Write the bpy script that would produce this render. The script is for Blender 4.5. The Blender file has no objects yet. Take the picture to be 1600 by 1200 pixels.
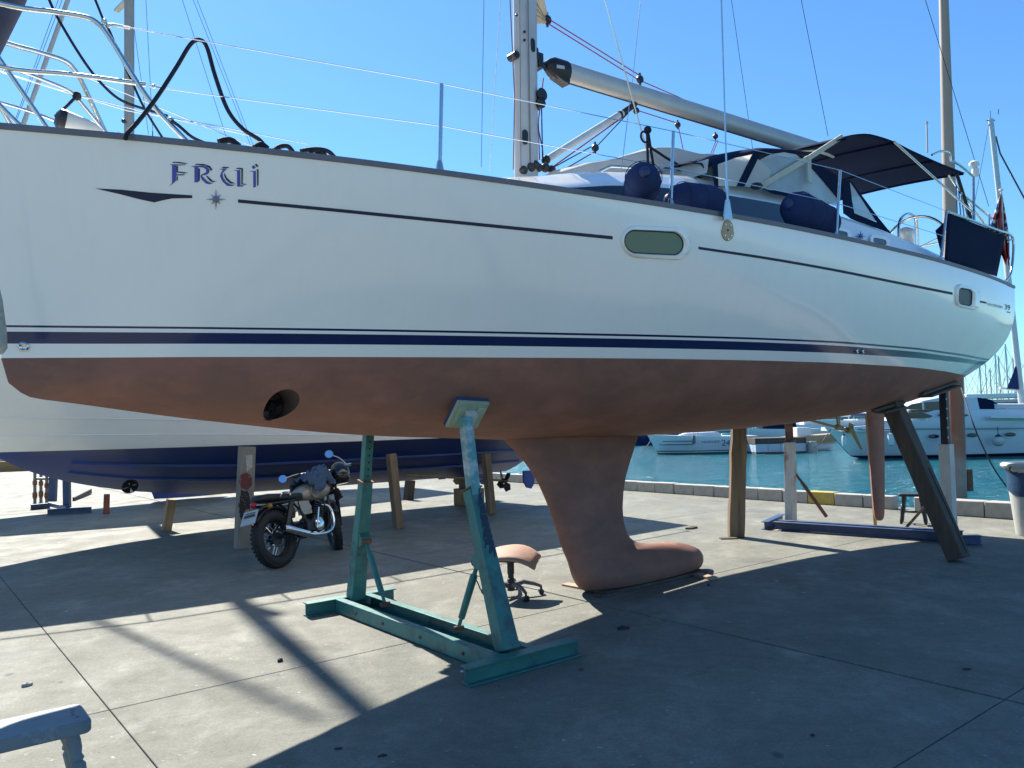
import bpy, bmesh, math, random
import numpy as np
from mathutils import Vector, Matrix
from mathutils.bvhtree import BVHTree
from mathutils.geometry import tessellate_polygon
random.seed(7)
scene = bpy.context.scene
COL = scene.collection

# ------------------------------------------------------------------ camera
FPX, CAMH = 1225.0, 1.62
PITCH = math.atan(59.2 / FPX); ROLL = math.atan(0.0244)
Fw = Vector((0, math.cos(PITCH), math.sin(PITCH)))
R0 = Vector((1, 0, 0)); U0 = Vector((0, -math.sin(PITCH), math.cos(PITCH)))
Rc = math.cos(ROLL) * R0 - math.sin(ROLL) * U0
Uc = math.sin(ROLL) * R0 + math.cos(ROLL) * U0
CAM = Vector((0, 0, CAMH))
cd = bpy.data.cameras.new('camera'); cam = bpy.data.objects.new('camera', cd); COL.objects.link(cam)
cam.matrix_world = Matrix(((Rc.x, Uc.x, -Fw.x, CAM.x), (Rc.y, Uc.y, -Fw.y, CAM.y), (Rc.z, Uc.z, -Fw.z, CAM.z), (0, 0, 0, 1)))
cd.sensor_width = 36; cd.lens = 36 * FPX / 1600; cd.clip_start = 0.05; cd.clip_end = 6000
scene.camera = cam

# ------------------------------------------------------------------ light
SUN_AZ, SUN_EL = math.radians(-30.5), math.radians(44.2)
SUN = Vector((math.sin(SUN_AZ) * math.cos(SUN_EL), math.cos(SUN_AZ) * math.cos(SUN_EL), math.sin(SUN_EL)))
w = bpy.data.worlds.new('World'); scene.world = w; w.use_nodes = True
nt = w.node_tree; bg = nt.nodes['Background']
sky = nt.nodes.new('ShaderNodeTexSky'); sky.sky_type = 'NISHITA'; sky.sun_disc = False
sky.sun_elevation = SUN_EL; sky.sun_rotation = SUN_AZ
sky.air_density = 1.0; sky.dust_density = 0.12; sky.ozone_density = 2.5; sky.altitude = 0
bal = nt.nodes.new('ShaderNodeMix'); bal.data_type = 'RGBA'; bal.blend_type = 'MULTIPLY'; bal.inputs[0].default_value = 1.0; bal.inputs[7].default_value = (0.57, 0.92, 1.20, 1)   # the camera's cool white balance, even over the whole sky
nt.links.new(sky.outputs[0], bal.inputs[6]); nt.links.new(bal.outputs[2], bg.inputs[0]); bg.inputs[1].default_value = 0.070
sl = bpy.data.lights.new('sun', 'SUN'); sl.energy = 5.0; sl.angle = math.radians(0.53); sl.color = (1.0, 0.95, 0.86)
so = bpy.data.objects.new('sun', sl); COL.objects.link(so)
so.rotation_euler = (-SUN).to_track_quat('-Z', 'Y').to_euler()
vs = scene.view_settings
vs.view_transform = 'Standard'; vs.look = 'None'; vs.gamma = 1; vs.use_curve_mapping = False; vs.exposure = 1.3
scene.cycles.max_bounces = 8; scene.cycles.transparent_max_bounces = 16

# ------------------------------------------------------------------ survey helpers: the boat's own axes and sight lines
KX = Vector((0.62, 7.41, 0)); UA = Vector((0.781, 0.6245, 0)); NA = Vector((0.6245, -0.781, 0)); ZA = Vector((0, 0, 1))
def BW(t, b, z): return KX + UA * t + NA * b + ZA * z
def ray(x, y): return Fw + Rc * ((x - 800) / FPX) - Uc * ((y - 600) / FPX)
def hit(x, y, p0, n):
    d = ray(x, y); return CAM + d * ((p0 - CAM).dot(n) / d.dot(n))
def G(x, y, z=0.0): return hit(x, y, Vector((0, 0, z)), ZA)
def BP(x, y, b=0.0): return hit(x, y, BW(0, b, 0), NA)
def TP(x, y, t): return hit(x, y, BW(t, 0, 0), UA)
def AY(x, y, d): return hit(x, y, Vector((0, d, 0)), Vector((0, 1, 0)))

# ------------------------------------------------------------------ materials
MATS = {}
def mat(name, col, rough=0.6, metal=0.0, var=0.12, scale=6.0, col2=None, fac=0.5, bump=0.0, bscale=60.0, spec=0.5, stretch=None, coat=0.0, detail=6.0, alpha=None, trans=0.0):
    if name in MATS: return MATS[name]
    m = bpy.data.materials.new(name); m.use_nodes = True
    t = m.node_tree; N = t.nodes; L = t.links; P = N['Principled BSDF']
    P.inputs['Roughness'].default_value = rough; P.inputs['Metallic'].default_value = metal
    P.inputs['Specular IOR Level'].default_value = spec
    P.inputs['Coat Weight'].default_value = coat; P.inputs['Coat Roughness'].default_value = 0.06
    tc = N.new('ShaderNodeTexCoord'); mp = N.new('ShaderNodeMapping'); L.new(tc.outputs['Object'], mp.inputs[0])
    if stretch: mp.inputs['Scale'].default_value = stretch
    n1 = N.new('ShaderNodeTexNoise'); n1.inputs['Scale'].default_value = scale; n1.inputs['Detail'].default_value = detail; n1.inputs['Roughness'].default_value = 0.62
    L.new(mp.outputs[0], n1.inputs['Vector'])
    cr = N.new('ShaderNodeValToRGB')
    a = [max(0, c * (1 - var)) for c in col]; b = [min(1, c * (1 + var)) for c in col]
    cr.color_ramp.elements[0].position = 0.3; cr.color_ramp.elements[1].position = 0.7
    cr.color_ramp.elements[0].color = (*a, 1); cr.color_ramp.elements[1].color = (*b, 1)
    L.new(n1.outputs['Fac'], cr.inputs[0]); out = cr.outputs[0]
    if col2:
        n2 = N.new('ShaderNodeTexNoise'); n2.inputs['Scale'].default_value = scale * 0.43; n2.inputs['Detail'].default_value = 8; n2.inputs['Roughness'].default_value = 0.7
        mp2 = N.new('ShaderNodeMapping'); mp2.inputs['Location'].default_value = (3.1, 7.7, 1.3); L.new(mp.outputs[0], mp2.inputs[0]); L.new(mp2.outputs[0], n2.inputs['Vector'])
        c2 = N.new('ShaderNodeValToRGB'); c2.color_ramp.elements[0].position = max(0, 1 - fac - 0.06); c2.color_ramp.elements[1].position = min(1, 1 - fac + 0.06)
        L.new(n2.outputs['Fac'], c2.inputs[0])
        mx = N.new('ShaderNodeMix'); mx.data_type = 'RGBA'; L.new(c2.outputs[0], mx.inputs[0]); L.new(out, mx.inputs[6]); mx.inputs[7].default_value = (*col2, 1)
        out = mx.outputs[2]
    L.new(out, P.inputs['Base Color'])
    rr = N.new('ShaderNodeMapRange'); rr.inputs['To Min'].default_value = max(0, rough * 0.82); rr.inputs['To Max'].default_value = min(1, rough * 1.18)
    L.new(n1.outputs['Fac'], rr.inputs[0]); L.new(rr.outputs[0], P.inputs['Roughness'])
    if bump:
        nb = N.new('ShaderNodeTexNoise'); nb.inputs['Scale'].default_value = bscale; nb.inputs['Detail'].default_value = 4; L.new(mp.outputs[0], nb.inputs['Vector'])
        bp = N.new('ShaderNodeBump'); bp.inputs['Strength'].default_value = min(1, bump); bp.inputs['Distance'].default_value = 0.01
        L.new(nb.outputs['Fac'], bp.inputs['Height']); L.new(bp.outputs[0], P.inputs['Normal'])
    if alpha is not None: P.inputs['Alpha'].default_value = alpha
    if trans: P.inputs['Transmission Weight'].default_value = trans
    MATS[name] = m; return m

gel = mat('white_gelcoat', (0.90, 0.865, 0.80), 0.16, var=0.02, scale=1.4, coat=0.6, bump=0.07, bscale=2.2)
def streaks(m, amt):
    t = m.node_tree; N = t.nodes; L = t.links; P = N['Principled BSDF']; src = P.inputs['Base Color'].links[0].from_socket; tc = N.new('ShaderNodeTexCoord'); mp = N.new('ShaderNodeMapping'); mp.inputs['Scale'].default_value = (9, 9, .5); L.new(tc.outputs['Object'], mp.inputs[0])
    n = N.new('ShaderNodeTexNoise'); n.inputs['Scale'].default_value = 1.3; n.inputs['Detail'].default_value = 9; n.inputs['Roughness'].default_value = .7; L.new(mp.outputs[0], n.inputs['Vector']); cr = N.new('ShaderNodeValToRGB'); cr.color_ramp.elements[0].position = .50; cr.color_ramp.elements[1].position = .78; L.new(n.outputs['Fac'], cr.inputs[0])
    q = N.new('ShaderNodeMath'); q.operation = 'MULTIPLY'; q.inputs[1].default_value = amt; L.new(cr.outputs[0], q.inputs[0]); mx = N.new('ShaderNodeMix'); mx.data_type = 'RGBA'; L.new(q.outputs[0], mx.inputs[0]); L.new(src, mx.inputs[6]); mx.inputs[7].default_value = (.55, .50, .42, 1); L.new(mx.outputs[2], P.inputs['Base Color'])
streaks(gel, .09)
gel_deck = mat('white_deck', (0.78, 0.78, 0.75), 0.4, var=0.03, scale=3, bump=0.05, bscale=120)
navy = mat('navy_stripe', (0.012, 0.022, 0.085), 0.18, var=0.1, scale=3, coat=0.4)
anti = mat('brown_antifouling', (0.265, 0.118, 0.082), 0.8, var=0.22, scale=3.2, stretch=(1, 1, 1.6), col2=(0.215, 0.104, 0.076), fac=0.46, bump=0.2, bscale=55, detail=12)
steel = mat('stainless_steel', (0.62, 0.61, 0.58), 0.18, 1.0, var=0.06, scale=20)
alu = mat('silver_aluminium', (0.52, 0.49, 0.45), 0.42, 0.25, var=0.06, scale=5)
toe = mat('grey_toe_rail', (0.17, 0.15, 0.16), 0.5, 0.4, var=0.1, scale=14)
black = mat('black_plastic', (0.012, 0.012, 0.014), 0.45, var=0.3, scale=30)
rubber = mat('black_rubber', (0.014, 0.014, 0.016), 0.75, var=0.3, scale=40, bump=0.2)
blackrope = mat('black_rope', (0.012, 0.014, 0.02), 0.85, var=0.4, scale=60, bump=0.6, bscale=150)
redrope = mat('red_flecked_rope', (0.30, 0.035, 0.06), 0.8, var=0.5, scale=90)
navycloth = mat('navy_canvas', (0.008, 0.015, 0.042), 0.9, var=0.2, scale=5, bump=0.15, bscale=200, spec=0.08)
fendercloth = mat('navy_fender_sock', (0.022, 0.036, 0.10), 0.95, var=0.15, scale=8, bump=0.2, bscale=150, spec=0.15)
smoked = mat('smoked_window', (0.01, 0.02, 0.03), 0.08, var=0.1, scale=3, coat=0.3)
greenglass = mat('green_window_blind', (0.11, 0.19, 0.13), 0.22, var=0.06, scale=2, coat=0.4)
vinylwhite = mat('creased_white_vinyl', (0.82, 0.80, 0.74), 0.25, var=0.08, scale=3, bump=0.9, bscale=9)
tarp = mat('off_white_tarpaulin', (0.60, 0.59, 0.56), 0.7, var=0.05, scale=4, bump=0.5, bscale=7)
sailcloth = mat('cream_sailcloth', (0.62, 0.54, 0.42), 0.8, var=0.1, scale=9, bump=0.3, bscale=30)
greysail = mat('grey_furled_sail', (0.06, 0.06, 0.085), 0.85, var=0.1, scale=5)
beigeweb = mat('beige_webbing', (0.50, 0.47, 0.38), 0.8, var=0.1, scale=12)
vioblue = mat('violet_blue_vinyl', (0.055, 0.075, 0.36), 0.3, var=0.06, scale=8)
darkvinyl = mat('dark_navy_vinyl', (0.010, 0.014, 0.045), 0.6, var=0.1, scale=8)
bronze = mat('weathered_bronze', (0.28, 0.20, 0.10), 0.5, 0.5, var=0.25, scale=25, col2=(0.20, 0.24, 0.12), fac=0.4)
teal = mat('chipped_teal_paint', (0.032, 0.155, 0.135), 0.5, var=0.2, scale=9, col2=(0.03, 0.07, 0.075), fac=0.42, bump=0.15, bscale=30)
tealworn = mat('worn_pale_teal_paint', (0.10, 0.27, 0.27), 0.45, var=0.2, scale=14, col2=(0.45, 0.47, 0.45), fac=0.46, bump=0.2, bscale=40)
greenwood = mat('pale_green_plywood', (0.34, 0.38, 0.27), 0.7, var=0.12, scale=12, col2=(0.24, 0.20, 0.13), fac=0.4, bump=0.2)
bluepaint = mat('blue_steel_paint', (0.022, 0.045, 0.115), 0.45, var=0.2, scale=10, col2=(0.05, 0.07, 0.12), fac=0.42, bump=0.1)
whitepaint = mat('chipped_white_steel_paint', (0.52, 0.51, 0.47), 0.55, var=0.10, scale=11, stretch=(1, 1, .45), col2=(0.19, 0.105, 0.06), fac=0.415, bump=0.15)
rust = mat('rusty_steel', (0.19, 0.085, 0.045), 0.8, var=0.3, scale=12, col2=(0.10, 0.05, 0.035), fac=0.5, bump=0.3)
oldwood = mat('weathered_timber', (0.20, 0.135, 0.08), 0.85, var=0.25, scale=14, stretch=(1, 1, 0.12), col2=(0.12, 0.085, 0.055), fac=0.45, bump=0.5, bscale=22)
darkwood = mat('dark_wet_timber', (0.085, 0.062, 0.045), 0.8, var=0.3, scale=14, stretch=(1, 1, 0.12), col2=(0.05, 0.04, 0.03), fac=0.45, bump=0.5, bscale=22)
plywood = mat('split_plywood', (0.30, 0.175, 0.115), 0.7, var=0.15, scale=18, stretch=(0.2, 1, 1), bump=0.3)
greywood = mat('grey_painted_wood', (0.19, 0.21, 0.22), 0.7, var=0.12, scale=15, col2=(0.36, 0.37, 0.36), fac=0.38, bump=0.25, bscale=40)
blueantif = mat('blue_antifouling', (0.010, 0.036, 0.19), 0.5, var=0.2, scale=2, col2=(0.010, 0.045, 0.15), fac=0.45, bump=0.1)

def concrete_mat():
    m = bpy.data.materials.new('concrete_hardstanding'); m.use_nodes = True
    t = m.node_tree; N = t.nodes; L = t.links; P = N['Principled BSDF']
    tc = N.new('ShaderNodeTexCoord')
    def noise(s, d=8, r=0.65, loc=(0, 0, 0), sc=(1, 1, 1), dist=0.0):
        mp = N.new('ShaderNodeMapping'); mp.inputs['Location'].default_value = loc; mp.inputs['Scale'].default_value = sc
        mp.inputs['Rotation'].default_value = (0, 0, -0.67)
        L.new(tc.outputs['Object'], mp.inputs[0]); n = N.new('ShaderNodeTexNoise')
        n.inputs['Scale'].default_value = s; n.inputs['Detail'].default_value = d; n.inputs['Roughness'].default_value = r; n.inputs['Distortion'].default_value = dist
        L.new(mp.outputs[0], n.inputs['Vector']); return n.outputs['Fac']
    def ramp(f, p0, p1, c0=(0, 0, 0, 1), c1=(1, 1, 1, 1)):
        c = N.new('ShaderNodeValToRGB'); c.color_ramp.elements[0].position = p0; c.color_ramp.elements[1].position = p1
        c.color_ramp.elements[0].color = c0; c.color_ramp.elements[1].color = c1; L.new(f, c.inputs[0]); return c.outputs[0]
    def mix(f, a, b, mode='MIX'):
        x = N.new('ShaderNodeMix'); x.data_type = 'RGBA'; x.blend_type = mode
        if isinstance(f, float): x.inputs[0].default_value = f
        else: L.new(f, x.inputs[0])
        for i, v in ((6, a), (7, b)):
            if isinstance(v, tuple): x.inputs[i].default_value = v
            else: L.new(v, x.inputs[i])
        return x.outputs[2]
    base = ramp(noise(0.55, 10, 0.7), 0.32, 0.68, (0.152, 0.150, 0.124, 1), (0.197, 0.195, 0.163, 1))
    blot = ramp(noise(1.6, 9, 0.72, (4, 2, 0), (1, 0.55, 1)), 0.50, 0.66)
    c = mix(blot, base, (0.233, 0.231, 0.196, 1))
    stain = ramp(noise(0.9, 9, 0.75, (11, 5, 0), (0.6, 1.3, 1), 0.6), 0.56, 0.72)
    sm = N.new('ShaderNodeMath'); sm.operation = 'MULTIPLY'; sm.inputs[1].default_value = 0.6; L.new(stain, sm.inputs[0])
    c = mix(sm.outputs[0], c, (0.115, 0.112, 0.100, 1))
    st1 = ramp(noise(3.2, 10, 0.8, (8, 3, 0), (0.75, 1.25, 1), 0.7), 0.36, 0.64, (0.86, 0.87, 0.88, 1), (1.12, 1.12, 1.11, 1)); c = mix(1.0, c, st1, 'MULTIPLY')
    st2 = ramp(noise(9, 8, 0.75, (2, 13, 0)), 0.30, 0.70, (0.86, 0.86, 0.86, 1), (1.13, 1.13, 1.12, 1)); c = mix(1.0, c, st2, 'MULTIPLY')
    spots = ramp(noise(16, 4, 0.6, (1, 9, 0)), 0.70, 0.76)
    s2 = N.new('ShaderNodeMath'); s2.operation = 'MULTIPLY'; s2.inputs[1].default_value = 0.55; L.new(spots, s2.inputs[0])
    c = mix(s2.outputs[0], c, (0.38, 0.375, 0.35, 1))
    dk = ramp(noise(11, 3, 0.6, (6, 1, 0)), 0.72, 0.77)
    s3 = N.new('ShaderNodeMath'); s3.operation = 'MULTIPLY'; s3.inputs[1].default_value = 0.6; L.new(dk, s3.inputs[0])
    c = mix(s3.outputs[0], c, (0.10, 0.095, 0.09, 1))
    fine = ramp(noise(55, 6, 0.8), 0.28, 0.72, (0.72, 0.72, 0.72, 1), (1.22, 1.22, 1.22, 1))
    c = mix(1.0, c, fine, 'MULTIPLY')
    def spotlayer(scale, r0, r1, dist, keep, col, amt):
        nonlocal c
        nn_ = N.new('ShaderNodeTexNoise'); nn_.inputs['Scale'].default_value = scale * 3; nn_.inputs['Detail'].default_value = 4; L.new(tc.outputs['Object'], nn_.inputs['Vector'])
        vs_ = N.new('ShaderNodeVectorMath'); vs_.operation = 'SCALE'; vs_.inputs['Scale'].default_value = dist; L.new(nn_.outputs['Color'], vs_.inputs[0])
        vd_ = N.new('ShaderNodeVectorMath'); L.new(vs_.outputs[0], vd_.inputs[0]); L.new(tc.outputs['Object'], vd_.inputs[1])
        v_ = N.new('ShaderNodeTexVoronoi'); v_.inputs['Scale'].default_value = scale; L.new(vd_.outputs[0], v_.inputs['Vector'])
        a_ = ramp(v_.outputs['Distance'], r0, r1, (1, 1, 1, 1), (0, 0, 0, 1)); sp_ = N.new('ShaderNodeSeparateColor'); L.new(v_.outputs['Color'], sp_.inputs[0]); k_ = ramp(sp_.outputs[0], keep, keep + .01)
        m_ = N.new('ShaderNodeMath'); m_.operation = 'MULTIPLY'; L.new(a_, m_.inputs[0]); L.new(k_, m_.inputs[1]); m3_ = N.new('ShaderNodeMath'); m3_.operation = 'MULTIPLY'; m3_.inputs[1].default_value = amt; L.new(m_.outputs[0], m3_.inputs[0]); c = mix(m3_.outputs[0], c, col)
    spotlayer(0.9, .05, .30, .5, .55, (0.085, 0.083, 0.078, 1), .45)
    spotlayer(3.0, .03, .06, .10, .60, (0.52, 0.52, 0.50, 1), .7)
    spotlayer(2.1, .03, .07, .15, .66, (0.045, 0.045, 0.05, 1), .7)
    spotlayer(15.0, .06, .16, .05, .72, (0.50, 0.50, 0.48, 1), .38)
    spotlayer(11.0, .05, .12, .07, .80, (0.05, 0.05, 0.05, 1), .6)
    spotlayer(7.0, .04, .09, .06, .75, (0.50, 0.50, 0.48, 1), .6)
    # hairline cracks
    vo = N.new('ShaderNodeTexVoronoi'); vo.feature = 'DISTANCE_TO_EDGE'; vo.inputs['Scale'].default_value = 0.33
    nz = N.new('ShaderNodeTexNoise'); nz.inputs['Scale'].default_value = 2.5; nz.inputs['Detail'].default_value = 5
    L.new(tc.outputs['Object'], nz.inputs['Vector'])
    va = N.new('ShaderNodeVectorMath'); va.operation = 'SCALE'; va.inputs['Scale'].default_value = 0.5; L.new(nz.outputs['Color'], va.inputs[0])
    vb = N.new('ShaderNodeVectorMath'); L.new(va.outputs[0], vb.inputs[0]); L.new(tc.outputs['Object'], vb.inputs[1]); L.new(vb.outputs[0], vo.inputs['Vector'])
    cm = ramp(vo.outputs['Distance'], 0.0, 0.006, (1, 1, 1, 1), (0, 0, 0, 1))
    gate = ramp(noise(0.4, 2, 0.5, (3, 3, 0)), 0.60, 0.66)
    mm = N.new('ShaderNodeMath'); mm.operation = 'MULTIPLY'; L.new(cm, mm.inputs[0]); L.new(gate, mm.inputs[1])
    m2 = N.new('ShaderNodeMath'); m2.operation = 'MULTIPLY'; m2.inputs[1].default_value = 0.3; L.new(mm.outputs[0], m2.inputs[0])
    c = mix(m2.outputs[0], c, (0.09, 0.085, 0.08, 1))
    L.new(c, P.inputs['Base Color']); P.inputs['Specular IOR Level'].default_value = 0.15
    rg = ramp(noise(2.2, 6, 0.6), 0.3, 0.7, (0.55, 0.55, 0.55, 1), (0.85, 0.85, 0.85, 1)); L.new(rg, P.inputs['Roughness'])
    bp = N.new('ShaderNodeBump'); bp.inputs['Strength'].default_value = 0.6; bp.inputs['Distance'].default_value = 0.012
    L.new(noise(30, 8, 0.8), bp.inputs['Height']); L.new(bp.outputs[0], P.inputs['Normal'])
    return m
concrete = concrete_mat()
jointdirt = mat('dark_joint_filler', (0.03, 0.028, 0.027), 0.9, var=0.3, scale=20)
kerbmat = mat('kerb_concrete', (0.33, 0.31, 0.275), 0.85, var=0.14, scale=7, col2=(0.22, 0.205, 0.175), fac=0.42, bump=0.4, bscale=35)
kerbyellow = mat('faded_yellow_kerb_paint', (0.42, 0.30, 0.06), 0.8, var=0.18, scale=9, col2=(0.30, 0.27, 0.20), fac=0.40, bump=0.4, bscale=35)

# ------------------------------------------------------------------ mesh builder
class MB:
    def __init__(s): s.v = []; s.f = []; s.m = []; s.sm = []
    def add(s, vs, fs, mi=0, smooth=True):
        o = len(s.v); s.v += [tuple(x) for x in vs]
        for f in fs: s.f.append([o + i for i in f]); s.m.append(mi); s.sm.append(smooth)
    def box(s, c, hx, hy, hz, ax=None, mi=0):
        c = Vector(c); X, Y, Z = ax or (Vector((1, 0, 0)), Vector((0, 1, 0)), ZA)
        vs = [c + X * (hx * a) + Y * (hy * b) + Z * (hz * d) for a in (-1, 1) for b in (-1, 1) for d in (-1, 1)]
        s.add(vs, [(0, 1, 3, 2), (4, 6, 7, 5), (0, 4, 5, 1), (2, 3, 7, 6), (0, 2, 6, 4), (1, 5, 7, 3)], mi, False)
    def beam(s, p0, p1, w, h, side=None, w1=None, h1=None, mi=0):
        p0 = Vector(p0); p1 = Vector(p1); d = (p1 - p0).normalized()
        sd = Vector(side) if side is not None else (ZA if abs(d.z) < 0.9 else UA)
        X = (sd - d * sd.dot(d)).normalized(); Y = d.cross(X)
        w1 = w if w1 is None else w1; h1 = h if h1 is None else h1
        vs = []
        for p, a, b in ((p0, w, h), (p1, w1, h1)):
            vs += [p + X * (a / 2 * i) + Y * (b / 2 * j) for i, j in ((-1, -1), (1, -1), (1, 1), (-1, 1))]
        s.add(vs, [(3, 2, 1, 0), (4, 5, 6, 7), (0, 1, 5, 4), (1, 2, 6, 5), (2, 3, 7, 6), (3, 0, 4, 7)], mi, False)
    def loft(s, rings, closed=True, cap=True, mi=0, smooth=True):
        n = len(rings[0]); o = len(s.v)
        for r in rings: s.v += [tuple(x) for x in r]
        for i in range(len(rings) - 1):
            for j in range(n if closed else n - 1):
                k = (j + 1) % n
                s.f.append([o + i * n + j, o + i * n + k, o + (i + 1) * n + k, o + (i + 1) * n + j]); s.m.append(mi); s.sm.append(smooth)
        if cap and closed:
            s.f.append([o + j for j in range(n)][::-1]); s.m.append(mi); s.sm.append(False)
            s.f.append([o + (len(rings) - 1) * n + j for j in range(n)]); s.m.append(mi); s.sm.append(False)
    def tube(s, path, r, n=8, mi=0, cap=True):
        P = [Vector(p) for p in path]; rings = []
        prev = None
        for i, p in enumerate(P):
            d = (P[min(i + 1, len(P) - 1)] - P[max(i - 1, 0)]).normalized()
            if prev is None:
                a = ZA if abs(d.z) < 0.9 else Vector((1, 0, 0)); X = (a - d * a.dot(d)).normalized()
            else: X = (prev - d * prev.dot(d)).normalized()
            prev = X; Y = d.cross(X); rr = r[i] if isinstance(r, (list, tuple)) else r
            rings.append([p + X * (rr * math.cos(2 * math.pi * k / n)) + Y * (rr * math.sin(2 * math.pi * k / n)) for k in range(n)])
        s.loft(rings, True, cap, mi)
    def lathe(s, c, axis, prof, n=20, mi=0, cap=True):
        c = Vector(c); d = Vector(axis).normalized(); a = ZA if abs(d.z) < 0.9 else Vector((1, 0, 0)); X = (a - d * a.dot(d)).normalized(); Y = d.cross(X)
        s.loft([[c + d * h + X * (r * math.cos(2 * math.pi * k / n)) + Y * (r * math.sin(2 * math.pi * k / n)) for k in range(n)] for h, r in prof], True, cap, mi)
    def ball(s, c, r, n=14, sc=(1, 1, 1), mi=0):
        c = Vector(c); rings = []
        for i in range(1, n):
            th = math.pi * i / n
            rings.append([c + Vector((r * sc[0] * math.sin(th) * math.cos(2 * math.pi * k / n), r * sc[1] * math.sin(th) * math.sin(2 * math.pi * k / n), -r * sc[2] * math.cos(th))) for k in range(n)])
        s.loft(rings, True, True, mi)
    def torus(s, c, axis, R, r, n=32, m=10, mi=0, a0=0, a1=2 * math.pi, sq=1.0):
        c = Vector(c); d = Vector(axis).normalized(); a = ZA if abs(d.z) < 0.9 else Vector((1, 0, 0)); X = (a - d * a.dot(d)).normalized(); Y = d.cross(X)
        full = abs(a1 - a0 - 2 * math.pi) < 1e-4; rings = []
        for i in range(n + 1):
            th = a0 + (a1 - a0) * i / n; e = X * math.cos(th) + Y * math.sin(th)
            rings.append([c + e * (R + r * math.cos(2 * math.pi * k / m)) + d * (r * sq * math.sin(2 * math.pi * k / m)) for k in range(m)])
        s.loft(rings, True, not full, mi)
    def plate(s, pts, thick, mi=0):
        P = [Vector(p) for p in pts]; th = Vector(thick); n = len(P)
        nrm = sum(((P[i] - P[0]).cross(P[(i + 1) % n] - P[0]) for i in range(n)), Vector())
        if nrm.dot(th) < 0: P = P[::-1]
        a = [p - th * 0.5 for p in P]; b = [p + th * 0.5 for p in P]
        s.add(a + b, [list(range(n))[::-1], [n + i for i in range(n)]] + [(i, (i + 1) % n, n + (i + 1) % n, n + i) for i in range(n)], mi, False)
    def extr(s, prof, p0, p1, X, Y, mi=0):
        p0 = Vector(p0); p1 = Vector(p1); X = Vector(X).normalized(); Y = Vector(Y).normalized()
        s.loft([[p + X * a + Y * b for a, b in prof] for p in (p0, p1)], True, True, mi, False)
    def build(s, name, m, parent=None, angle=40, bevel=0, recalc=True):
        me = bpy.data.meshes.new(name); me.from_pydata(s.v, [], s.f); me.update()
        for mm in (m if isinstance(m, (list, tuple)) else [m]): me.materials.append(mm)
        me.polygons.foreach_set('material_index', s.m); me.polygons.foreach_set('use_smooth', s.sm)
        if recalc:
            bm = bmesh.new(); bm.from_mesh(me); bmesh.ops.recalc_face_normals(bm, faces=bm.faces); bm.to_mesh(me); bm.free()
        me.set_sharp_from_angle(angle=math.radians(angle))
        o = bpy.data.objects.new(name, me); COL.objects.link(o)
        if parent: setp(o, parent)
        if bevel:
            b = o.modifiers.new('edge', 'BEVEL'); b.width = bevel; b.segments = 2; b.limit_method = 'ANGLE'; b.angle_limit = math.radians(40)
        return o
def mw(o):
    m = o.matrix_basis.copy()
    return (mw(o.parent) @ o.matrix_parent_inverse @ m) if o.parent else m
def setp(o, p): o.parent = p; o.matrix_parent_inverse = mw(p).inverted()
def tag(o, label=None, cat=None, group=None, kind=None):
    for k, v in (('label', label), ('category', cat), ('group', group), ('kind', kind)):
        if v: o[k] = v
    return o
def thing(name, label, cat, loc=(0, 0, 0), group=None, rot=None, sc=None):
    o = bpy.data.objects.new(name, None); COL.objects.link(o); o.location = loc; o.empty_display_size = 0.2
    if rot: o.rotation_euler = rot
    return tag(o, label, cat, group)
def dup(o, parent=None):
    c = o.copy(); COL.objects.link(c)
    if parent: c.parent = parent
    for ch in o.children: dup(ch, c)
    return c
def smooth_path(pts, k=6):
    P = [Vector(p) for p in pts]; out = []
    for i in range(len(P) - 1):
        a = P[max(i - 1, 0)]; b = P[i]; c = P[i + 1]; d = P[min(i + 2, len(P) - 1)]
        for j in range(k):
            t = j / k
            out.append(0.5 * ((2 * b) + (c - a) * t + (2 * a - 5 * b + 4 * c - d) * t * t + (-a + 3 * b - 3 * c + d) * t ** 3))
    return out + [P[-1]]
def mono(x, xs, ys):
    xs = np.array(xs, float); ys = np.array(ys, float); h = np.diff(xs); d = np.diff(ys) / h
    m = np.zeros_like(xs); m[0] = d[0]; m[-1] = d[-1]
    for i in range(1, len(xs) - 1): m[i] = 0 if d[i - 1] * d[i] <= 0 else 2 * d[i - 1] * d[i] / (d[i - 1] + d[i])
    x = min(max(x, xs[0]), xs[-1]); i = int(min(max(np.searchsorted(xs, x) - 1, 0), len(xs) - 2)); t = (x - xs[i]) / h[i]
    return float(ys[i] * (1 + 2 * t) * (1 - t) ** 2 + m[i] * h[i] * t * (1 - t) ** 2 + ys[i + 1] * t * t * (3 - 2 * t) + m[i + 1] * h[i] * t * t * (t - 1))

# ================================================================== SETTING
DA = -NA   # away from the camera along the quay, DB = UA towards the quay
gm = MB()
def QA(q, a, z): return UA * q + DA * a + ZA * z      # q towards the quay, a along it
gm.add([QA(-160, -120, -0.03), QA(13.62, -120, -0.03), QA(13.62, 150, -0.03), QA(-160, 150, -0.03)], [(0, 1, 2, 3)], 0, False)
gm.add([QA(13.62, -120, -0.03), QA(13.62, 150, -0.03), QA(13.62, 150, -3), QA(13.62, -120, -3)], [(0, 1, 2, 3)], 1, False)
ground = gm.build('ground', [jointdirt, kerbmat], recalc=False); tag(ground, kind='structure')
qs = [-10.72, -6.8, -2.88, 1.04, 4.92, 8.92, 13.64]
as_ = [-8.18, -4.86, -1.53, 1.80, 5.13, 8.46, 11.8, 15.1, 18.4, 21.7, 25.0, 28.4, 31.7, 35.0, 38.3, 41.6]
GQ = {4.92: .013, 1.04: .003, 8.92: .005}; GA = {5.13: .003, 1.80: .003}
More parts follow.
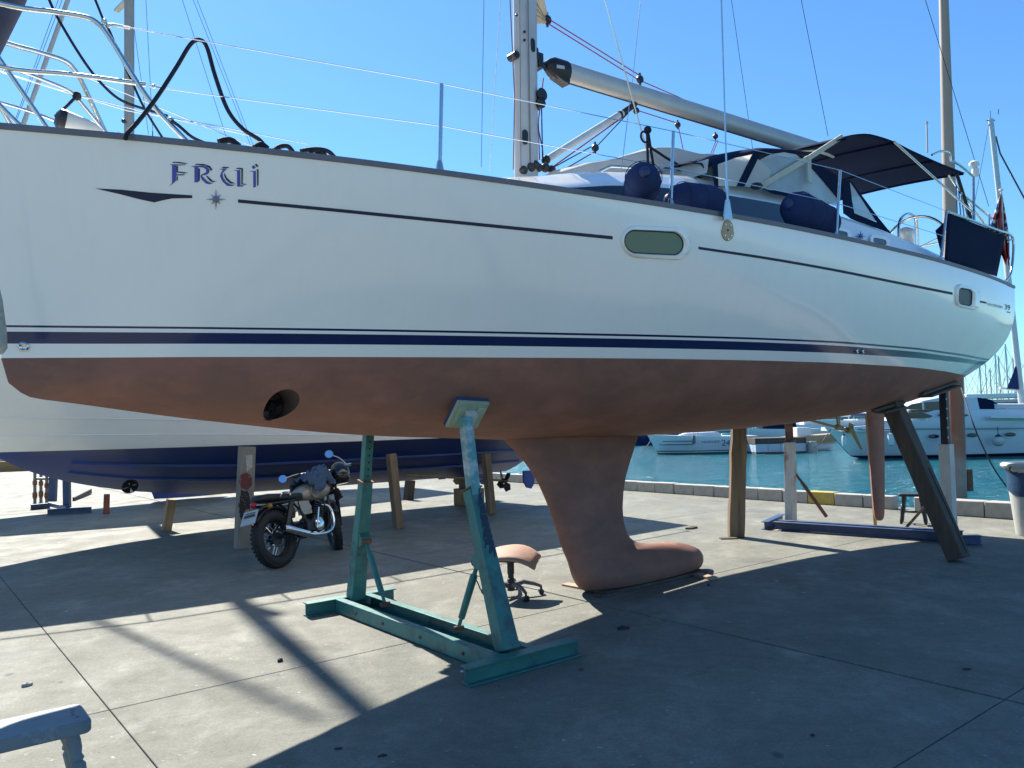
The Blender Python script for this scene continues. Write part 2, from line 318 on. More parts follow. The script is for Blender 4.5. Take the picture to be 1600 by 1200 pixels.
def slab(q0, q1, a0, a1, zt=0.0):
    b = MB(); e = 0.003; d0, d1, c0_, c1_ = GQ.get(q0, .004), GQ.get(q1, .004), GA.get(a0, .003), GA.get(a1, .003)
    def rect(k, z): return [QA(q0 + d0 + k, a0 + c0_ + k, z), QA(q1 - d1 - k, a0 + c0_ + k, z), QA(q1 - d1 - k, a1 - c1_ - k, z), QA(q0 + d0 + k, a1 - c1_ - k, z)]
    lo, mid, hi = rect(0, -.028), rect(0, zt - e), rect(e, zt)
    b.loft([lo, mid, hi], True, False, 0, False); n = len(b.v); b.f.append([n - 4, n - 3, n - 2, n - 1]); b.m.append(0); b.sm.append(False)
    return b.build('concrete_slab', concrete, ground)
for i in range(len(qs) - 1):
    for j in range(len(as_) - 1): slab(qs[i], qs[i + 1], as_[j], as_[j + 1])
slab(-120, qs[0], -60, 140); slab(qs[0], qs[-1], as_[-1], 140); slab(qs[0], qs[-1], -60, as_[0])

# water
def water_mat():
    m = bpy.data.materials.new('harbour_water'); m.use_nodes = True; t = m.node_tree; N = t.nodes; L = t.links; P = N['Principled BSDF']
    P.inputs['Roughness'].default_value = 0.12; P.inputs['IOR'].default_value = 1.33
    P.inputs['Specular IOR Level'].default_value = 0.5
    tc = N.new('ShaderNodeTexCoord'); mp = N.new('ShaderNodeMapping'); mp.inputs['Scale'].default_value = (0.8, 1.6, 1); L.new(tc.outputs['Object'], mp.inputs[0])
    hs = []
    for s, wt in ((0.55, 1.0), (1.7, 0.7), (5, 0.3)):
        n = N.new('ShaderNodeTexNoise'); n.inputs['Scale'].default_value = s; n.inputs['Detail'].default_value = 5; n.inputs['Distortion'].default_value = 0.6; L.new(mp.outputs[0], n.inputs['Vector'])
        q = N.new('ShaderNodeMath'); q.operation = 'MULTIPLY'; q.inputs[1].default_value = wt; L.new(n.outputs['Fac'], q.inputs[0]); hs.append(q.outputs[0])
    a = N.new('ShaderNodeMath'); L.new(hs[0], a.inputs[0]); L.new(hs[1], a.inputs[1]); b = N.new('ShaderNodeMath'); L.new(a.outputs[0], b.inputs[0]); L.new(hs[2], b.inputs[1])
    bp = N.new('ShaderNodeBump'); bp.inputs['Strength'].default_value = 1.0; bp.inputs['Distance'].default_value = 0.9; L.new(b.outputs[0], bp.inputs['Height']); L.new(bp.outputs[0], P.inputs['Normal'])
    n = N.new('ShaderNodeTexNoise'); n.inputs['Scale'].default_value = 0.35; n.inputs['Detail'].default_value = 9; n.inputs['Roughness'].default_value = 0.72; L.new(mp.outputs[0], n.inputs['Vector'])
    c = N.new('ShaderNodeValToRGB'); c.color_ramp.elements[0].position = 0.35; c.color_ramp.elements[1].position = 0.68
    c.color_ramp.elements[0].color = (0.005, 0.135, 0.20, 1); c.color_ramp.elements[1].color = (0.016, 0.16, 0.165, 1); L.new(n.outputs['Fac'], c.inputs[0]); L.new(c.outputs[0], P.inputs['Base Color'])
    return m
ZW = -1.0
wm = MB(); wm.add([QA(-2000, -3000, ZW), QA(4000, -3000, ZW), QA(4000, 4000, ZW), QA(-2000, 4000, ZW)], [(0, 1, 2, 3)], 0, False)
tag(wm.build('water', water_mat(), recalc=False), kind='structure')

# quay kerb of single blocks
kerb = thing('quay_kerb', 'low grey kerb of concrete blocks along the quay edge, one block painted yellow', 'kerb', QA(13.3, 5, 0))
kb = MB(); kb.box((0, 0, 0.11), 0.11, 0.252, 0.11)
kbm = None
a = -6.0; k = 0
rng = random.Random(4)
while a < 26:
    L_ = 0.515
    if 5.75 < a < 6.12: a += 0.42; continue
    isy = abs(a - 7.21) < 0.26
    if kbm is None:
        kbo = kb.build('kerb_block', kerbmat, bevel=0.012); kbm = kbo.data
    else:
        kbo = bpy.data.objects.new('kerb_block', kbm); COL.objects.link(kbo)
        b_ = kbo.modifiers.new('edge', 'BEVEL'); b_.width = 0.012; b_.segments = 2
    rough_ = a < 5.8
    p = QA(13.27 - (0.15 if rough_ else 0) + rng.uniform(-.008, .008), a + L_ / 2, 0.001)
    kbo.location = p; kbo.rotation_euler = (0, 0, math.atan2(UA.y, UA.x) + rng.uniform(-.012, .012)); kbo.scale = (1.0 if not rough_ else 1.2, 1, (1 + rng.uniform(-.03, .03)) * (1.12 if rough_ else 1))
    if isy:
        kbo.material_slots[0].link = 'OBJECT'; kbo.material_slots[0].material = kerbyellow; kbo['label'] = 'kerb block with faded yellow paint'
    setp(kbo, kerb); a += L_ + 0.004; k += 1

# ================================================================== MAIN YACHT
yacht = thing('sailing_yacht', 'large white sailing yacht with brown bottom paint propped ashore on its keel', 'sailing yacht', BW(0.9, 0, 0))
SS = [0, .05, .1, .2, .3, .4, .5, .6, .7, .8, .9, 1]
BSH = [.03, .36, .66, 1.13, 1.46, 1.69, 1.84, 1.92, 1.94, 1.89, 1.78, 1.60]
BWL = [.012, .20, .40, .78, 1.10, 1.36, 1.54, 1.63, 1.63, 1.53, 1.32, .97]
SV = [0, .05, .1, .2, .3, .4, .5, .6, .7, .8, .9, .95, 1]
ZSH = [3.362, 3.325, 3.293, 3.241, 3.203, 3.183, 3.172, 3.160, 3.158, 3.163, 3.176, 3.187, 3.201]
ZTT = [2.251, 2.253, 2.254, 2.254, 2.257, 2.265, 2.274, 2.280, 2.279, 2.272, 2.271, 2.280, 2.295]
ZTB = [2.239, 2.240, 2.241, 2.240, 2.242, 2.249, 2.258, 2.263, 2.261, 2.253, 2.251, 2.260, 2.275]
ZBT = [2.214, 2.217, 2.219, 2.221, 2.224, 2.231, 2.238, 2.242, 2.240, 2.232, 2.234, 2.245, 2.262]
ZBB = [2.145, 2.149, 2.153, 2.157, 2.160, 2.165, 2.172, 2.178, 2.180, 2.181, 2.191, 2.205, 2.223]
ZPT = [2.062, 2.068, 2.073, 2.077, 2.082, 2.087, 2.090, 2.092, 2.090, 2.080, 2.070, 2.078, 2.093]
KT = [-4.53, -4.48, -4.27, -3.52, -2.3, -1.26, -.8, .8, 2.2, 3.4, 4.54, 5.41, 6.3]
KZ = [1.862, 1.834, 1.80, 1.685, 1.547, 1.485, 1.462, 1.452, 1.475, 1.53, 1.62, 1.74, 1.93]
T1 = 6.3
def tstem(z): return float(np.interp(z, [1.86, 1.92, 2.06, 3.4], [-4.49, -4.555, -4.59, -5.1]))
def sheer_z(s): return mono(s, SV, ZSH)
def sheer_b(s): return mono(s, SS, BSH)
def s_of(t, z=3.2):
    ts = tstem(z); return min(max((t - ts) / (T1 - ts), 0), 1)
def deck_edge(t, inset=0.0, dz=0.0):
    s = s_of(t); return BW(t, sheer_b(s) - inset, sheer_z(s) + dz)
def section(s):
    zs, zp = sheer_z(s), mono(s, SV, ZPT); bs, bw = sheer_b(s), mono(s, SS, BWL)
    kk = float(np.interp(s, [0, .3, .7, 1], [1.0, 1.5, 2.0, 3.2]))
    def top(z):
        q = min(max((z - zp) / (zs - zp), 0), 1); return bw + (bs - bw) * (1 - (1 - q) ** kk)
    rows = []
    zk = mono(-4.53 + (T1 + 4.53) * s, KT, KZ)
    dz = 0.02; tx, tz = top(zp + dz) - bw, dz; l = math.hypot(tx, tz); tx /= l; tz /= l
    D = zp - zk
    dead = float(np.interp(s, [0, .15, .45, 1], [.35, .30, .10, .05])) * D
    P0 = (0, zk); P1 = (bw * 0.68, zk + dead * .8); P2 = (bw - tx * D * 0.72, zp - tz * D * 0.72); P3 = (bw, zp)
    for i in range(13):
        t = i / 12
        c = [(1 - t) ** 3, 3 * t * (1 - t) ** 2, 3 * t * t * (1 - t), t ** 3]
        rows.append((sum(a * p[0] for a, p in zip(c, (P0, P1, P2, P3))), sum(a * p[1] for a, p in zip(c, (P0, P1, P2, P3))), 2))
    zb = [mono(s, SV, Z) for Z in (ZBB, ZBT, ZTB, ZTT)]
    rows.append(((top(zb[0])), zb[0], 0)); rows.append((top(zb[1]), zb[1], 1)); rows.append((top(zb[2]), zb[2], 0)); rows.append((top(zb[3]), zb[3], 1))
    for i in range(1, 11):
        z = zb[3] + (zs - zb[3]) * i / 10; rows.append((top(z), z, 0))
    return rows
NSTA = 90
st = [1 - math.cos(math.pi / 2 * 0) for _ in (0,)]
svals = [0, .004, .01, .018, .028] + [0.04 + 0.96 * i / (NSTA - 6) for i in range(NSTA - 5)]
hb = MB(); cols = {}
for sgn in (1, -1):
    g = []
    for s in svals:
        g.append([BW(tstem(z) + (T1 - tstem(z)) * s, sgn * b, z) for b, z, m in section(s)])
    o = len(hb.v); nr = len(g[0])
    for r in g: hb.v += [tuple(p) for p in r]
    mi = [m for _, _, m in section(0.5)]
    for i in range(len(g) - 1):
        for j in range(nr - 1):
            a0, a1, a2, a3 = o + i * nr + j, o + (i + 1) * nr + j, o + (i + 1) * nr + j + 1, o + i * nr + j + 1
            hb.f.append([a0, a1, a2, a3] if sgn > 0 else [a3, a2, a1, a0]); hb.m.append(mi[j + 1] if j >= 12 else 2); hb.sm.append(True)
    cols[sgn] = (o, nr, len(g))
o1, nr, ng = cols[1]; o2 = cols[-1][0]
for i in range(ng - 1):   # deck cap
    hb.f.append([o1 + i * nr + nr - 1, o1 + (i + 1) * nr + nr - 1, o2 + (i + 1) * nr + nr - 1, o2 + i * nr + nr - 1]); hb.m.append(0); hb.sm.append(False)
for j in range(nr - 1):   # transom and stem
    hb.f.append([o1 + (ng - 1) * nr + j, o2 + (ng - 1) * nr + j, o2 + (ng - 1) * nr + j + 1, o1 + (ng - 1) * nr + j + 1]); hb.m.append(2 if j < 12 else 0); hb.sm.append(False)
    hb.f.append([o1 + j, o1 + j + 1, o2 + j + 1, o2 + j]); hb.m.append(2 if j < 12 else mi[j + 1]); hb.sm.append(True)
BVH = BVHTree.FromPolygons([Vector(v) for v in hb.v], hb.f)
hull = hb.build('hull', [gel, navy, anti], yacht, angle=35)
_bm = bmesh.new(); _bm.from_mesh(hull.data); bmesh.ops.remove_doubles(_bm, verts=_bm.verts, dist=0.0015); bmesh.ops.recalc_face_normals(_bm, faces=_bm.faces)
_bm.to_mesh(hull.data); _bm.free(); hull.data.set_sharp_from_angle(angle=math.radians(35))
def hp(x, y, off=0.003):
    d = ray(x, y).normalized(); loc, nrm, _, _ = BVH.ray_cast(CAM, d)
    if loc is None: return BP(x, y, 1.5), NA.copy()
    if nrm.dot(d) > 0: nrm = -nrm
    return loc + nrm * off, nrm
# bow thruster tunnel cut through the hull
TH = hp(441, 632, 0)[0]; THT, THZ = (TH - KX).dot(UA), TH.z; THB = (TH - KX).dot(NA)
cut = MB(); c0 = BW(THT, 0, THZ); cut.lathe(c0 - NA * 1.2, NA, [(0, .098), (2.4, .098)], 32)
cuto = cut.build('tunnel_cutter', mat('shaded_tunnel_brown', (.06, .04, .035), .8, var=.2, scale=10))  # shade inside the tunnel put into its wall colour, darker than the antifouling
bo = hull.modifiers.new('tunnel', 'BOOLEAN'); bo.object = cuto; bo.operation = 'DIFFERENCE'; bo.solver = 'EXACT'; bo.material_mode = 'TRANSFER'
dg = bpy.context.evaluated_depsgraph_get(); dg.update()
nm = bpy.data.meshes.new_from_object(hull.evaluated_get(dg)); hull.modifiers.clear()
if len(nm.polygons) > 1000: hull.data = nm; nm.set_sharp_from_angle(angle=math.radians(35))
bpy.data.objects.remove(cuto)
th = MB(); th.torus(BW(THT, THB - .22, THZ), NA, .10, .006, 24, 6); th.lathe(BW(THT, THB - .36, THZ), NA, [(0, .035), (.16, .04), (.2, .02)], 14)
for k in range(4):
    an = k * math.pi / 2 + .4; e = UA * math.cos(an) + ZA * math.sin(an); f = UA * -math.sin(an) + ZA * math.cos(an)
    c = BW(THT, THB - .21, THZ) + e * .055; th.plate([c - e * .03 - f * .02, c + e * .035 - f * .03, c + e * .04 + f * .02, c - e * .03 + f * .02], NA * .008 + f * .004)
th.build('bow_thruster', mat('dull_black_thruster', (.015, .014, .014), .8, var=.3, scale=20, spec=.1), yacht)

def decal(poly, m, parent=None, name='marking', off=0.003, mb=None, sub=1):
    b = mb or MB(); pts = [(x, y) for x, y in poly]
    tri = tessellate_polygon([[Vector((x, y, 0)) for x, y in pts]])
    V = [hp(x, y, off)[0] for x, y in pts]; b.add(V, [list(t) for t in tri], 0, True)
    return b if mb is not None else b.build(name, m, parent, recalc=False)
def strip(top, bot, m, name, parent, n=60, off=0.003):
    b = MB(); r = []
    def at(l, u):
        xs = [p[0] for p in l]; x = xs[0] + (xs[-1] - xs[0]) * u; return x, mono(x, xs, [p[1] for p in l])
    for i in range(n + 1): r.append([hp(*at(top, i / n), off)[0], hp(*at(bot, i / n), off)[0]])
    b.loft(r, False, False); return b.build(name, m, parent, recalc=False)
cl = [(372, 314), (500, 326), (650, 341), (800, 356), (957, 371.5)]
strip([(x, y - 2.6) for x, y in cl], [(x, y + 2.6) for x, y in cl], darkvinyl, 'cove_stripe', yacht)
cl = [(1091, 387.5), (1200, 404), (1300, 421.5), (1400, 441.5), (1488, 459)]
strip([(x, y - 2.2) for x, y in cl], [(x, y + 1.8) for x, y in cl], darkvinyl, 'cove_stripe', yacht)
strip([(1530, 469.5), (1541, 472)], [(1530, 472.5), (1541, 474.6)], darkvinyl, 'cove_stripe', yacht, 4)
k_ = 2.963
decal([(x / k_, y / k_) for x, y in [(440, 872), (560, 878), (700, 892), (890, 904), (890, 917), (800, 918), (750, 928), (715, 937), (640, 921), (560, 900)]], darkvinyl, yacht, 'arrowhead_marking')
def cr(l): return [(240 + x / 8.421, 235 + y / 8.421) for x, y in l]
lt = thing('x', None, None); bpy.data.objects.remove(lt)
blueP = [[(210, 183), (420, 184), (425, 192), (305, 200), (303, 312), (420, 313), (390, 328), (300, 330), (295, 400), (250, 440), (205, 470), (243, 430), (243, 195)],
 [(490, 208), (640, 198), (700, 213), (740, 255), (728, 300), (690, 322), (632, 330), (700, 398), (740, 422), (785, 428), (740, 446), (690, 436), (638, 388), (615, 335), (640, 312), (690, 288), (692, 250), (650, 224), (590, 220), (588, 418), (538, 421), (538, 222)],
 [(860, 246), (965, 237), (907, 300), (917, 360), (960, 418), (1020, 450), (1082, 450), (1030, 470), (968, 466), (908, 410), (874, 340), (890, 290), (915, 256)],
 [(1050, 262), (1141, 257), (1143, 458), (1192, 461), (1170, 476), (1098, 476), (1098, 271)],
 [(1250, 276), (1346, 268), (1347, 480), (1312, 491), (1312, 282)], [(1288, 220), (1315, 195), (1347, 222), (1316, 247)]]
darkP = [[(245, 166), (262, 150), (340, 152), (460, 170), (400, 175), (280, 164)], [(304, 208), (323, 208), (321, 276), (460, 295), (400, 303), (306, 290)], [(305, 345), (322, 340), (318, 390), (303, 405)],
 [(540, 192), (560, 177), (660, 178), (742, 205), (774, 250), (755, 272), (740, 240), (690, 202), (600, 192)], [(592, 238), (611, 238), (608, 400), (590, 408)], [(690, 337), (702, 330), (782, 402), (832, 405), (782, 419), (740, 402)],
 [(888, 234), (920, 214), (996, 219), (980, 233)], [(930, 300), (941, 308), (962, 358), (1022, 412), (1082, 434), (1010, 436), (950, 382), (928, 332)], [(1080, 240), (1110, 227), (1176, 234), (1173, 436), (1231, 444), (1200, 453), (1155, 446), (1155, 250)],
 [(1345, 256), (1381, 247), (1381, 455), (1362, 469), (1361, 262)], [(1333, 190), (1350, 174), (1384, 206), (1362, 221)]]
for p in blueP: decal(cr(p), vioblue, yacht, 'name_letter')
for p in darkP: decal(cr(p), darkvinyl, yacht, 'letter_shadow')
def star(cx, cy, R, r2, m, name, proj, yr=1.0):
    b = MB(); P = []
    for k in range(16):
        a = k * math.pi / 8; rr = (R if k % 4 == 0 else r2 if k % 2 == 0 else r2 * 0.42)
        P.append(proj(cx + rr * math.sin(a), cy - rr * math.cos(a) * yr, 0.004))
    c = proj(cx, cy, 0.022); b.add([c] + P, [(0, 1 + k, 1 + (k + 1) % 16) for k in range(16)], 0, False)
    return b.build(name, m, yacht, angle=5, recalc=False)
star(337.4, 311.5, 16.5, 11, mat('silver_violet_emblem', (0.38, 0.38, 0.48), 0.3, 0.5, var=0.25, scale=25), 'star_emblem', lambda x, y, o: hp(x, y, o)[0])

def hull_window(cx, cy, hw, hh, r, ang, shear, glass, pin):
    fr = thing('hull_window', None, None, hp(cx, cy)[0]); setp(fr, yacht)
    def outline(hw, hh, r, dx=0):
        o = []
        for k in range(40):
            a = 2 * math.pi * k / 40; ca, sa = math.cos(a), math.sin(a)
            qx = (hw - r) * (1 if ca > 1e-9 else -1 if ca < -1e-9 else 0) + r * ca; qy = (hh - r) * (1 if sa > 1e-9 else -1 if sa < -1e-9 else 0) + r * sa
            o.append((cx + dx + qx * math.cos(ang) + qy * shear, cy + qx * math.sin(ang) + qy))
        return o
    b = MB(); rings = []
    for f, fh, off, dx in ((1, 1, .001, 0), (.97, .95, .020, 0), (pin[0] * 1.05, pin[1] * 1.08, .024, pin[2]), (pin[0], pin[1], .006, pin[2])):
        rings.append([hp(x, y, off)[0] for x, y in outline(hw * f, hh * fh, min(r * fh, hh * fh * .999), dx)])
    b.loft(rings, True, False); setpart = b.build('window_frame', gel, fr, recalc=False, angle=60)
    p = MB(); pts = [hp(x, y, .0065)[0] for x, y in outline(hw * pin[0], hh * pin[1], min(r * pin[1], hh * pin[1] * .999), pin[2])]
    c = sum(pts, Vector()) / len(pts); p.add([c] + pts, [(0, 1 + k, 1 + (k + 1) % 40) for k in range(40)], 0, True); p.build('pane', glass, fr, recalc=False)
    g = MB(); g.tube(pts + [pts[0]], .006, 6, cap=False); g.build('gasket', rubber, fr)
hull_window(1024.5, 379, 54.5, 25.5, 25.5, 0.05, 0.04, greenglass, (.84, .70, -4))
hull_window(1510.5, 464, 18.5, 18.5, 9, 0.20, -0.05, mat('blue_dark_window', (.006, .014, .03), .35, var=.2, scale=4, spec=.25), (.62, .66, -4.5))

# lettering near the stern
def text_mesh(s, size=1.0):
    cu = bpy.data.curves.new('t', 'FONT'); cu.body = s; cu.size = size; o = bpy.data.objects.new('t', cu); COL.objects.link(o)
    d = bpy.context.evaluated_depsgraph_get(); d.update(); me = bpy.data.meshes.new_from_object(o.evaluated_get(d))
    V = [v.co.copy() for v in me.vertices]; Fc = [list(p.vertices) for p in me.polygons]; bpy.data.objects.remove(o); bpy.data.meshes.remove(me)
    return V, Fc
def text_decal(s, p0, p1, hpx, m, name, parent, proj):
    V, Fc = text_mesh(s); xm = max(v.x for v in V); b = MB(); d = (p1[0] - p0[0], p1[1] - p0[1])
    b.add([proj(p0[0] + d[0] * v.x / xm, p0[1] + d[1] * v.x / xm - v.y / 0.7 * hpx) for v in V], Fc, 0, False)
    return b.build(name, m, parent, recalc=False)
text_decal('SUN ODYSSEY', (1542.5, 476.5), (1567, 482.5), 4.0, darkvinyl, 'model_lettering', yacht, lambda x, y: hp(x, y)[0])
text_decal('39', (1569, 483), (1578, 485), 8, darkvinyl, 'model_lettering', yacht, lambda x, y: hp(x, y)[0])
decal([(1573, 486.4), (1578, 487.4), (1578, 489), (1573, 488)], darkvinyl, yacht, 'model_lettering')
# skin fittings
for (x, y, r) in ((37, 541.5, 0.030), (1338, 548.5, .022), (1347, 549, .022)):
    p, n_ = hp(x, y, 0); f = MB(); f.lathe(p, n_, [(0, r), (.012, r), (.018, r * .7), (.012, r * .45)], 18); f.build('skin_fitting', steel, yacht)
lip = MB(); lip.lathe(hp(310, 558, 0)[0], NA, [(0, .01), (.01, .01)], 8)

# toe rail and deck
tr = MB()
for sgn in (1, -1):
    r = []
    for i in range(81):
        s = 0.004 + .996 * i / 80; z = sheer_z(s); t = tstem(z) + (T1 - tstem(z)) * s; b = sheer_b(s)
        r.append([BW(t, sgn * (b + dx), z + dz) for dx, dz in ((.010, -.014), (.012, .020), (-.022, .022), (-.024, -.014))])
    tr.loft(r, True, True, 0, False)
tr.build('toe_rail', toe, yacht)
dk = MB(); r = []
for i in range(60):
    s = .01 + .985 * i / 59; z = sheer_z(s); t = tstem(z) + (T1 - tstem(z)) * s; b = sheer_b(s) - .02
    r.append([BW(t, b * q, z + .004 + .07 * (1 - q * q)) for q in (1, .6, .3, 0, -.3, -.6, -1)])
dk.loft(r, False, False); dk.build('deck', gel_deck, yacht)

# keel and bulb
LEz = [0.02, .086, .368, .733, 1.063, 1.302, 1.47, 1.62]; LEt = [0.0, -.068, -.203, -.347, -.512, -.705, -.90, -1.1]
TEz = [.03, .05, .11, .19, .25, .30, .345, .365, .378, .40, .485, .60, .709, .957, 1.204, 1.44, 1.62]; TEt = [1.72, 1.79, 1.80, 1.75, 1.63, 1.46, 1.18, .93, .82, .73, .62, .575, .56, .589, .693, .816, .95]
HWz = [.03, .06, .12, .17, .20, .25, .30, .345, .38, .42, .60, 1.0, 1.4, 1.62]; HWb = [.20, .22, .242, .245, .232, .195, .16, .135, .118, .11, .10, .085, .10, .13]
BLX = [0, .03, .10, .22, .38, .58, .78, .92, 1]; BLP = [.10, .36, .68, .92, 1, .95, .74, .45, .04]
kl = MB(); rings = []
zl = [.035, .04, .06, .09, .13, .17, .21, .25, .285, .31, .33, .345, .356, .367, .385, .41, .45, .50, .56, .64, .75, .9, 1.05, 1.2, 1.33, 1.45, 1.60]
for z in zl:
    a, e, h = mono(z, LEz, LEt), mono(z, TEz, TEt), mono(z, HWz, HWb)
    if z < .037: a += .02; e -= .05; h *= .88
    ring = []
    for sg in (1, -1):
        for i in range(17):
            x = i / 16 if sg > 0 else 1 - i / 16
            if (sg > 0 and i == 16) or (sg < 0 and i == 16): continue
            xx = x ** 1.6
            bl = min(1, max(0, (.50 - z) / .20)); bl = bl * bl * (3 - 2 * bl)
            pr = (1 - bl) * math.sin(math.pi * min(1, xx ** .55)) ** .8 + bl * mono(xx, BLX, BLP)
            ring.append(BW(a + (e - a) * xx, sg * h * pr, z))
    rings.append(ring)
kl.loft(rings, True, True); kl.build('keel', anti, yacht, angle=32)
# rudder
rd = MB(); rings = []
for z in [.135, .15, .2, .3, .6, 1.0, 1.4, 1.72]:
    a = mono(z, [.13, .226, 1.635, 1.75], [5.62, 5.53, 5.445, 5.44]); e = mono(z, [.13, .16, .3, 1.65, 1.75], [5.74, 5.80, 5.83, 5.95, 5.96]); h = .045 if z > .18 else .03
    ring = []
    for sg in (1, -1):
        for i in range(10):
            x = i / 10 if sg > 0 else 1 - i / 10; ring.append(BW(a + (e - a) * x, sg * h * math.sin(math.pi * x ** .6), z))
    rings.append(ring)
rd.loft(rings, True, True); rd.build('rudder', anti, yacht, angle=50)
# shaft, strut and folding propeller
sh = MB(); s0 = BW(3.7, 0, 1.60); s1 = BW(5.02, 0, 1.385); sh.tube([s0, s1], .016, 10); sh.build('propeller_shaft', bronze, yacht)
sb = MB(); sb.beam(BW(4.66, 0, 1.72), BW(4.7, 0, 1.44), .06, .02, UA); sb.lathe(BW(4.62, 0, 1.452), UA * 1.29 - ZA * .21, [(0, .03), (.16, .033)], 12); sb.build('shaft_strut', bronze, yacht)
pp = MB(); pp.lathe(BW(4.9, 0, 1.405), UA * 1.29 - ZA * .21, [(0, .04), (.08, .045), (.14, .03), (.2, .012)], 12)
for sg in (1, -1):
    pp.loft([[BW(5.0 + .16 * q, sg * (.02 + .03 * q) + dx, 1.385 - sg * .01 + (.02 - .25 * q if sg > 0 else .03 + .02 * q) + dz) for dx, dz in ((.012, 0), (0, .05 * (1 - q) + .03), (-.012, 0), (0, -.05 * (1 - q) - .03))] for q in (0, .35, .7, 1)], True, True)
pp.build('folding_propeller', mat('antifouled_bronze', (0.26, 0.20, 0.07), 0.6, .3, var=.25, scale=25), yacht)

# coachroof
CT = [-2.5, -2.1, -1.7, -1.2, -.6, .1, .8, 1.6, 2.3, 2.75]
ZR = [3.29, 3.36, 3.42, 3.50, 3.63, 3.74, 3.82, 3.87, 3.89, 3.90]       # roof edge
ZM = [3.28, 3.31, 3.33, 3.37, 3.47, 3.55, 3.61, 3.655, 3.68, 3.69]      # top of window band
SC = [.45, .66, .80, .91, .97, 1, 1, 1, 1, 1]
def cab(t, name='r'):
    sc = mono(t, CT, SC); return sc, mono(t, CT, ZR), mono(t, CT, ZM)
ch = MB(); rings = []
for i in range(64):
    t = -2.5 + 5.25 * i / 63; sc, zr, zm = cab(t); zd = sheer_z(s_of(t)) + .01
    half = [(1.36, zd - .02), (1.35, zd + .03), (1.31, zd + .06), (1.20, zm), (1.12, zm + .06), (1.04, zr - .05), (.97, zr), (.86, zr + .035), (.6, zr + .075), (.3, zr + .10), (0, zr + .11)]
    half = [(b * sc, z) for b, z in half]
    rings.append([BW(t, b, z) for b, z in half] + [BW(t, -b, z) for b, z in half[-2::-1]])
ch.loft(rings, False, False)
for e in (0, len(rings) - 1):
    ch.add(rings[e], [list(range(len(rings[e])))], 0, False)
coach = ch.build('coachroof', gel, yacht, angle=50)
for sg in (1, -1):
    wn = MB(); r = []
    for i in range(41):
        t = -1.12 + 2.95 * i / 40; sc, zr, zm = cab(t); zd = sheer_z(s_of(t)) + .07
        up = zm - .004; lo = max(zd, zm - .005 - .22 * (t + 1.12)) if t < -.3 else zd
        def bb(z): return (1.31 + (1.20 - 1.31) * (z - zd + .01) / max(zm - zd + .01, .02)) * sc + .005
        if i == 40: up = lo + (up - lo) * .4
        if i == 39: up = lo + (up - lo) * .75
        r.append([BW(t, sg * bb(z), z) for z in (up, up * .66 + lo * .34, up * .33 + lo * .67, lo)])
    wn.loft(r, False, False); wn.build('coachroof_window', smoked, yacht, recalc=True)
# handrail on the roof
for sg in (1, -1):
    hr = MB(); pts = [BW(t, sg * .80, mono(t, CT, ZR) + .10) for t in (-.5, -.3, .2, .7, 1.2, 1.5)]; pts[0].z -= .07; pts[-1].z -= .07
    hr.tube(pts, .013, 8); hr.build('grab_rail', steel, yacht)
# cockpit coamings
for sg in (1, -1):
    cm = MB(); r = []
    for i in range(25):
        t = 2.0 + 4.1 * i / 24; zd = sheer_z(s_of(t)) + .0; zt = mono(t, [2.0, 2.4, 3.2, 4.4, 5.3, 6.1], [3.70, 3.69, 3.66, 3.58, 3.50, 3.40]); bo_ = mono(t, [2.0, 3.5, 5, 6.1], [1.36, 1.40, 1.38, 1.30])
        r.append([BW(t, sg * b, z) for b, z in ((bo_ + .03, zd), (bo_, zd + .05), (bo_ - .07, zt - .07), (bo_ - .11, zt - .015), (bo_ - .16, zt), (bo_ - .36, zt + .01), (bo_ - .40, zt - .03), (bo_ - .42, zd - .02))])
    cm.loft(r, True, True); cm.build('cockpit_coaming', gel, yacht, angle=50)
def coam_pt(x, y, off): return BP(x, y, 1.345) + NA * off
star(1341, 370, 9.5, 6.5, mat('blue_silver_emblem', (0.16, 0.18, 0.33), 0.3, .4, var=.2, scale=25), 'star_emblem', lambda x, y, o: coam_pt(x, y, .02 + o))
for (cx, cy, hw, hh) in ((1311, 364.5, 14, 7), (1371, 377, 15, 8)):
    win = thing('cockpit_window', None, None, coam_pt(cx, cy, 0)); setp(win, yacht); fr = MB(); P0 = []; P1 = []
    for k in range(24):
        a = 2 * math.pi * k / 24; c_, s_ = abs(math.cos(a)) ** .55 * (1 if math.cos(a) > 0 else -1), abs(math.sin(a)) ** .55 * (1 if math.sin(a) > 0 else -1)
        P0.append((cx + hw * c_, cy + hh * s_ + hw * c_ * .2)); P1.append((cx - 1 + hw * .7 * c_, cy + 1 + hh * .55 * s_ + hw * c_ * .15))
    fr.loft([[coam_pt(x, y, .02) for x, y in P0], [coam_pt(x, y, .035) for x, y in P0], [coam_pt(x, y, .035) for x, y in P1], [coam_pt(x, y, .026) for x, y in P1]], True, False); fr.build('window_frame', gel, win, recalc=False)
    pn = MB(); pn.add([coam_pt(x, y, .027) for x, y in P1], [list(range(24))], 0, False); pn.build('pane', smoked, win, recalc=False)

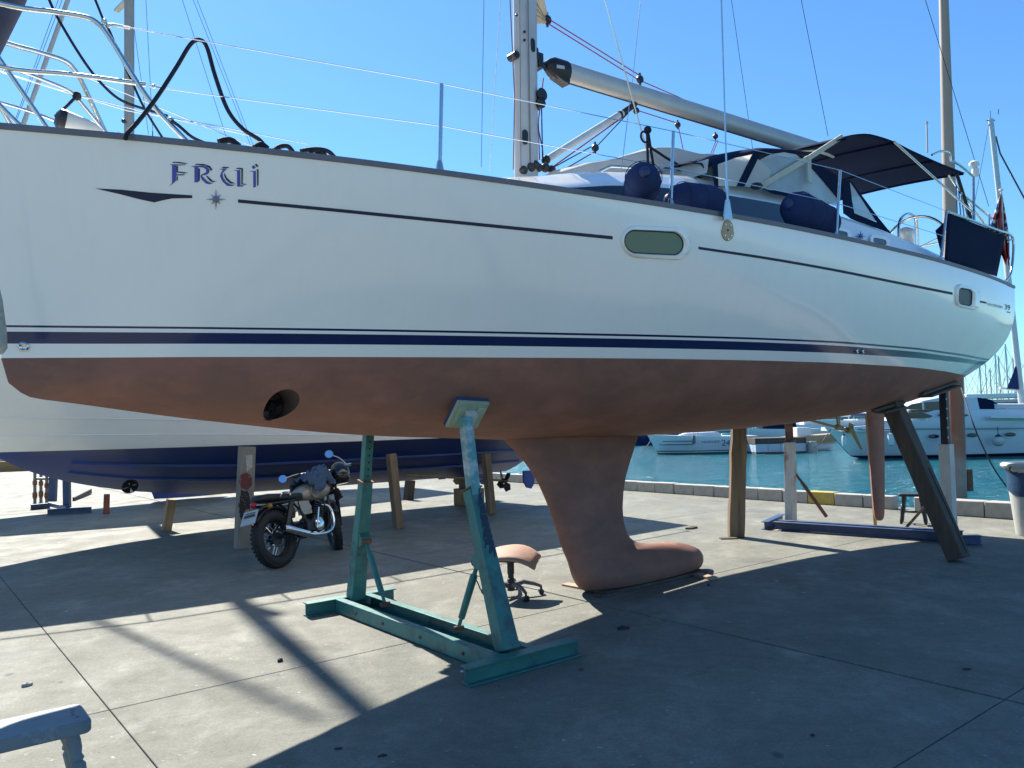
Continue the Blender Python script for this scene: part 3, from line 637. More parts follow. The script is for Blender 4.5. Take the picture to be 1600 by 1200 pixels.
# mast with its fittings
def oval(c, X, Y, a, b, n=20): return [c + X * (a * math.cos(2 * math.pi * k / n)) + Y * (b * math.sin(2 * math.pi * k / n)) for k in range(n)]
ms = MB(); m0 = BW(-.57, 0, 3.72); m1 = BW(-.52, 0, 6.0); md = (m1 - m0); m2 = m0 + md.normalized() * 15.5
ms.loft([oval(m0, UA, NA, .128, .082), oval(m2, UA, NA, .128, .082)], True, True); mast = ms.build('mast', alu, yacht)
def mast_slot(x0, y0, x1, y1, wpx, nm='mast_slot', m=black):
    b = MB(); p0, p1 = BP(x0, y0, .083), BP(x1, y1, .083); wd = wpx * 6.7 / FPX / 2 * 1.5
    pts = [p1 + UA * (wd * math.cos(a)) - ZA * (wd * math.sin(a)) for a in [math.pi * k / 8 for k in range(9)]] + [p0 - UA * (wd * math.cos(a)) + ZA * (wd * math.sin(a)) for a in [math.pi * k / 8 for k in range(9)]]
    b.plate(pts, NA * .008); b.build(nm, m, mast)
mast_slot(820.5, 208, 820.5, 220, 8); mast_slot(832.5, 64, 833, 77, 6)
for x, y in ((818.8, 50), (818.8, 63), (806.5, 24)):
    b = MB(); b.lathe(BP(x, y, .08), NA, [(0, .012), (.012, .012)], 10); b.build('mast_fitting', black, mast)
b = MB(); b.tube([BP(825, 0, .10), BP(827, 130, .09), BP(829, 262, .085)], .006, 6); b.tube([BP(812, 0, .10), BP(814, 262, .085)], .004, 6); b.build('mast_groove', mat('mast_groove_grey', (0.2, 0.19, 0.18), .5), mast)
b = MB(); b.lathe(BP(835, 85, .02), ZA, [(-.05, .04), (.05, .04)], 10); b.lathe(BP(802, 88, .0), NA, [(-.05, .035), (.05, .035)], 12); b.build('mast_fitting', black, mast)
b = MB(); c = BP(842, 150, .05); b.lathe(c - NA * .05, NA, [(0, .07), (.03, .055), (.08, .05), (.1, .06)], 16); b.lathe(BP(841, 163, .05) - NA * .05, NA, [(0, .05), (.1, .05)], 14); b.build('mast_winch', black, mast)
b = MB()
for x, y, r_ in ((828, 262, .05), (836, 258, .045), (842, 262, .04), (852, 262, .045), (862, 265, .04), (818, 266, .04)): b.ball(BP(x, y, .06), r_, 8)
b.lathe(BW(-.57, 0, 3.70), ZA, [(0, .19), (.05, .18), (.06, .14)], 18); b.build('mast_base_blocks', mat('dark_turning_blocks', (.05, .045, .045), .6, .3, var=.4, scale=20), yacht)
# clew of the furled mainsail
b = MB(); pts = [BP(836, -60, 0), BP(836, 36, 0), BP(851, 37, 0), BP(856, 30, 0), BP(850, 5, 0), BP(840, -40, 0)]
b.plate(pts, NA * .03)
for k in range(3): b.tube([BP(837, 2 + 10 * k, .02), BP(852, 29 + 2 * k, .02)], .006, 6)
b.build('mainsail_clew', sailcloth, yacht)
def block(x, y, bo=0.0, r=.04, nm='pulley_block', m=None):
    b = MB(); c = BP(x, y, bo); b.lathe(c - NA * .018, NA, [(0, r * .9), (.008, r), (.028, r), (.036, r * .9)], 14); b.tube([c - ZA * r * 1.5, c + ZA * r * 1.6], r * .28, 6); b.build(nm, m or black, yacht)
block(855, 31, 0, .045); block(1000, 124, 0, .042); block(1059, 195, 0, .032); block(1118, 213, 0, .03); block(930, 231, .3, .035)
# boom
bp0 = BP(884, 113, 0); bp1 = BP(1232, 221, 0); bd = (bp1 - bp0).normalized(); bu = (ZA - bd * bd.z).normalized()
bm_ = MB(); e = bp1 + bd * 1.6
bm_.loft([oval(bp0, bu, NA, .10, .075), oval(e, bu, NA, .115, .085)], True, True); bm_.build('boom', alu, yacht)
b = MB(); b.tube([bp0 - bu * .1 - bd * .0, e - bu * .117], .009, 6); b.build('boom_track', mat('dark_boom_track', (.06, .055, .05), .5, .3), yacht)  # thin dark tube along the underside of the boom
b = MB()
b.loft([oval(bp0 + bd * .005, bu, NA, .108, .082, 14), oval(bp0 - bd * .16, bu, NA, .107, .08, 14), oval(bp0 - bd * .21, bu, NA, .085, .06, 14), oval(bp0 - bd * .26, bu, NA, .045, .035, 14)], True, True)
b.beam(bp0 - bd * .2, BP(838, 96, 0), .03, .03); b.box(BP(840, 97, 0), .03, .05, .07, (UA, NA, ZA)); b.beam(bp0 - bd * .17 - bu * .06, bp0 - bu * .115, .05, .1, bu); b.build('gooseneck', black, yacht)
b = MB(); b.plate([BP(870, 101, .085), BP(882, 103, .085), BP(882, 108, .085), BP(870, 106, .085)], NA * .004); b.build('gooseneck_badge', alu, yacht)
# vang
b = MB(); v0, v1 = BP(850, 252, 0), BP(972, 177, 0); vd = (v1 - v0).normalized(); vu = (ZA - vd * vd.z).normalized()
b.loft([oval(v0, vu, NA, .033, .028, 14), oval(v1, vu, NA, .037, .032, 14)], True, True); b.build('boom_vang', mat('white_vang_tube', (.62, .60, .56), .4, .1), yacht)
b = MB(); b.loft([oval(v1 - vd * .06, vu, NA, .040, .035, 12), oval(v1 - vd * .03, vu, NA, .040, .035, 12)]); b.loft([oval(v1, vu, NA, .035, .03, 12), oval(BP(992, 163, 0), vu, NA, .03, .03, 12)]); b.build('vang_fitting', black, yacht)
for x_, y_, r_ in ((994, 173, .035), (853, 250, .045)): b = MB(); b.ball(BP(x_, y_, 0), r_, 8); b.build('vang_fitting', black, yacht)
def wire(nm, pts, r, m, par=yacht, k=0): 
    b = MB(); b.tube(smooth_path(pts, k) if k else pts, r, 6); return b.build(nm, m, par)
wire('clew_line', [BP(856, 29, .02), BP(998, 117, .02)], .006, redrope); wire('clew_line', [BP(855, 36, -.02), BP(995, 123, -.02)], .006, redrope)
wire('clew_line', [BP(1003, 127, 0), BP(1070, 156, 0)], .006, redrope); wire('reefing_line', [BP(988, 170, 0), BP(1057, 192, 0)], .006, redrope)
wire('reefing_line', [BP(1060, 198, 0), BP(1070, 246, 0)], .005, redrope); wire('reefing_line', [BP(1119, 219, 0), BP(1107, 249, 0)], .005, redrope); wire('reefing_line', [BP(1122, 219, 0), BP(1110, 249, 0)], .005, redrope)
wire('halyard', [BP(849, 122, 0), BP(841, 190, 0), BP(843, 250, 0)], .006, redrope); wire('halyard', [BP(846, 160, .05), BP(848, 258, .05)], .006, blackrope); wire('halyard', [BP(839, 190, .05), BP(848, 235, .05), BP(850, 262, .05)], .005, blackrope)
wire('vang_line', [BP(980, 178, 0), BP(862, 262, 0)], .007, redrope); wire('vang_line', [BP(982, 176, .02), BP(933, 228, .02)], .006, blackrope); wire('vang_line', [BP(926, 228, .02), BP(864, 262, .02)], .006, blackrope); wire('vang_line', [BP(931, 236, .02), BP(876, 268, .02)], .006, blackrope)
wire('halyard', [BP(797, 0, .06), BP(804, 150, .06), BP(802, 265, .06)], .005, mat('tan_rope', (.2, .12, .1), .8))
# standing rigging
def rig(x0, y0, x1, y1, b_, r, nm='shroud', m=steel, ext=3.0):
    p, q = BP(x0, y0, b_), BP(x1, y1, b_); wire(nm, [p + (p - q) * ext, q], r, m)
rig(1127, 0, 1136, 290, 1.80, .0065); wire('turnbuckle', [BP(1135.5, 280, 1.80), BP(1136.3, 316, 1.80)], .014, steel)
b = MB(); p = [BP(x, y, 1.80) for x, y in ((1134, 312), (1139, 312), (1144, 343), (1130, 343))]; b.plate(p, NA * .012); b.build('chainplate', steel, yacht)
b = MB(); cp = []
for k in range(24):
    a = 2 * math.pi * k / 24; yy = math.sin(a); cp.append(hp(1136.3 + 9.5 * math.cos(a) * (1 if yy > 0 else .88), 361 + (17 if yy < 0 else 16) * yy * (.98 if yy > 0 else 1), .004)[0])
b.plate(cp, NA * .012); b.build('chainplate', mat('tarnished_chainplate', (.46, .34, .21), .5, .2, var=.15, scale=30), yacht)
for x, y in ((1132, 351), (1140, 352), (1136, 360), (1131, 368), (1141, 368), (1136, 374)):
    b = MB(); q, n_ = hp(x, y, .008); b.lathe(q, n_, [(0, .008), (.008, .006)], 8); b.build('chainplate_bolt', rust if y == 360 else steel, yacht)
rig(945, 0, 1013, 243, 1.08, .006); rig(1001, 0, 990, 110, .95, .003, 'lazy_jack'); wire('lazy_jack', [BP(990, 110, .95), BP(971, 264, .95)], .003, steel)
rig(756, 0, 752, 262, .3, .0035, 'inner_stay', steel); rig(782, 0, 765, 266, .25, .003, 'halyard', mat('white_rope', (.6, .6, .58), .8))
rig(1143, 0, 1176, 232, .0, .003, 'topping_lift', blackrope); rig(1252, 0, 1294, 213, -.2, .004, 'backstay', blackrope, 2.0); 
rig(1446, 0, 1545, 322, .9, .004, 'backstay', blackrope, 2.0)
# furled genoa on the forestay
f0 = BW(-4.78, 0, 3.40); f1 = BP(13, 0, 0); fd = (f1 - f0); b = MB()
p2 = BW(-.62, 0, 17.5); fd = (p2 - f1); b.tube([f1 - fd * .035 - UA * .0, f1, f1 + fd * .3, f1 + fd * .98], [.055, .085, .10, .05], 14); b.build('furled_genoa', greysail, yacht)

# stanchions, lifelines, pulpit, pushpit
stp = [((687, 263), (690, 131), 1.08), ((1048, 320), (1052, 205), 1.58), ((1306, 371), (1313, 266), 1.78), ((1469, 408), (1479, 330), 1.66)]
up, lowp = [], []
for (x0, y0), (x1, y1), bb in stp:
    p = BP(x0, y0, bb); q = BP(x1, y1, bb); b = MB(); b.tube([p - ZA * .02, q], .0135, 10); b.lathe(p - ZA * .02, ZA, [(0, .03), (.05, .022), (.07, .016)], 10); b.build('stanchion', steel, yacht); up.append(q); lowp.append(p.lerp(q, .5))
def mirror(p):
    d = p - KX; return BW(d.dot(UA), -d.dot(NA), p.z)
pu = [BP(*p, bb) for p, bb in (((172, 38), .42),)]; pl_ = BP(238, 136, .45)
wire('lifeline', [pu[0]] + up, .0035, steel); wire('lifeline', [pl_] + lowp, .0035, steel)
wire('lifeline', [mirror(p) for p in [pu[0]] + up], .0035, steel); wire('lifeline', [mirror(p) for p in [pl_] + lowp], .0035, steel)
for p, q in zip(up, lowp):
    pm = mirror(p); b = MB(); base = mirror(q) * 2 - pm; b.tube([base, pm], .0135, 8); b.build('stanchion', steel, yacht)
wire('lifeline_turnbuckle', [BP(174, 38, .42), BP(203, 44, .43)], .010, steel); wire('lifeline_turnbuckle', [BP(233, 134, .45), BP(256, 138, .46)], .008, steel)
pul = thing('pulpit', None, None, BW(-4.6, 0, 3.35)); setp(pul, yacht)
def tub(pts, r, m=steel, nm='pulpit_tube', par=pul, k=5): b = MB(); b.tube(smooth_path(pts, k), r, 10); return b.build(nm, m, par)
toprail = [BW(-5.25, .10, 4.12), BP(0, 6, .24), BP(80, 18, .30), BP(130, 26, .34), BP(152, 36, .37), BP(172, 60, .40), BP(232, 155, .48), BP(292, 221, .56)]
midrail = [BW(-5.1, .12, 3.80), BP(0, 104, .26), BP(110, 116, .36), BP(228, 132, .47)]
leg1 = [BP(-20, 65, .24), BP(0, 93, .25), BP(75, 202, .33)]; leg2 = [BP(-40, 118, .2), BP(0, 164, .25), BP(37, 201, .30)]
for l, r_ in ((toprail, .0155), (midrail, .0135), (leg1, .0135), (leg2, .0125)):
    tub(l, r_)
tub([mirror(p) for p in toprail], .0155); tub([mirror(p) for p in leg1], .0135)
# far side rails as the photograph shows them
tub([BP(0, 100, -.2), BP(50, 118, -.28), BP(100, 138, -.34), BP(115, 148, -.36), BP(130, 165, -.38), BP(164, 206, -.42)], .0125)
tub([BP(0, 160, -.2), BP(50, 175, -.28), BP(90, 191, -.32)], .011)
wire('lifeline', [BP(0, 112, -.25), BP(100, 143, -.36), BP(200, 173, -.5), BP(330, 195, -.62), BP(480, 225, -.95)], .004, steel)
wire('lifeline', [BP(116, 147, -.36), BP(250, 181, -.5), BP(400, 214, -.8)], .004, steel)
for x_, y_, b_, r_ in ((163, 34, .40, .018), (170, 40, .41, .014), (240, 135, .46, .014), (267, 188, .5, .02)): b = MB(); b.ball(BP(x_, y_, b_), r_, 8); b.build('rail_clamp', steel, pul)
push = thing('pushpit', None, None, BW(6.1, 1.3, 3.2)); setp(push, yacht)
zt = 3.97
tub([BP(1479, 330, 1.60), BP(1520, 345, 1.58), BP(1560, 360, 1.53), BP(1576, 365, 1.47), BP(1583, 374, 1.42), BP(1583, 400, 1.42), BP(1579, 428, 1.43), BP(1570, 440, 1.45)], .016, nm='pushpit_tube', par=push)
tub([BP(1570, 363, 1.47), BW(6.35, .9, zt), BW(6.38, .3, zt)], .014, nm='pushpit_tube', par=push, k=3); tub([BW(6.3, .3, 3.2), BW(6.38, .3, zt)], .013, nm='pushpit_tube', par=push, k=2)
tub([BW(6.35, -.3, 3.2), BW(6.38, -.3, zt), BW(6.3, -1.3, zt), BW(5.9, -1.5, zt), BW(4.6, -1.64, zt)], .014, nm='pushpit_tube', par=push, k=3); tub([BW(6.1, -1.48, 3.2), BW(6.1, -1.46, zt)], .013, nm='pushpit_tube', par=push, k=2)
tub([BP(1575, 378, 1.45), BP(1583, 372, 1.42)], .012, nm='pushpit_tube', par=push, k=2)
# navy weather cloth laced to the pushpit, sagging a little
wc = MB(); r = []
for i in range(15):
    f = i / 14; row = []
    for j in range(9):
        g_ = j / 8; x = (1480 + (1571 - 1480) * f) * (1 - g_) + (1475.5 + (1557 - 1475.5) * f) * g_; y = (330.5 + 34 * f + 3 * math.sin(math.pi * f)) * (1 - g_) + (408 + 24 * f) * g_
        row.append(BP(x, y, 1.585 - .10 * f + .018 * math.sin(5 * f + 3 * g_)))
    r.append(row)
wc.loft(r, False, False)
o = wc.build('weather_cloth', navycloth, yacht); sm_ = o.modifiers.new('thick', 'SOLIDIFY'); sm_.thickness = .006
b = MB(); b.plate([BP(1478, 345, 1.60), BP(1462, 360, 1.5), BP(1469, 388, 1.55), BP(1473, 400, 1.6)], NA * .01); b.build('weather_cloth_flap', navycloth, yacht)
b = MB()
for i in range(12):
    f = i / 11; c = BP(1482 + 88 * f, 330 + 34.5 * f, 1.60 - .11 * f); b.torus(c - ZA * .01, UA, .018, .0035, 10, 5)
b.build('lacing', mat('white_cord', (.6, .6, .58), .8), yacht)

# ---------------- sprayhood and bimini
def bpoly(l, bb, thick=.008): b = MB(); b.plate([BP(x, y, bb) for x, y in l], NA * thick); return b
spr = thing('sprayhood', None, None, BW(1.6, 0, 3.9)); setp(spr, yacht)
AR = [(.62, 3.93, .55), (.78, 3.985, .85), (1.25, 4.155, 1.0), (1.65, 4.28, 1.03), (2.1, 4.36, 1.05), (2.6, 4.44, 1.07), (2.95, 4.47, 1.08)]
sp = MB(); r = []
for t, zt_, bw_ in AR:
    half = [(1.07, zt_ - .07), (1.06, zt_ - .045), (1.03, zt_ - .015), (.95, zt_ + .01), (.7, zt_ + .05), (.35, zt_ + .075), (0, zt_ + .08)]
    r.append([BW(t, b_, z) for b_, z in half] + [BW(t, -b_, z) for b_, z in half[-2::-1]])
sp.loft(r, False, False); o = sp.build('sprayhood_canvas', navycloth, spr); o.modifiers.new('thick', 'SOLIDIFY').thickness = .006
# front windscreen
fr = MB(); r0 = [BW(.60, b_, 3.80) for b_ in (1.12, .7, 0, -.7, -1.12)]; r1 = [BW(.66, b_, 3.95 + .05 * (1 - abs(b_))) for b_ in (1.10, .7, 0, -.7, -1.10)]
fr.loft([r0, r1], False, False); fr.build('windscreen_panel', vinylwhite, spr)
bpoly([(1121, 257), (1148, 247), (1177, 241), (1166, 266), (1151, 291), (1121, 290)], 1.150).build('sprayhood_window', vinylwhite, spr)
bpoly([(1184, 249), (1189, 252), (1205, 266), (1199, 286), (1190, 294), (1162, 291), (1170, 275)], 1.148, .006).build('sprayhood_window', vinylwhite, spr)
def clear_mat():
    m = bpy.data.materials.new('hazy_clear_vinyl'); m.use_nodes = True; t = m.node_tree; N = t.nodes; L = t.links; P = N['Principled BSDF']
    P.inputs['Base Color'].default_value = (.46, .53, .52, 1); P.inputs['Roughness'].default_value = .12
    n = N.new('ShaderNodeTexNoise'); n.inputs['Scale'].default_value = 2.2; n.inputs['Detail'].default_value = 3; tc = N.new('ShaderNodeTexCoord'); L.new(tc.outputs['Object'], n.inputs['Vector'])
    mr = N.new('ShaderNodeMapRange'); mr.inputs['From Min'].default_value = .35; mr.inputs['From Max'].default_value = .65; mr.inputs['To Min'].default_value = .55; mr.inputs['To Max'].default_value = .85; L.new(n.outputs['Fac'], mr.inputs[0])
    L.new(mr.outputs[0], P.inputs['Alpha']); bp = N.new('ShaderNodeBump'); bp.inputs['Strength'].default_value = .25; bp.inputs['Distance'].default_value = .05; L.new(n.outputs['Fac'], bp.inputs['Height']); L.new(bp.outputs[0], P.inputs['Normal'])
    return m
clear = clear_mat()
def translucent(m, col, f):
    t = m.node_tree; N = t.nodes; L = t.links; P = N['Principled BSDF']; o_ = N['Material Output']; tr_ = N.new('ShaderNodeBsdfTranslucent'); tr_.inputs[0].default_value = (*col, 1); mx = N.new('ShaderNodeMixShader'); mx.inputs[0].default_value = f
    L.new(P.outputs[0], mx.inputs[1]); L.new(tr_.outputs[0], mx.inputs[2]); L.new(mx.outputs[0], o_.inputs[0])
translucent(vinylwhite, (.90, .88, .82), .6); translucent(tarp, (.62, .61, .57), .35); translucent(sailcloth, (.6, .52, .4), .4)
bpoly([(1187, 250), (1205, 241), (1225, 238), (1246, 242), (1262, 254), (1285, 280), (1309, 309), (1306, 322), (1275, 313), (1240, 303), (1200, 296.5), (1192, 293), (1200, 286), (1205, 266), (1190, 253)], 1.149, .004).build('sprayhood_window', clear, spr)
for l in ([(1176, 240), (1188, 240), (1163, 291), (1151, 291)], [(1112, 254), (1121, 251), (1122, 292), (1117, 292)],
          [(1245, 241), (1262, 246), (1270, 250), (1317, 281), (1313, 312), (1309, 310), (1285, 281), (1262, 255)], [(1197, 297), (1210, 297.5), (1242, 304), (1240, 309), (1205, 302)]):
    bpoly(l, 1.157, .008).build('sprayhood_trim', navycloth, spr)
# aft side curtain with its clear triangle
bpoly([(1315, 283), (1327, 281), (1331, 315), (1334.5, 333), (1333, 336), (1318, 334)], 1.162, .008).build('side_curtain', navycloth, spr)
bpoly([(1318, 333), (1335, 333.5), (1371, 348), (1389, 360), (1391, 364), (1352, 351), (1330, 342)], 1.165, .008).build('side_curtain', navycloth, spr)
bpoly([(1327, 281), (1331, 285), (1372, 340), (1393, 366), (1389, 364), (1371, 348), (1346, 310)], 1.165, .008).build('side_curtain', navycloth, spr)
bpoly([(1326, 282), (1346, 310), (1372, 347), (1335, 334), (1331, 312)], 1.160, .003).build('side_curtain_window', clear, spr)
bim = thing('bimini', None, None, BW(4.2, 0, 4.7)); setp(bim, yacht)
BT = [(2.62, 4.47), (2.9, 4.585), (3.33, 4.675), (3.83, 4.70), (4.19, 4.685), (5.0, 4.675), (5.72, 4.685)]
bc = MB(); r = []
for i in range(25):
    t = 2.62 + 3.1 * i / 24; z = mono(t, [a for a, _ in BT], [a for _, a in BT])
    sag = .02 * math.sin((t - 2.62) / 1.03 * math.pi) ** 2
    r.append([BW(t, 1.3 * q, z + .07 * (1 - q * q) - sag * (1 - abs(q))) for q in (1, .93, .75, .5, .25, 0, -.25, -.5, -.75, -.93, -1)])
bc.loft(r, False, False); o = bc.build('bimini_canvas', navycloth, bim); o.modifiers.new('thick', 'SOLIDIFY').thickness = .008
for t in (2.75, 3.83, 4.8, 5.7):
    z = mono(t, [a for a, _ in BT], [a for _, a in BT]) - .02
    tub([BW(t, 1.29 * q, z + .07 * (1 - q * q)) for q in (1, .8, .4, 0, -.4, -.8, -1)], .013, m=navycloth, nm='bimini_bow', par=bim, k=3)
for sg in (1, -1):
    f = (lambda p: p) if sg > 0 else mirror
    tub([f(BP(1397, 221, 1.31)), f(BP(1521, 333, 1.40))], .014, nm='bimini_strut', par=bim, k=1)
    b = MB(); b.beam(f(BP(1185, 293, 1.16)), f(BP(1263, 247, 1.2)), .055, .016, NA.cross(bd)); b.beam(f(BP(1262, 248, 1.205)), f(BP(1316, 213, 1.26)), .05, .016, NA.cross(bd)); b.build('bimini_brace', beigeweb, bim)
b = MB(); b.plate([BP(x, y, 1.2) for x, y in ((1261, 246), (1267, 248), (1268, 287), (1263, 284))], NA * .008); b.plate([BP(x, y, 1.1) for x, y in ((1252, 236), (1275, 234), (1295, 240), (1304, 245), (1302, 247), (1292, 243), (1274, 238))], NA * .01); b.build('webbing_strap', beigeweb, bim)
b = MB(); b.ball(BP(1182, 291, 1.18), .05, 8, (1.3, .8, .7)); b.build('rope_tail', black, bim)
# stern arch, antenna
arch = thing('stern_arch', None, None, BW(5.9, 1.3, 3.9)); setp(arch, yacht)
tub([BP(1522, 345, 1.42), BP(1521, 276, 1.38)], .016, nm='arch_tube', par=arch, k=1); tub([BP(1520, 275, 1.38), BP(1505, 262, 1.36), BP(1490, 252, 1.34)], .015, nm='arch_tube', par=arch)
tub([BP(1486, 252, 1.2), BP(1484, 240, 1.2), BP(1478, 236.5, 1.2), BP(1468, 237, 1.18), BP(1456, 242, 1.15)], .014, nm='arch_tube', par=arch)
tub([BP(1500, 300, 1.3), BP(1546, 338, 1.25), BP(1575, 364, 1.2)], .014, nm='arch_tube', par=arch, k=1); tub([BP(1546, 335, 1.3), BP(1546, 356, 1.3)], .014, nm='arch_tube', par=arch, k=1)
tub([BP(1482, 273, 1.25), BP(1500, 300, 1.25), BP(1540, 352, 1.3)], .013, nm='arch_tube', par=arch, k=1)
for i in range(4): tub([BP(1494 + i * 4, 290 + 8 * i, 1.25), BP(1496 + i * 6, 345 + 2 * i, 1.3)], .009, nm='ladder_tube', par=arch, k=1)
tub([BP(1495, 272, 1.3), BP(1517, 342, 1.3)], .022, black, 'arch_tube', arch, 1)
b = MB(); c = BP(1522, 258, 1.38); b.lathe(c - ZA * .11, ZA, [(0, .035), (.03, .03), (.10, .022), (.105, .06), (.14, .06), (.165, .03)], 16); b.box(BP(1524, 270, 1.38), .03, .03, .05); b.build('gps_antenna', mat('white_plastic', (.7, .7, .66), .4), arch)
b = MB(); b.tube([BP(1449, 238, 1.0), BP(1448, 192, 1.0)], .012, 8); b.lathe(BP(1448, 191, 1.0), ZA, [(-.02, .018), (.01, .018)], 8); b.build('whip_antenna', alu, arch)
# helm
hl = thing('helm', None, None, BW(5.5, .6, 3.3)); setp(hl, yacht)
c = TP(1431, 389, 5.6); b = MB(); b.torus(c, UA, .43, .017, 40, 8)
for k in range(5): a = 2 * math.pi * k / 5 + .3; b.tube([c, c + NA * (.42 * math.cos(a)) + ZA * (.42 * math.sin(a))], .008, 6)
b.build('steering_wheel', steel, hl)
c = BP(1416, 372, .55); b = MB(); b.lathe(c - ZA * .5, ZA, [(0, .10), (.5, .10), (.56, .12), (.6, .11), (.64, .06)], 16); b.build('binnacle', gel, hl)
tub([BP(1404, 372, .6), BP(1405, 348, .6), BP(1412, 337, .58), BP(1421, 334, .56), BP(1430, 340, .54), BP(1433, 355, .53), BP(1435, 385, .52)], .018, nm='grab_hoop', par=hl)

# ---------------- loose things aboard
def fender(label, x, y, bb, ax, L_, R_, m=fendercloth, grp=None):
    t = thing('fender', label, 'fender', BP(x, y, bb), grp); c = BP(x, y, bb); ax = ax.normalized(); b = MB()
    b.lathe(c, ax, [(-L_ / 2, R_ * .18), (-L_ / 2 + .02, R_ * .5), (-L_ / 2 + .06, R_ * .82), (-L_ / 2 + .14, R_), (L_ / 2 - .14, R_), (L_ / 2 - .06, R_ * .82), (L_ / 2 - .02, R_ * .5), (L_ / 2, R_ * .18)], 22)
    b.build('fender_body', m, t, angle=60)
    for q_ in (-.30, 0, .30): e = MB(); e.torus(c + ax * (L_ * q_), ax, R_ * 1.0, .003, 26, 4); e.build('seam', mat('navy_seam', (.012, .018, .05), .9), t); 
    for q_ in (1, -1): e = MB(); e.lathe(c + ax * (q_ * (L_ / 2 - .01)), ax * q_, [(0, R_ * .3), (.03, R_ * .28), (.045, R_ * .14)], 12); e.build('fender_end', mat('blue_fender_end', (.02, .035, .12), .5), t)
    return t
ft = fender('navy covered fender hung upright-ended from the lifeline, beside the middle stanchion', 1003, 291, 1.50, -Vector((.25, .93, -.12)) + UA * .25, .46, .135, grp='navy fenders along the side deck')
wb = MB(); wb.tube(smooth_path([BP(1011, 203, 1.55), BP(1012, 240, 1.55), BP(1013, 270, 1.6)], 3), .010, 6); wb.tube(smooth_path([BP(1013, 208, 1.55), BP(1018, 240, 1.55), BP(1024, 275, 1.6)], 3), .010, 6); wb.torus(BP(1007, 214, 1.55), NA, .04, .008, 14, 6); wb.ball(BP(1012, 203, 1.55), .03, 8); wb.build('fender_lanyard', blackrope, ft)
fender('dark navy covered fender lying on the side deck in front of the shroud', 1089, 317, 1.52, UA + NA * .25, .54, .150, grp='navy fenders along the side deck')
fender('long navy covered fender lying against the coaming under the sprayhood', 1267, 337, 1.60, UA - ZA * .14, .72, .158, grp='navy fenders along the side deck')
tf = thing('fender', 'white fender with dark end cap tied to the bow rail by a short rope', 'fender', BP(120, 195, -.1)); b = MB(); p0, p1 = BP(92, 186, -.1), BP(160, 208, -.1)
b.tube([p0, p0.lerp(p1, .15), p0.lerp(p1, .8), p1], [.062, .066, .05, .02], 16); b.build('fender_body', mat('white_fender_vinyl', (.62, .60, .55), .45), tf)
b = MB(); p2 = BP(86, 184, -.1); b.tube([p2, p0, p0.lerp(p1, .14)], [.035, .066, .069], 16); b.build('fender_end', black, tf)
b = MB(); b.tube([BP(87, 181, -.1), BP(105, 165, -.25), BP(122, 148, -.36)], .010, 6); b.ball(BP(120, 150, -.36), .03, 8); b.build('fender_lanyard', blackrope, tf)
tf = thing('fender', 'beige rope bound fender hanging down the stem at the left edge', 'fender', AY(-4, 520, 4.15)); b = MB(); b.tube([AY(-10, 300, 4.2), AY(-8, 430, 4.2), AY(-6, 470, 4.18), AY(-3, 520, 4.15), AY(0, 545, 4.13), AY(1, 553, 4.13)], [.008, .008, .03, .04, .034, .012], 12); b.build('fender_body', mat('beige_rope_fender', (.42, .38, .30), .9, var=.2, scale=30, bump=.4), tf)
# tarpaulin over the hatch area
tp = MB(); r = []
rg = random.Random(3)
CP = [(-.38, 3.90, .30), (-.1, 4.00, .42), (.25, 4.10, .48), (.75, 4.30, .5), (1.0, 4.34, .5), (1.4, 4.37, .5), (1.72, 4.42, .5), (1.74, 4.02, .5)]
for t, z, hb_ in CP:
    zb = mono(t, CT, ZR) + .03
    r.append([BW(t + rg.uniform(-.01, .01), q * hb_ + (.06 if abs(q) == 1 else 0) * (1 if q > 0 else -1), (zb if abs(q) == 1 else z - .01 * q * q - (.03 if abs(q) > .8 else 0) + rg.uniform(-.015, .015))) for q in (1, .9, .6, .2, -.2, -.6, -.9, -1)])
tp.loft(r, False, False); tp.add(r[-1], [list(range(8))], 0, False); tp.add(r[0], [list(range(8))], 0, False)
o = tp.build('tarpaulin', tarp, angle=70); sd = o.modifiers.new('soft', 'BEVEL'); sd.width = .03; sd.segments = 3; sd.limit_method = 'NONE'
tag(o, 'creased off-white tarpaulin covering a mound on the coachroof ahead of the sprayhood', 'tarpaulin')
wire('tarpaulin_strap', [BP(1010, 226, .5), BP(1040, 246, .55), BP(1102, 283, .85)], .014, blackrope, o)
# black mooring rope over the rail, hanging lines
b = MB(); b.tube(smooth_path([BP(x, y, bb) for x, y, bb in ((196, 217, .67), (199, 208, .65), (215, 191, .6), (245, 152, .55), (275, 106, .52), (297, 70, .5), (311, 62, .5), (323, 73, .5), (336, 118, .55), (355, 170, .6), (378, 200, .7), (405, 218, .78), (413, 228, .82))], 6), .013, 10)
b.tube(smooth_path([BP(x, y, .8) for x, y in ((342, 222), (352, 219), (362, 220), (374, 229))], 5), .02, 8); b.tube(smooth_path([BP(x, y, .88) for x, y in ((398, 231), (408, 226), (418, 233))], 5), .02, 8)
b.tube(smooth_path([BP(x, y, .9) for x, y in ((428, 235), (438, 229), (450, 229), (458, 238))], 5), .015, 8); b.tube(smooth_path([BP(x, y, .95) for x, y in ((470, 236), (490, 233), (505, 234), (515, 238), (523, 246))], 5), .014, 8); b.tube(smooth_path([BP(x, y, .95) for x, y in ((484, 240), (492, 234), (503, 236), (509, 244))], 5), .013, 8)
b.ball(BP(497, 241, .93), .025, 8)
tag(b.build('mooring_rope', blackrope), 'thick black mooring rope arching over the bow rail and lying coiled along the deck', 'rope')
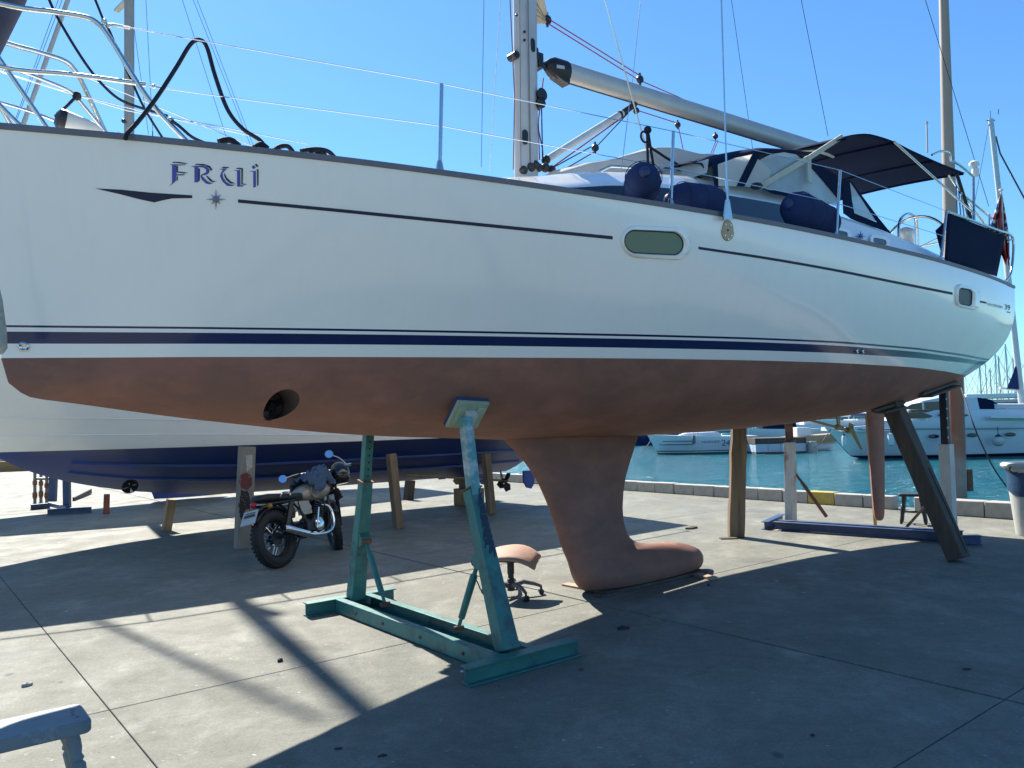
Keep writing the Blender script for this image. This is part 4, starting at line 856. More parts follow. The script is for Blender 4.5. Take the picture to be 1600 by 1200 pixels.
b = MB(); b.tube(smooth_path([BP(x, y, .0) for x, y in ((60, -60), (77, 0), (104, 52), (140, 108), (170, 142), (194, 159), (225, 170), (262, 181))], 5), .009, 8); tag(b.build('furling_line', blackrope), 'thin black line sagging in a curve from the forestay to the bow rail', 'rope')
b = MB(); b.tube(smooth_path([BP(x, y, .1) for x, y in ((120, -70), (149, 0), (162, 32), (172, 50), (184, 80), (202, 118), (226, 170), (255, 217))], 5), .008, 8); tag(b.build('jib_sheet', blackrope), 'thin black line hanging almost straight behind the bow rail leg', 'rope')
b = MB(); b.tube(smooth_path([BP(x, y, .55) for x, y in ((267, 188), (280, 197), (300, 214), (322, 224))], 5), .010, 8); tag(b.build('deck_line', blackrope), 'short dark line tied to the foot of the bow rail leg', 'rope')
# ensign on its staff
ens = thing('ensign', 'red ensign with union canton hanging limp from a staff at the stern', 'flag', BW(6.35, 1.3, 3.2)); c0 = BP(1564, 298, 1.30)
b = MB(); b.tube([BP(1564, 297, 1.3), BP(1573, 437, 1.3)], .012, 8); b.ball(BP(1564, 297, 1.3), .03, 8, (1, 1, .6)); b.build('flagstaff', mat('white_flagstaff', (.6, .55, .5), .5), ens)
fl = MB(); NXF, NYF = 16, 22; gr = []
for i in range(NYF + 1):
    f = i / NYF; xl, xr = (1563 - 15 * min(1, f * 2.2) + (0 if f < .55 else (f - .55) * 50), 1566 + 11 * min(1, f * 1.6)); y = 303 + 107 * f; row = []
    for j in range(NXF + 1):
        g_ = j / NXF; row.append(BP(xl + (xr - xl) * g_, y + 6 * math.sin(g_ * 9) * f, 1.3 + .05 * math.sin(g_ * 14 + f * 2) * min(1, f * 2)))
    gr.append(row)
o_ = 0
for row in gr: fl.v += [tuple(p) for p in row]
for i in range(NYF):
    for j in range(NXF):
        u_, v_ = j / NXF, i / NYF; mi_ = 0
        if v_ < .62:
            a_, b_ = (u_ - .5) * 2, (v_ / .62 - .5) * 2; d_ = min(abs(a_ - b_), abs(a_ + b_)); mi_ = 1
            if d_ < .3: mi_ = 2
            if d_ < .12: mi_ = 0
            if min(abs(a_), abs(b_)) < .3: mi_ = 2
            if min(abs(a_), abs(b_)) < .17: mi_ = 0
        fl.f.append([i * (NXF + 1) + j, i * (NXF + 1) + j + 1, (i + 1) * (NXF + 1) + j + 1, (i + 1) * (NXF + 1) + j]); fl.m.append(mi_); fl.sm.append(True)
o = fl.build('flag_cloth', [mat('flag_red', (.30, .018, .02), .8), mat('flag_blue', (.02, .03, .14), .8), mat('flag_white', (.6, .58, .56), .8)], ens, angle=180); o.modifiers.new('thick', 'SOLIDIFY').thickness = .003

# ================================================================== CRADLES AND PROPS
def CF(t0, b0):
    def f(x, y, z): return BW(t0 + x, b0 + y, z)
    return f
ibeam = [(-.05, 0), (.05, 0), (.05, .010), (.006, .012), (.006, .103), (.05, .105), (.05, .115), (-.05, .115), (-.05, .105), (-.006, .103), (-.006, .012), (-.05, .010)]
chan = [(-.035, 0), (.035, 0), (.035, .01), (-.026, .01), (-.026, .10), (.035, .10), (.035, .11), (-.035, .11)]
cr1 = thing('boat_cradle', 'chipped teal steel cradle with two telescopic legs under the yacht bow', 'boat cradle', BW(-1.85, .15, 0))
f = CF(-1.85, .15)
for y, x0, x1 in ((1.20, -.45, .50), (-1.18, -.44, .42)):
    b = MB(); b.extr(ibeam, f(x0, y, .002), f(x1, y, .002), NA, ZA); b.build('foot_beam', teal, cr1, bevel=.003)
for x, sg in ((-.15, -1), (.13, 1)):
    b = MB(); b.extr([(sg * -a, h) for a, h in chan], f(x, 1.15, .006), f(x, -1.13, .006), UA, ZA); b.build('cross_channel', teal, cr1, bevel=.003)
    for y in (-.75, -.3, .25, .8):
        q = MB(); q.lathe(f(x + sg * .03, y, .06), UA * sg, [(0, .013), (.014, .013)], 6); q.build('bolt', rust, cr1)
def leg(px_foot, px_sleeve, px_top, pad, worn):
    lg_ = None
    p0 = TP(*px_foot, -1.85); p0.z = .10; p1 = TP(*px_sleeve, -1.85); p2 = TP(*px_top, -1.85)
    b = MB(); b.beam(p0, p1, .135, .115, UA, .095, .095); l = b.build('leg_sleeve', teal, cr1, bevel=.004)
    d = (p1 - p0).normalized()
    b = MB(); b.beam(p1 + d * .0005, p1 + d * .012, .115, .11, UA); b.build('collar', rust, l)
    b = MB(); b.beam(p1 - d * .1, p2, .075, .075, UA); b.build('leg_tube', worn, cr1, bevel=.003)
    for k in range(7):
        q = MB(); c = p1 + (p2 - p1) * (.12 + .12 * k); nrm = d.cross(UA).normalized(); nrm = nrm if nrm.dot(NA) > 0 else -nrm
        q.lathe(c + nrm * .0375, nrm, [(0, .009), (.002, .009)], 8); q.build('pin_hole', black, cr1)
    return p0, p1, p2
a0, a1, a2 = leg((793, 1012), (737, 765), (727, 652), True, tealworn)
z0, z1, z2 = leg((556, 938), (571, 753), (576.5, 664), True, teal)
def objdecal(o, poly, m, name, off=.0025, par=None):
    bv = BVHTree.FromPolygons([v.co.copy() for v in o.data.vertices], [list(p.vertices) for p in o.data.polygons]); xs = [p[0] for p in poly]; ys = [p[1] for p in poly]
    N_ = 14; b = MB(); idx = {}
    from mathutils.geometry import intersect_point_tri_2d
    tri = tessellate_polygon([[Vector((x, y, 0)) for x, y in poly]])
    def inside(x, y): return any(intersect_point_tri_2d(Vector((x, y)), *[Vector(poly[i]) for i in t]) for t in tri)
    st_ = max(.8, min((max(xs) - min(xs)), (max(ys) - min(ys))) / N_); rgd = random.Random(len(name) + int(xs[0]))
    y = min(ys)
    while y < max(ys):
        x = min(xs)
        while x < max(xs):
            if inside(x + st_ / 2, y + st_ / 2) and rgd.random() > .04:
                P = []
                for dx, dy in ((0, 0), (st_, 0), (st_, st_), (0, st_)):
                    l, n_, _, _ = bv.ray_cast(CAM, ray(x + dx, y + dy).normalized())
                    if l is not None: P.append(l - ray(x, y).normalized() * off)
                if len(P) == 4 and (P[0] - P[2]).length < .08: b.add(P, [(0, 1, 2, 3)], 0, False)
            x += st_
        y += st_
    if b.v: b.build(name, m, par or o, recalc=False)
darkpaint = mat('dark_navy_paint_smear', (.010, .018, .035), .45, var=.3, scale=20)
for o_ in [o for o in cr1.children if o.name.startswith('leg_sleeve') or o.name.startswith('leg_tube')]:
    if (o_.data.vertices[0].co - KX).dot(NA) > .5:
        objdecal(o_, [(748, 762), (757, 770), (768, 768), (773, 800), (777, 840), (781, 868), (776, 862), (773, 872), (770, 858), (766, 868), (763, 850), (758, 856), (752, 815), (749, 790)], darkpaint, 'paint_smear')
# gusset of the near sleeve
for sgn, (q0, q1) in ((1, ((715, 990), (747, 878))), (-1, ((603, 955), (572, 846)))):
    s0, s1 = TP(*q0, -1.85), TP(*q1, -1.85); s0.z = max(s0.z, .115); d = (s1 - s0).normalized()
    b = MB(); b.tube([s0 + d * .03, s0.lerp(s1, .18), s0.lerp(s1, .2), s1 - d * .12, s1 - d * .1, s1], [.014, .014, .026, .028, .016, .016], 10); b.build('brace_strut', teal, cr1)
    b = MB(); b.lathe(s0 - UA * .04 + d * .02, UA, [(0, .022), (.08, .022)], 10); b.build('strut_pivot', rust, cr1); b = MB(); b.lathe(s1 - UA * .045, UA, [(0, .024), (.09, .024)], 10); b.build('strut_pivot', rust, cr1)
    base = a0 if sgn > 0 else z0; top = a1 if sgn > 0 else z1; dd = (top - base).normalized(); ax = s1 - base; on = base + dd * ax.dot(dd)
    b = MB(); b.plate([on + dd * .10, on - dd * .10, s1 - dd * .035, s1 + dd * .035], UA * .10); b.build('gusset', teal, cr1, bevel=.003)
# pads
def pad(c, n_, w_, up, m0, m1, par, th=.03):
    n_ = n_.normalized(); X = UA - n_ * UA.dot(n_); X.normalize(); Y = n_.cross(X)
    b = MB(); b.box(c - n_ * .012, w_, w_ * .92, .012, (X, Y, n_)); b.build('pad_rubber', m0, par, bevel=.003)
    b = MB(); b.box(c - n_ * (.025 + .012), w_ * .97, w_ * .88, .012, (X, Y, n_)); b.build('pad_board', m1, par, bevel=.003)
    for s_ in (-1, 1):
        b = MB(); b.box(c - n_ * .058 + X * (.075 * s_), .03, w_ * .6, .009, (X, Y, n_)); b.build('pad_batten', m1, par, bevel=.003)
    b = MB(); b.box(c - n_ * .075, .045, .05, .025, (X, Y, n_)); b.build('pad_bracket', whitepaint, par, bevel=.003)
loc, nn, _, _ = BVH.ray_cast(CAM, ray(725, 638).normalized())
if nn.dot(ray(725, 638)) > 0: nn = -nn
nn = (nn.normalized() * .45 + (NA * .82 - ZA * .5) * .55).normalized(); pad(loc + nn * .03, -nn, .138, ZA, mat('blue_foam', (.03, .05, .13), .8), greenwood, cr1)
loc2, nn2, _, _ = BVH.ray_cast(BW(-1.85, -.70, 0), ZA)
pad(loc2 + nn2.normalized() * (.004 if nn2.z < 0 else -.004), -nn2 if nn2.z < 0 else nn2, .165, ZA, mat('blue_foam', (.03, .05, .13), .8), greenwood, cr1)

# aft cradle
cr2 = thing('boat_cradle', 'blue steel cradle with white posts and rusty inner tubes standing under the stern', 'boat cradle', G(1360, 838))
p0, p1 = G(1212, 828), G(1502, 848); d = (p1 - p0).normalized(); nx = d.cross(ZA)
b = MB(); b.extr([(a * 1.2, h * 1.15) for a, h in chan], p0 + nx * .04, p1 + nx * .04, nx, ZA); b.build('cross_channel', bluepaint, cr2, bevel=.003)
b = MB(); b.extr([(-a * 1.2, h * 1.15) for a, h in chan], p0 - nx * .16, p1 - nx * .16, nx, ZA); b.build('cross_channel', bluepaint, cr2, bevel=.003)
for q0, q1 in ((G(1195, 828), G(1222, 815)), (G(1478, 852), G(1530, 851))):
    dd = (q1 - q0).normalized(); b = MB(); b.extr(ibeam, q0, q1 + dd * .02, dd.cross(ZA), ZA); b.build('foot_beam', bluepaint, cr2, bevel=.003)
def post(foot, mid, top, dist_pt, w0, w1, m0, m1):
    n_ = Vector((0, 1, 0)); q0 = hit(*foot, dist_pt, n_); q1 = hit(*mid, dist_pt, n_); q2 = hit(*top, dist_pt, n_)
    b = MB(); b.beam(q0, q1, w0, w0, UA); l = b.build('post_sleeve', m0, cr2, bevel=.004)
    b = MB(); b.beam(q1 - (q1 - q0) * .05, q2, w1, w1, UA); b.build('post_tube', m1, cr2, bevel=.003); return q0, q1, q2
g = G(1236, 818); r0 = post((1236, 818), (1234, 690), (1232, 655), g, .125, .085, whitepaint, rust)
b = MB(); b.beam(r0[1] - ZA * .01, r0[1] + ZA * .02, .135, .135, UA); b.build('collar', black, cr2)
q0 = hit(1243, 740, g, Vector((0, 1, 0))); q1 = G(1292, 818); q1.z = .1
b = MB(); b.tube([q0, q0.lerp(q1, .2), q0.lerp(q1, .22), q1], [.018, .018, .026, .026], 8); b.build('brace_strut', rust, cr2); b = MB(); b.plate([q0 + ZA * .1, q0 - ZA * .1, q0 - ZA * .05 + UA * .05 - NA * .05, q0 + ZA * .06 + UA * .05 - NA * .05], UA * .02 + NA * .02); b.build('gusset', whitepaint, cr2)
g2 = G(1487, 846); r1 = post((1485, 842), (1478, 694), (1474, 606), g2, .135, .085, whitepaint, mat('dark_blue_inner_tube', (.012, .016, .035), .5, .2, var=.3, scale=10, col2=(.10, .04, .025), fac=.42))
for k in range(5):
    q = MB(); c = r1[1].lerp(r1[2], .12 + .17 * k) - Vector((0, .056, 0)); q.lathe(c, Vector((0, -1, 0)), [(0, .011), (.002, .011)], 8); q.build('pin_hole', mat('pale_hole', (.6, .6, .6), .6), cr2)
def hull_under(x, y):
    l, n_, _, _ = BVH.ray_cast(CAM, ray(x, y).normalized()); return l, n_
for pts in (((1440, 615), (1494, 596)), ((1364, 641), (1412, 627))):
    P = []
    for (x, y) in pts:
        l, n_, _, _ = BVH.ray_cast(CAM, ray(x, y - 3).normalized()); P.append((l or BP(x, y, .8)) - ZA * .03)
    dd = (P[1] - P[0]).normalized()
    b = MB(); b.beam(P[0], P[1], .05, .035, NA); o = b.build('wedge_board', darkwood, cr2, bevel=.003)
    b = MB(); b.beam(P[0] + dd * .1 - ZA * .04, P[1] - dd * .05 - ZA * .045, .16, .025, NA); b.build('wedge_board', darkwood, cr2, bevel=.003)

def timber(label, foot, top, w, dpt, m, name='timber_prop', grp=None, cat='prop', foot_z=0.0, side=None, w2=None):
    g0 = G(*foot); t_ = hit(*top, dpt or g0, Vector((0, 1, 0)) if dpt is None else (g0 - CAM).cross(ZA).cross(ZA)); 
    o = thing(name, label, cat, g0, grp); b = MB(); b.beam(g0 + ZA * .001, t_, w, w2 or w, side or UA); b.build('beam', m, o, bevel=.008); return o
g = G(1500, 880); tt = TP(1393, 630, 3.93); loc, nn, _, _ = BVH.ray_cast(BW(3.93, .62, 0), ZA)
o = thing('timber_prop', 'thick split dark timber beam leaning from the ground up to the hull at the stern', 'prop', g)
b = MB(); b.beam(BW(3.93, 1.72, .03), tt, .20, .18, UA); b.build('beam', darkwood, o, bevel=.012)
dd = (tt - BW(3.93, 1.72, .03)); c_ = MB(); nface = dd.cross(UA).normalized(); nface = nface if nface.dot(NA) > 0 else -nface
c_.tube([BW(3.93, 1.72, .03) + dd * q + nface * .091 + UA * (.012 * math.sin(9 * q) + .015) for q in (.02, .15, .3, .45, .55)], .006, 5); c_.build('split_crack', mat('dark_crack', (.012, .01, .008), .9), o)
o = thing('timber_prop', 'upright weathered timber post holding the hull between keel and cradle', 'prop', G(1150, 839))
g = G(1150, 839); tt = hit(1154.5, 664, g, Vector((0, 1, 0))); b = MB(); N_ = 9
rgp = random.Random(11); ringsp = []
for k in range(N_):
    c = g.lerp(tt, k / (N_ - 1)); w_ = .10 + rgp.uniform(-.006, .006); w2_ = .06 + rgp.uniform(-.004, .004)
    ringsp.append([c + Vector((rgp.uniform(-.004, .004) + i * w_, j * w2_, .002 if k == 0 else 0)) for i, j in ((-1, -1), (-.4, -1.05), (.5, -1.02), (1, -1), (1, 1), (-1, 1))])
b.loft(ringsp, True, True, 0, False); b.build('beam', oldwood, o, bevel=.008)
b = MB(); b.box(G(1138, 842) + ZA * .008, .11, .05, .008); b.build('foot_wedge', darkwood, o)

# boards under the keel
for lab, pts, z in (('thin pale board sticking out ahead of the keel bulb', ((883, 914), (935, 924)), .018), ('short pale plank end sticking out behind the keel bulb', ((1062, 893), (1116, 906)), .025)):
    q0, q1 = G(*pts[0]), G(*pts[1]); b = MB(); b.beam(q0 + ZA * z * .55, q1 + ZA * z * .55, .10, z, (q1 - q0).cross(ZA)); tag(b.build('board', mat('pale_board', (.34, .24, .16), .8, var=.2, scale=16, stretch=(1, 1, .3)), bevel=.003), lab, 'board')
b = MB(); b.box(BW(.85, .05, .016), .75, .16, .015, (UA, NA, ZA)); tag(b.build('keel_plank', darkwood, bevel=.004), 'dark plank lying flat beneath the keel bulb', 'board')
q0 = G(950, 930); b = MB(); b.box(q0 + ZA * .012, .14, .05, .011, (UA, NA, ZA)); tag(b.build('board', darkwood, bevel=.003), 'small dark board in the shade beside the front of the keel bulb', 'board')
# batten beside the rudder
b = MB(); q0 = G(1368, 823); q1 = hit(1354, 648, q0, Vector((0, 1, 0))); b.beam(q0, q1, .045, .03, UA); tag(b.build('wooden_batten', mat('yellow_varnished_batten', (.42, .25, .08), .6, var=.2, scale=10, stretch=(1, 1, .1)), bevel=.003), 'thin yellowish wooden batten standing close to the rudder', 'batten')

# ================================================================== MOTOR CRUISER BEHIND
def vhull(fr, L0, L1, stern, hb, hs, zk0, zc, zs, mats, name='hull', par=None, rake=1.4):
    S = [0, .05, .12, .22, .36, .55, .8, 1]; HB = [.01, .22, .47, .73, .93, 1, 1, .95]; ZK = [zc - .02, zc - .34 * (zc - zk0), zc - .61 * (zc - zk0), zc - .84 * (zc - zk0), zk0 + .01, zk0, zk0, zk0 + .04]
    HS = [.02, .36, .62, .84, .97, 1, 1, .96]
    b = MB(); n = 46
    for sg in (1, -1):
        rows = []
        for i in range(n + 1):
            s = (i / n) ** 1.3; k, h, h2 = mono(s, S, ZK), mono(s, S, HB) * hb, mono(s, S, HS) * hs; zs_ = zs + .35 * (1 - s) ** 2
            sec = [(h * q, k + (zc - k) * q ** 1.15, 0) for q in (0, .2, .4, .6, .8, 1)] + [(h + .035, zc + .012, 0)] + [(h + .035 + (h2 - h - .035) * q ** .8, zc + (zs_ - zc) * q, 1) for q in (.02, .1, .25, .45, .7, 1)]
            r = []
            for bb, z, m_ in sec:
                st_ = L0 - rake * max(0, (z - zc) / (zs - zc)); r.append(fr(st_ + (L1 - st_) * s, sg * bb, z))
            rows.append(r)
        o = len(b.v); nr_ = len(rows[0])
        for r in rows: b.v += [tuple(p) for p in r]
        for i in range(n):
            for j in range(nr_ - 1): b.f.append([o + i * nr_ + j, o + (i + 1) * nr_ + j, o + (i + 1) * nr_ + j + 1, o + i * nr_ + j + 1]); b.m.append(0 if j < 6 else 1); b.sm.append(True)
        if sg > 0: oa = o
    for i in range(n): b.f.append([oa + i * nr_ + nr_ - 1, o + i * nr_ + nr_ - 1, o + (i + 1) * nr_ + nr_ - 1, oa + (i + 1) * nr_ + nr_ - 1]); b.m.append(1); b.sm.append(False)
    for j in range(nr_ - 1): b.f.append([oa + n * nr_ + j, o + n * nr_ + j, o + n * nr_ + j + 1, oa + n * nr_ + j + 1]); b.m.append(0 if j < 6 else 1); b.sm.append(False)
    return b.build(name, mats, par, angle=25)
BC = -7.25
def MF(x, y, z): return BW(x, BC + y, z)
mbt = thing('motor_cruiser', 'big white motor cruiser with navy blue bottom paint standing ashore behind the yacht', 'motor cruiser', MF(-.8, 0, 0))
L0_ = -4.0; L1_ = 4.8
vhull(MF, L0_, L1_, 0, 1.72, 1.98, .58, 1.37, 3.05, [blueantif, gel], par=mbt, rake=1.7)
# spray rails on the bottom and moulded lines on the topsides
for f_, z_off, m_, nm_ in ((.38, .012, blueantif, 'spray_rail'), (.68, .012, blueantif, 'spray_rail')):
    for sg in (1, -1):
        b = MB(); r = []
        for i in range(40):
            s = .10 + .88 * i / 39
            k = mono(s, [0, .05, .12, .22, .36, .55, .8, 1], [1.35, 1.10, .89, .71, .59, .58, .58, .61]); h = mono(s, [0, .05, .12, .22, .36, .55, .8, 1], [.01, .22, .47, .73, .93, 1, 1, .95]) * 1.72
            q = f_; y0 = h * q; zz = k + (1.37 - k) * q ** 1.15; t = L0_ + (L1_ - L0_) * s
            r.append([MF(t, sg * (y0 - .05), zz - .028), MF(t, sg * (y0 + .012), zz - .022), MF(t, sg * (y0 + .015), zz + .01)])
        b.loft(r, False, False); b.build(nm_, m_, mbt)
for zl_, s0 in ((1.50, .0), (1.66, .0)):
    b = MB(); r = []
    for i in range(40):
        s = .03 + .9 * i / 39; h = mono(s, [0, .05, .12, .22, .36, .55, .8, 1], [.01, .22, .47, .73, .93, 1, 1, .95]) * 1.72; h2 = mono(s, [0, .05, .12, .22, .36, .55, .8, 1], [.02, .36, .62, .84, .97, 1, 1, .96]) * 1.98
        zz = zl_ + .28 * max(0, .5 - s) * (zl_ - 1.3) * 4 - .12 * max(0, s - .3); q = max(0, (zz - 1.37) / (3.05 - 1.37)); st_ = L0_ - 1.7 * q; t = st_ + (L1_ - st_) * s; y0 = h + .035 + (h2 - h - .035) * q ** .8
        if zz < 1.40: break
        r.append([MF(t, y0 + .001, zz + .010), MF(t, y0 + .008, zz), MF(t, y0 + .003, zz - .004)])
    b.loft(r, False, False); b.build('moulded_line', gel, mbt)
# deck house, rail, stern gear
b = MB(); b.loft([[MF(t, y * w_, z) for y, z in ((-1, 3.0), (-.95, zt_ - .15), (-.8, zt_), (.8, zt_), (.95, zt_ - .15), (1, 3.0))] for t, w_, zt_ in ((-2.2, .5, 3.15), (-1.2, .95, 3.55), (-.4, 1.15, 3.95), (2.6, 1.2, 3.95), (2.9, 1.2, 3.8))], False, False); b.build('deckhouse', gel, mbt)
rl = []
for sg in (1, -1):
    pts = []
    for t in (-5.4, -4.8, -4, -2.8, -1.6, -.4, .8, 2.0, 3.2, 4.4):
        s = (t + 5.7) / 10.5; h2 = mono(min(1, max(0, s)), [0, .05, .12, .22, .36, .55, .8, 1], [.02, .36, .62, .84, .97, 1, 1, .96]) * 1.98; zz = 3.05 + .35 * (1 - s) ** 2
        pts.append(MF(t, sg * (h2 - .08), zz + .42)); st_o = MB(); st_o.tube([MF(t, sg * (h2 - .1), zz - .02), pts[-1]], .013, 6); st_o.build('rail_stanchion', steel, mbt)
    b = MB(); b.tube(pts, .014, 6); b.build('deck_rail', steel, mbt)
th2, n2 = None, None
# bow thruster of the cruiser
tb_ = BP(203, 760, BC + .55); b = MB(); b.torus(tb_, NA - ZA * .5, .10, .014, 24, 6); b.lathe(tb_ - NA * .01, NA - ZA * .5, [(0, .10), (.003, .10)], 20); b.build('thruster_rim', black, mbt)
b = MB()
for k in range(4):
    an = k * math.pi / 2 + .3; e = UA * math.cos(an) + ZA * math.sin(an); b.plate([tb_ + NA * .012 + e * .02, tb_ + NA * .012 + e * .09 + UA * .02, tb_ + NA * .02 + e * .09 - UA * .03], NA * .004)
b.build('thruster_blades', mat('worn_grey_blade', (.5, .5, .5), .4, .3), mbt)
def stern_gear(x0):
    for sg in (.75, -.75):
        b = MB(); b.tube([MF(2.0, sg, .74), MF(4.15, sg, .50)], .02, 8); b.build('propeller_shaft', bronze, mbt)
        b = MB(); b.beam(MF(3.7, sg, .72), MF(3.72, sg, .5), .05, .02, UA); b.lathe(MF(3.65, sg, .53), UA, [(0, .04), (.15, .04)], 10); b.build('shaft_strut', blueantif, mbt)
        p = MB(); c = MF(4.15, sg, .5); p.lathe(c - UA * .05, UA, [(0, .045), (.1, .045), (.14, .02)], 10)
        for k in range(4):
            an = k * math.pi / 2 + .5; e = NA * math.cos(an) + ZA * math.sin(an); f2 = NA * -math.sin(an) + ZA * math.cos(an)
            p.plate([c + e * .03 + f2 * .02, c + e * .12 + f2 * .10 + UA * .03, c + e * .22 + f2 * .06 + UA * .03, c + e * .22 - f2 * .03 - UA * .02, c + e * .1 - f2 * .05 - UA * .03], UA * .01)
        p.build('propeller', mat('dark_propeller', (.05, .04, .035), .5, .4), mbt)
        r_ = MB(); r_.plate([MF(4.62, sg, .66), MF(4.9, sg, .66), MF(4.9, sg, .40), MF(4.82, sg, .30), MF(4.7, sg, .33), MF(4.62, sg, .45)], NA * .04); r_.build('rudder', blueantif, mbt, bevel=.01)
stern_gear(0)
# keel blocks and props of the cruiser
def wblock(label, c, hx, hy, hz, m, nm='keel_block'):
    b = MB(); b.box(c + ZA * hz, hx, hy, hz, (UA, NA, ZA)); return tag(b.build(nm, m, bevel=.01), label, 'timber block')
g = G(733, 789); kbk = thing('keel_block', 'stack of two square timber blocks under the keel of the cruiser', 'timber block', g)
b = MB(); b.box(g + ZA * .165, .22, .22, .163, (UA, NA, ZA)); b.build('lower_block', oldwood, kbk, bevel=.012); b = MB(); b.box(g + ZA * .46, .14, .15, .13, (UA, NA, ZA)); b.build('upper_block', darkwood, kbk, bevel=.01)
def mprop(label, foot, top, w, m, w2=None, red=None):
    g0 = G(*foot); t_ = hit(*top, g0, Vector((0, 1, 0))); o = thing('timber_prop', label, 'prop', g0); b = MB(); b.beam(g0 + ZA * .001, t_, w, w2 or w, UA, (w) * .98); bo_ = b.build('beam', m, o, bevel=.008); return o, bo_
pm = mat('stained_grey_timber', (.26, .22, .18), .8, var=.2, scale=10, stretch=(1, 1, .3), col2=(.16, .045, .035), fac=.40, bump=.3)
_o, _b = mprop('upright grey timber prop with red and black paint stains beside the motorcycle', (379, 857), (386, 698), .20, pm, .15)
objdecal(_b, [(376, 742), (386, 738), (393, 744), (394, 758), (386, 766), (376, 762), (373, 752)], mat('red_paint_stain', (.16, .035, .03), .7, var=.2, scale=20), 'paint_stain')
objdecal(_b, [(377, 766), (388, 768), (392, 785), (390, 806), (376, 812), (372, 790)], mat('black_paint_stain', (.025, .022, .022), .7, var=.3, scale=20), 'paint_stain')
objdecal(_b, [(384, 712), (394, 710), (394, 730), (386, 736)], mat('pale_paint_stain', (.42, .41, .38), .7, var=.2, scale=20), 'paint_stain')
mprop('slightly leaning bare timber prop between the motorcycle and the near cradle leg', (623, 826), (611, 709), .13, oldwood)
mprop('timber prop half hidden behind the near leg of the teal cradle', (768, 803), (759, 708), .13, oldwood)
mprop('short dark timber prop far under the cruiser left of the stacked blocks', (638, 781), (641, 750), .17, darkwood)
mprop('short brown timber prop under the bow of the cruiser left of the motorcycle', (260, 829), (268, 780), .13, mat('yellowish_timber', (.25, .17, .09), .8, var=.25, scale=12, stretch=(1, 1, .2)))
mprop('small rusty red prop under the bow of the cruiser by the blue trestle', (166, 803), (167, 772), .10, mat('rust_red_paint', (.17, .045, .03), .7, var=.25, scale=12))

# ================================================================== SECOND YACHT FURTHER BACK (mast and furled sail seen over the bow)
YC = -13.8
def YF(x, y, z): return BW(x, YC + y, z)
y2 = thing('sailing_yacht', 'grey masted sailing yacht ashore beyond the cruiser, its bare mast rising behind the bow rail', 'sailing yacht', YF(0, 0, 0))
def yhull(fr, t0, t1, hb, zk, zp, zs, mats, par, name='hull', n=30):
    b = MB()
    S = [0, .1, .25, .45, .65, .85, 1]; W = [.02, .38, .74, .97, 1, .88, .68]; Wl = [.01, .22, .56, .84, .86, .66, .3]
    for sg in (1, -1):
        rows = []
        for i in range(n + 1):
            s = i / n; w_, wl = mono(s, S, W) * hb, mono(s, S, Wl) * hb; zz = zs + .25 * (1 - s) ** 2; k = zp - (zp - zk) * math.sin(math.pi * min(1, .06 + s * .92)) ** .6
            sec = [(wl * math.sin(math.pi / 2 * q), zp - (zp - k) * math.cos(math.pi / 2 * q)) for q in (0, .25, .5, .75, 1)] + [(wl + (w_ - wl) * (1 - (1 - q) ** 1.8), zp + (zz - zp) * q) for q in (.06, .12, .3, .55, .8, 1)]
            r = []
            for bb, z in sec:
                st_ = t0 - .55 * (z - zp) / (zs - zp) if z > zp else t0; en = t1 + .1; r.append(fr(st_ + (en - st_) * s, sg * bb, z))
            rows.append(r)
        o = len(b.v); nr_ = len(rows[0])
        for r in rows: b.v += [tuple(p) for p in r]
        for i in range(n):
            for j in range(nr_ - 1): b.f.append([o + i * nr_ + j, o + (i + 1) * nr_ + j, o + (i + 1) * nr_ + j + 1, o + i * nr_ + j + 1]); b.m.append(0 if j < 4 else 2 if j == 5 else 1); b.sm.append(True)
        if sg > 0: oa = o
    for i in range(n): b.f.append([oa + i * nr_ + nr_ - 1, o + i * nr_ + nr_ - 1, o + (i + 1) * nr_ + nr_ - 1, oa + (i + 1) * nr_ + nr_ - 1]); b.m.append(1); b.sm.append(False)
    for j in range(nr_ - 1): b.f.append([oa + n * nr_ + j, o + n * nr_ + j, o + n * nr_ + j + 1, oa + n * nr_ + j + 1]); b.m.append(1); b.sm.append(False)
    return b.build(name, mats, par, angle=30)
yhull(YF, -4.9, 5.6, 1.75, 1.42, 1.95, 2.95, [blueantif, gel, navy], y2)
b = MB(); rr = []
for z, a_, e_, h_ in ((.06, -.3, 1.3, .16), (.2, -.35, 1.35, .14), (.6, -.5, 1.0, .08), (1.5, -.9, 1.0, .09)): rr.append([YF(a_ + (e_ - a_) * q, sg * h_ * math.sin(math.pi * q), z) for sg, q in ((1, 0), (1, .2), (1, .5), (1, .8), (1, 1), (-1, .8), (-1, .5), (-1, .2))])
b.loft(rr, True, True); b.build('keel', blueantif, y2)
mpt = BP(202, 300, YC); mtop = BP(202, 0, YC); tm = (mpt - KX).dot(UA)
b = MB(); mdir = (mtop - mpt).normalized(); mb0 = mpt - mdir * (mpt.z - 2.9); b.loft([oval(mb0, UA, NA, .11, .085, 16), oval(mb0 + mdir * 14.5, UA, NA, .11, .085, 16)]); b.build('mast', mat('grey_mast', (.34, .32, .29), .5, .3, var=.08, scale=3), y2)
b = MB(); c = BP(193, 189, YC + .1); b.ball(c, .05, 8); b.build('mast_fitting', black, y2)
b = MB(); c = BP(201, -2, YC); b.beam(c - NA * .75 - UA * .1, c + NA * .75 + UA * .1, .05, .12, ZA); b.build('spreader', alu, y2)
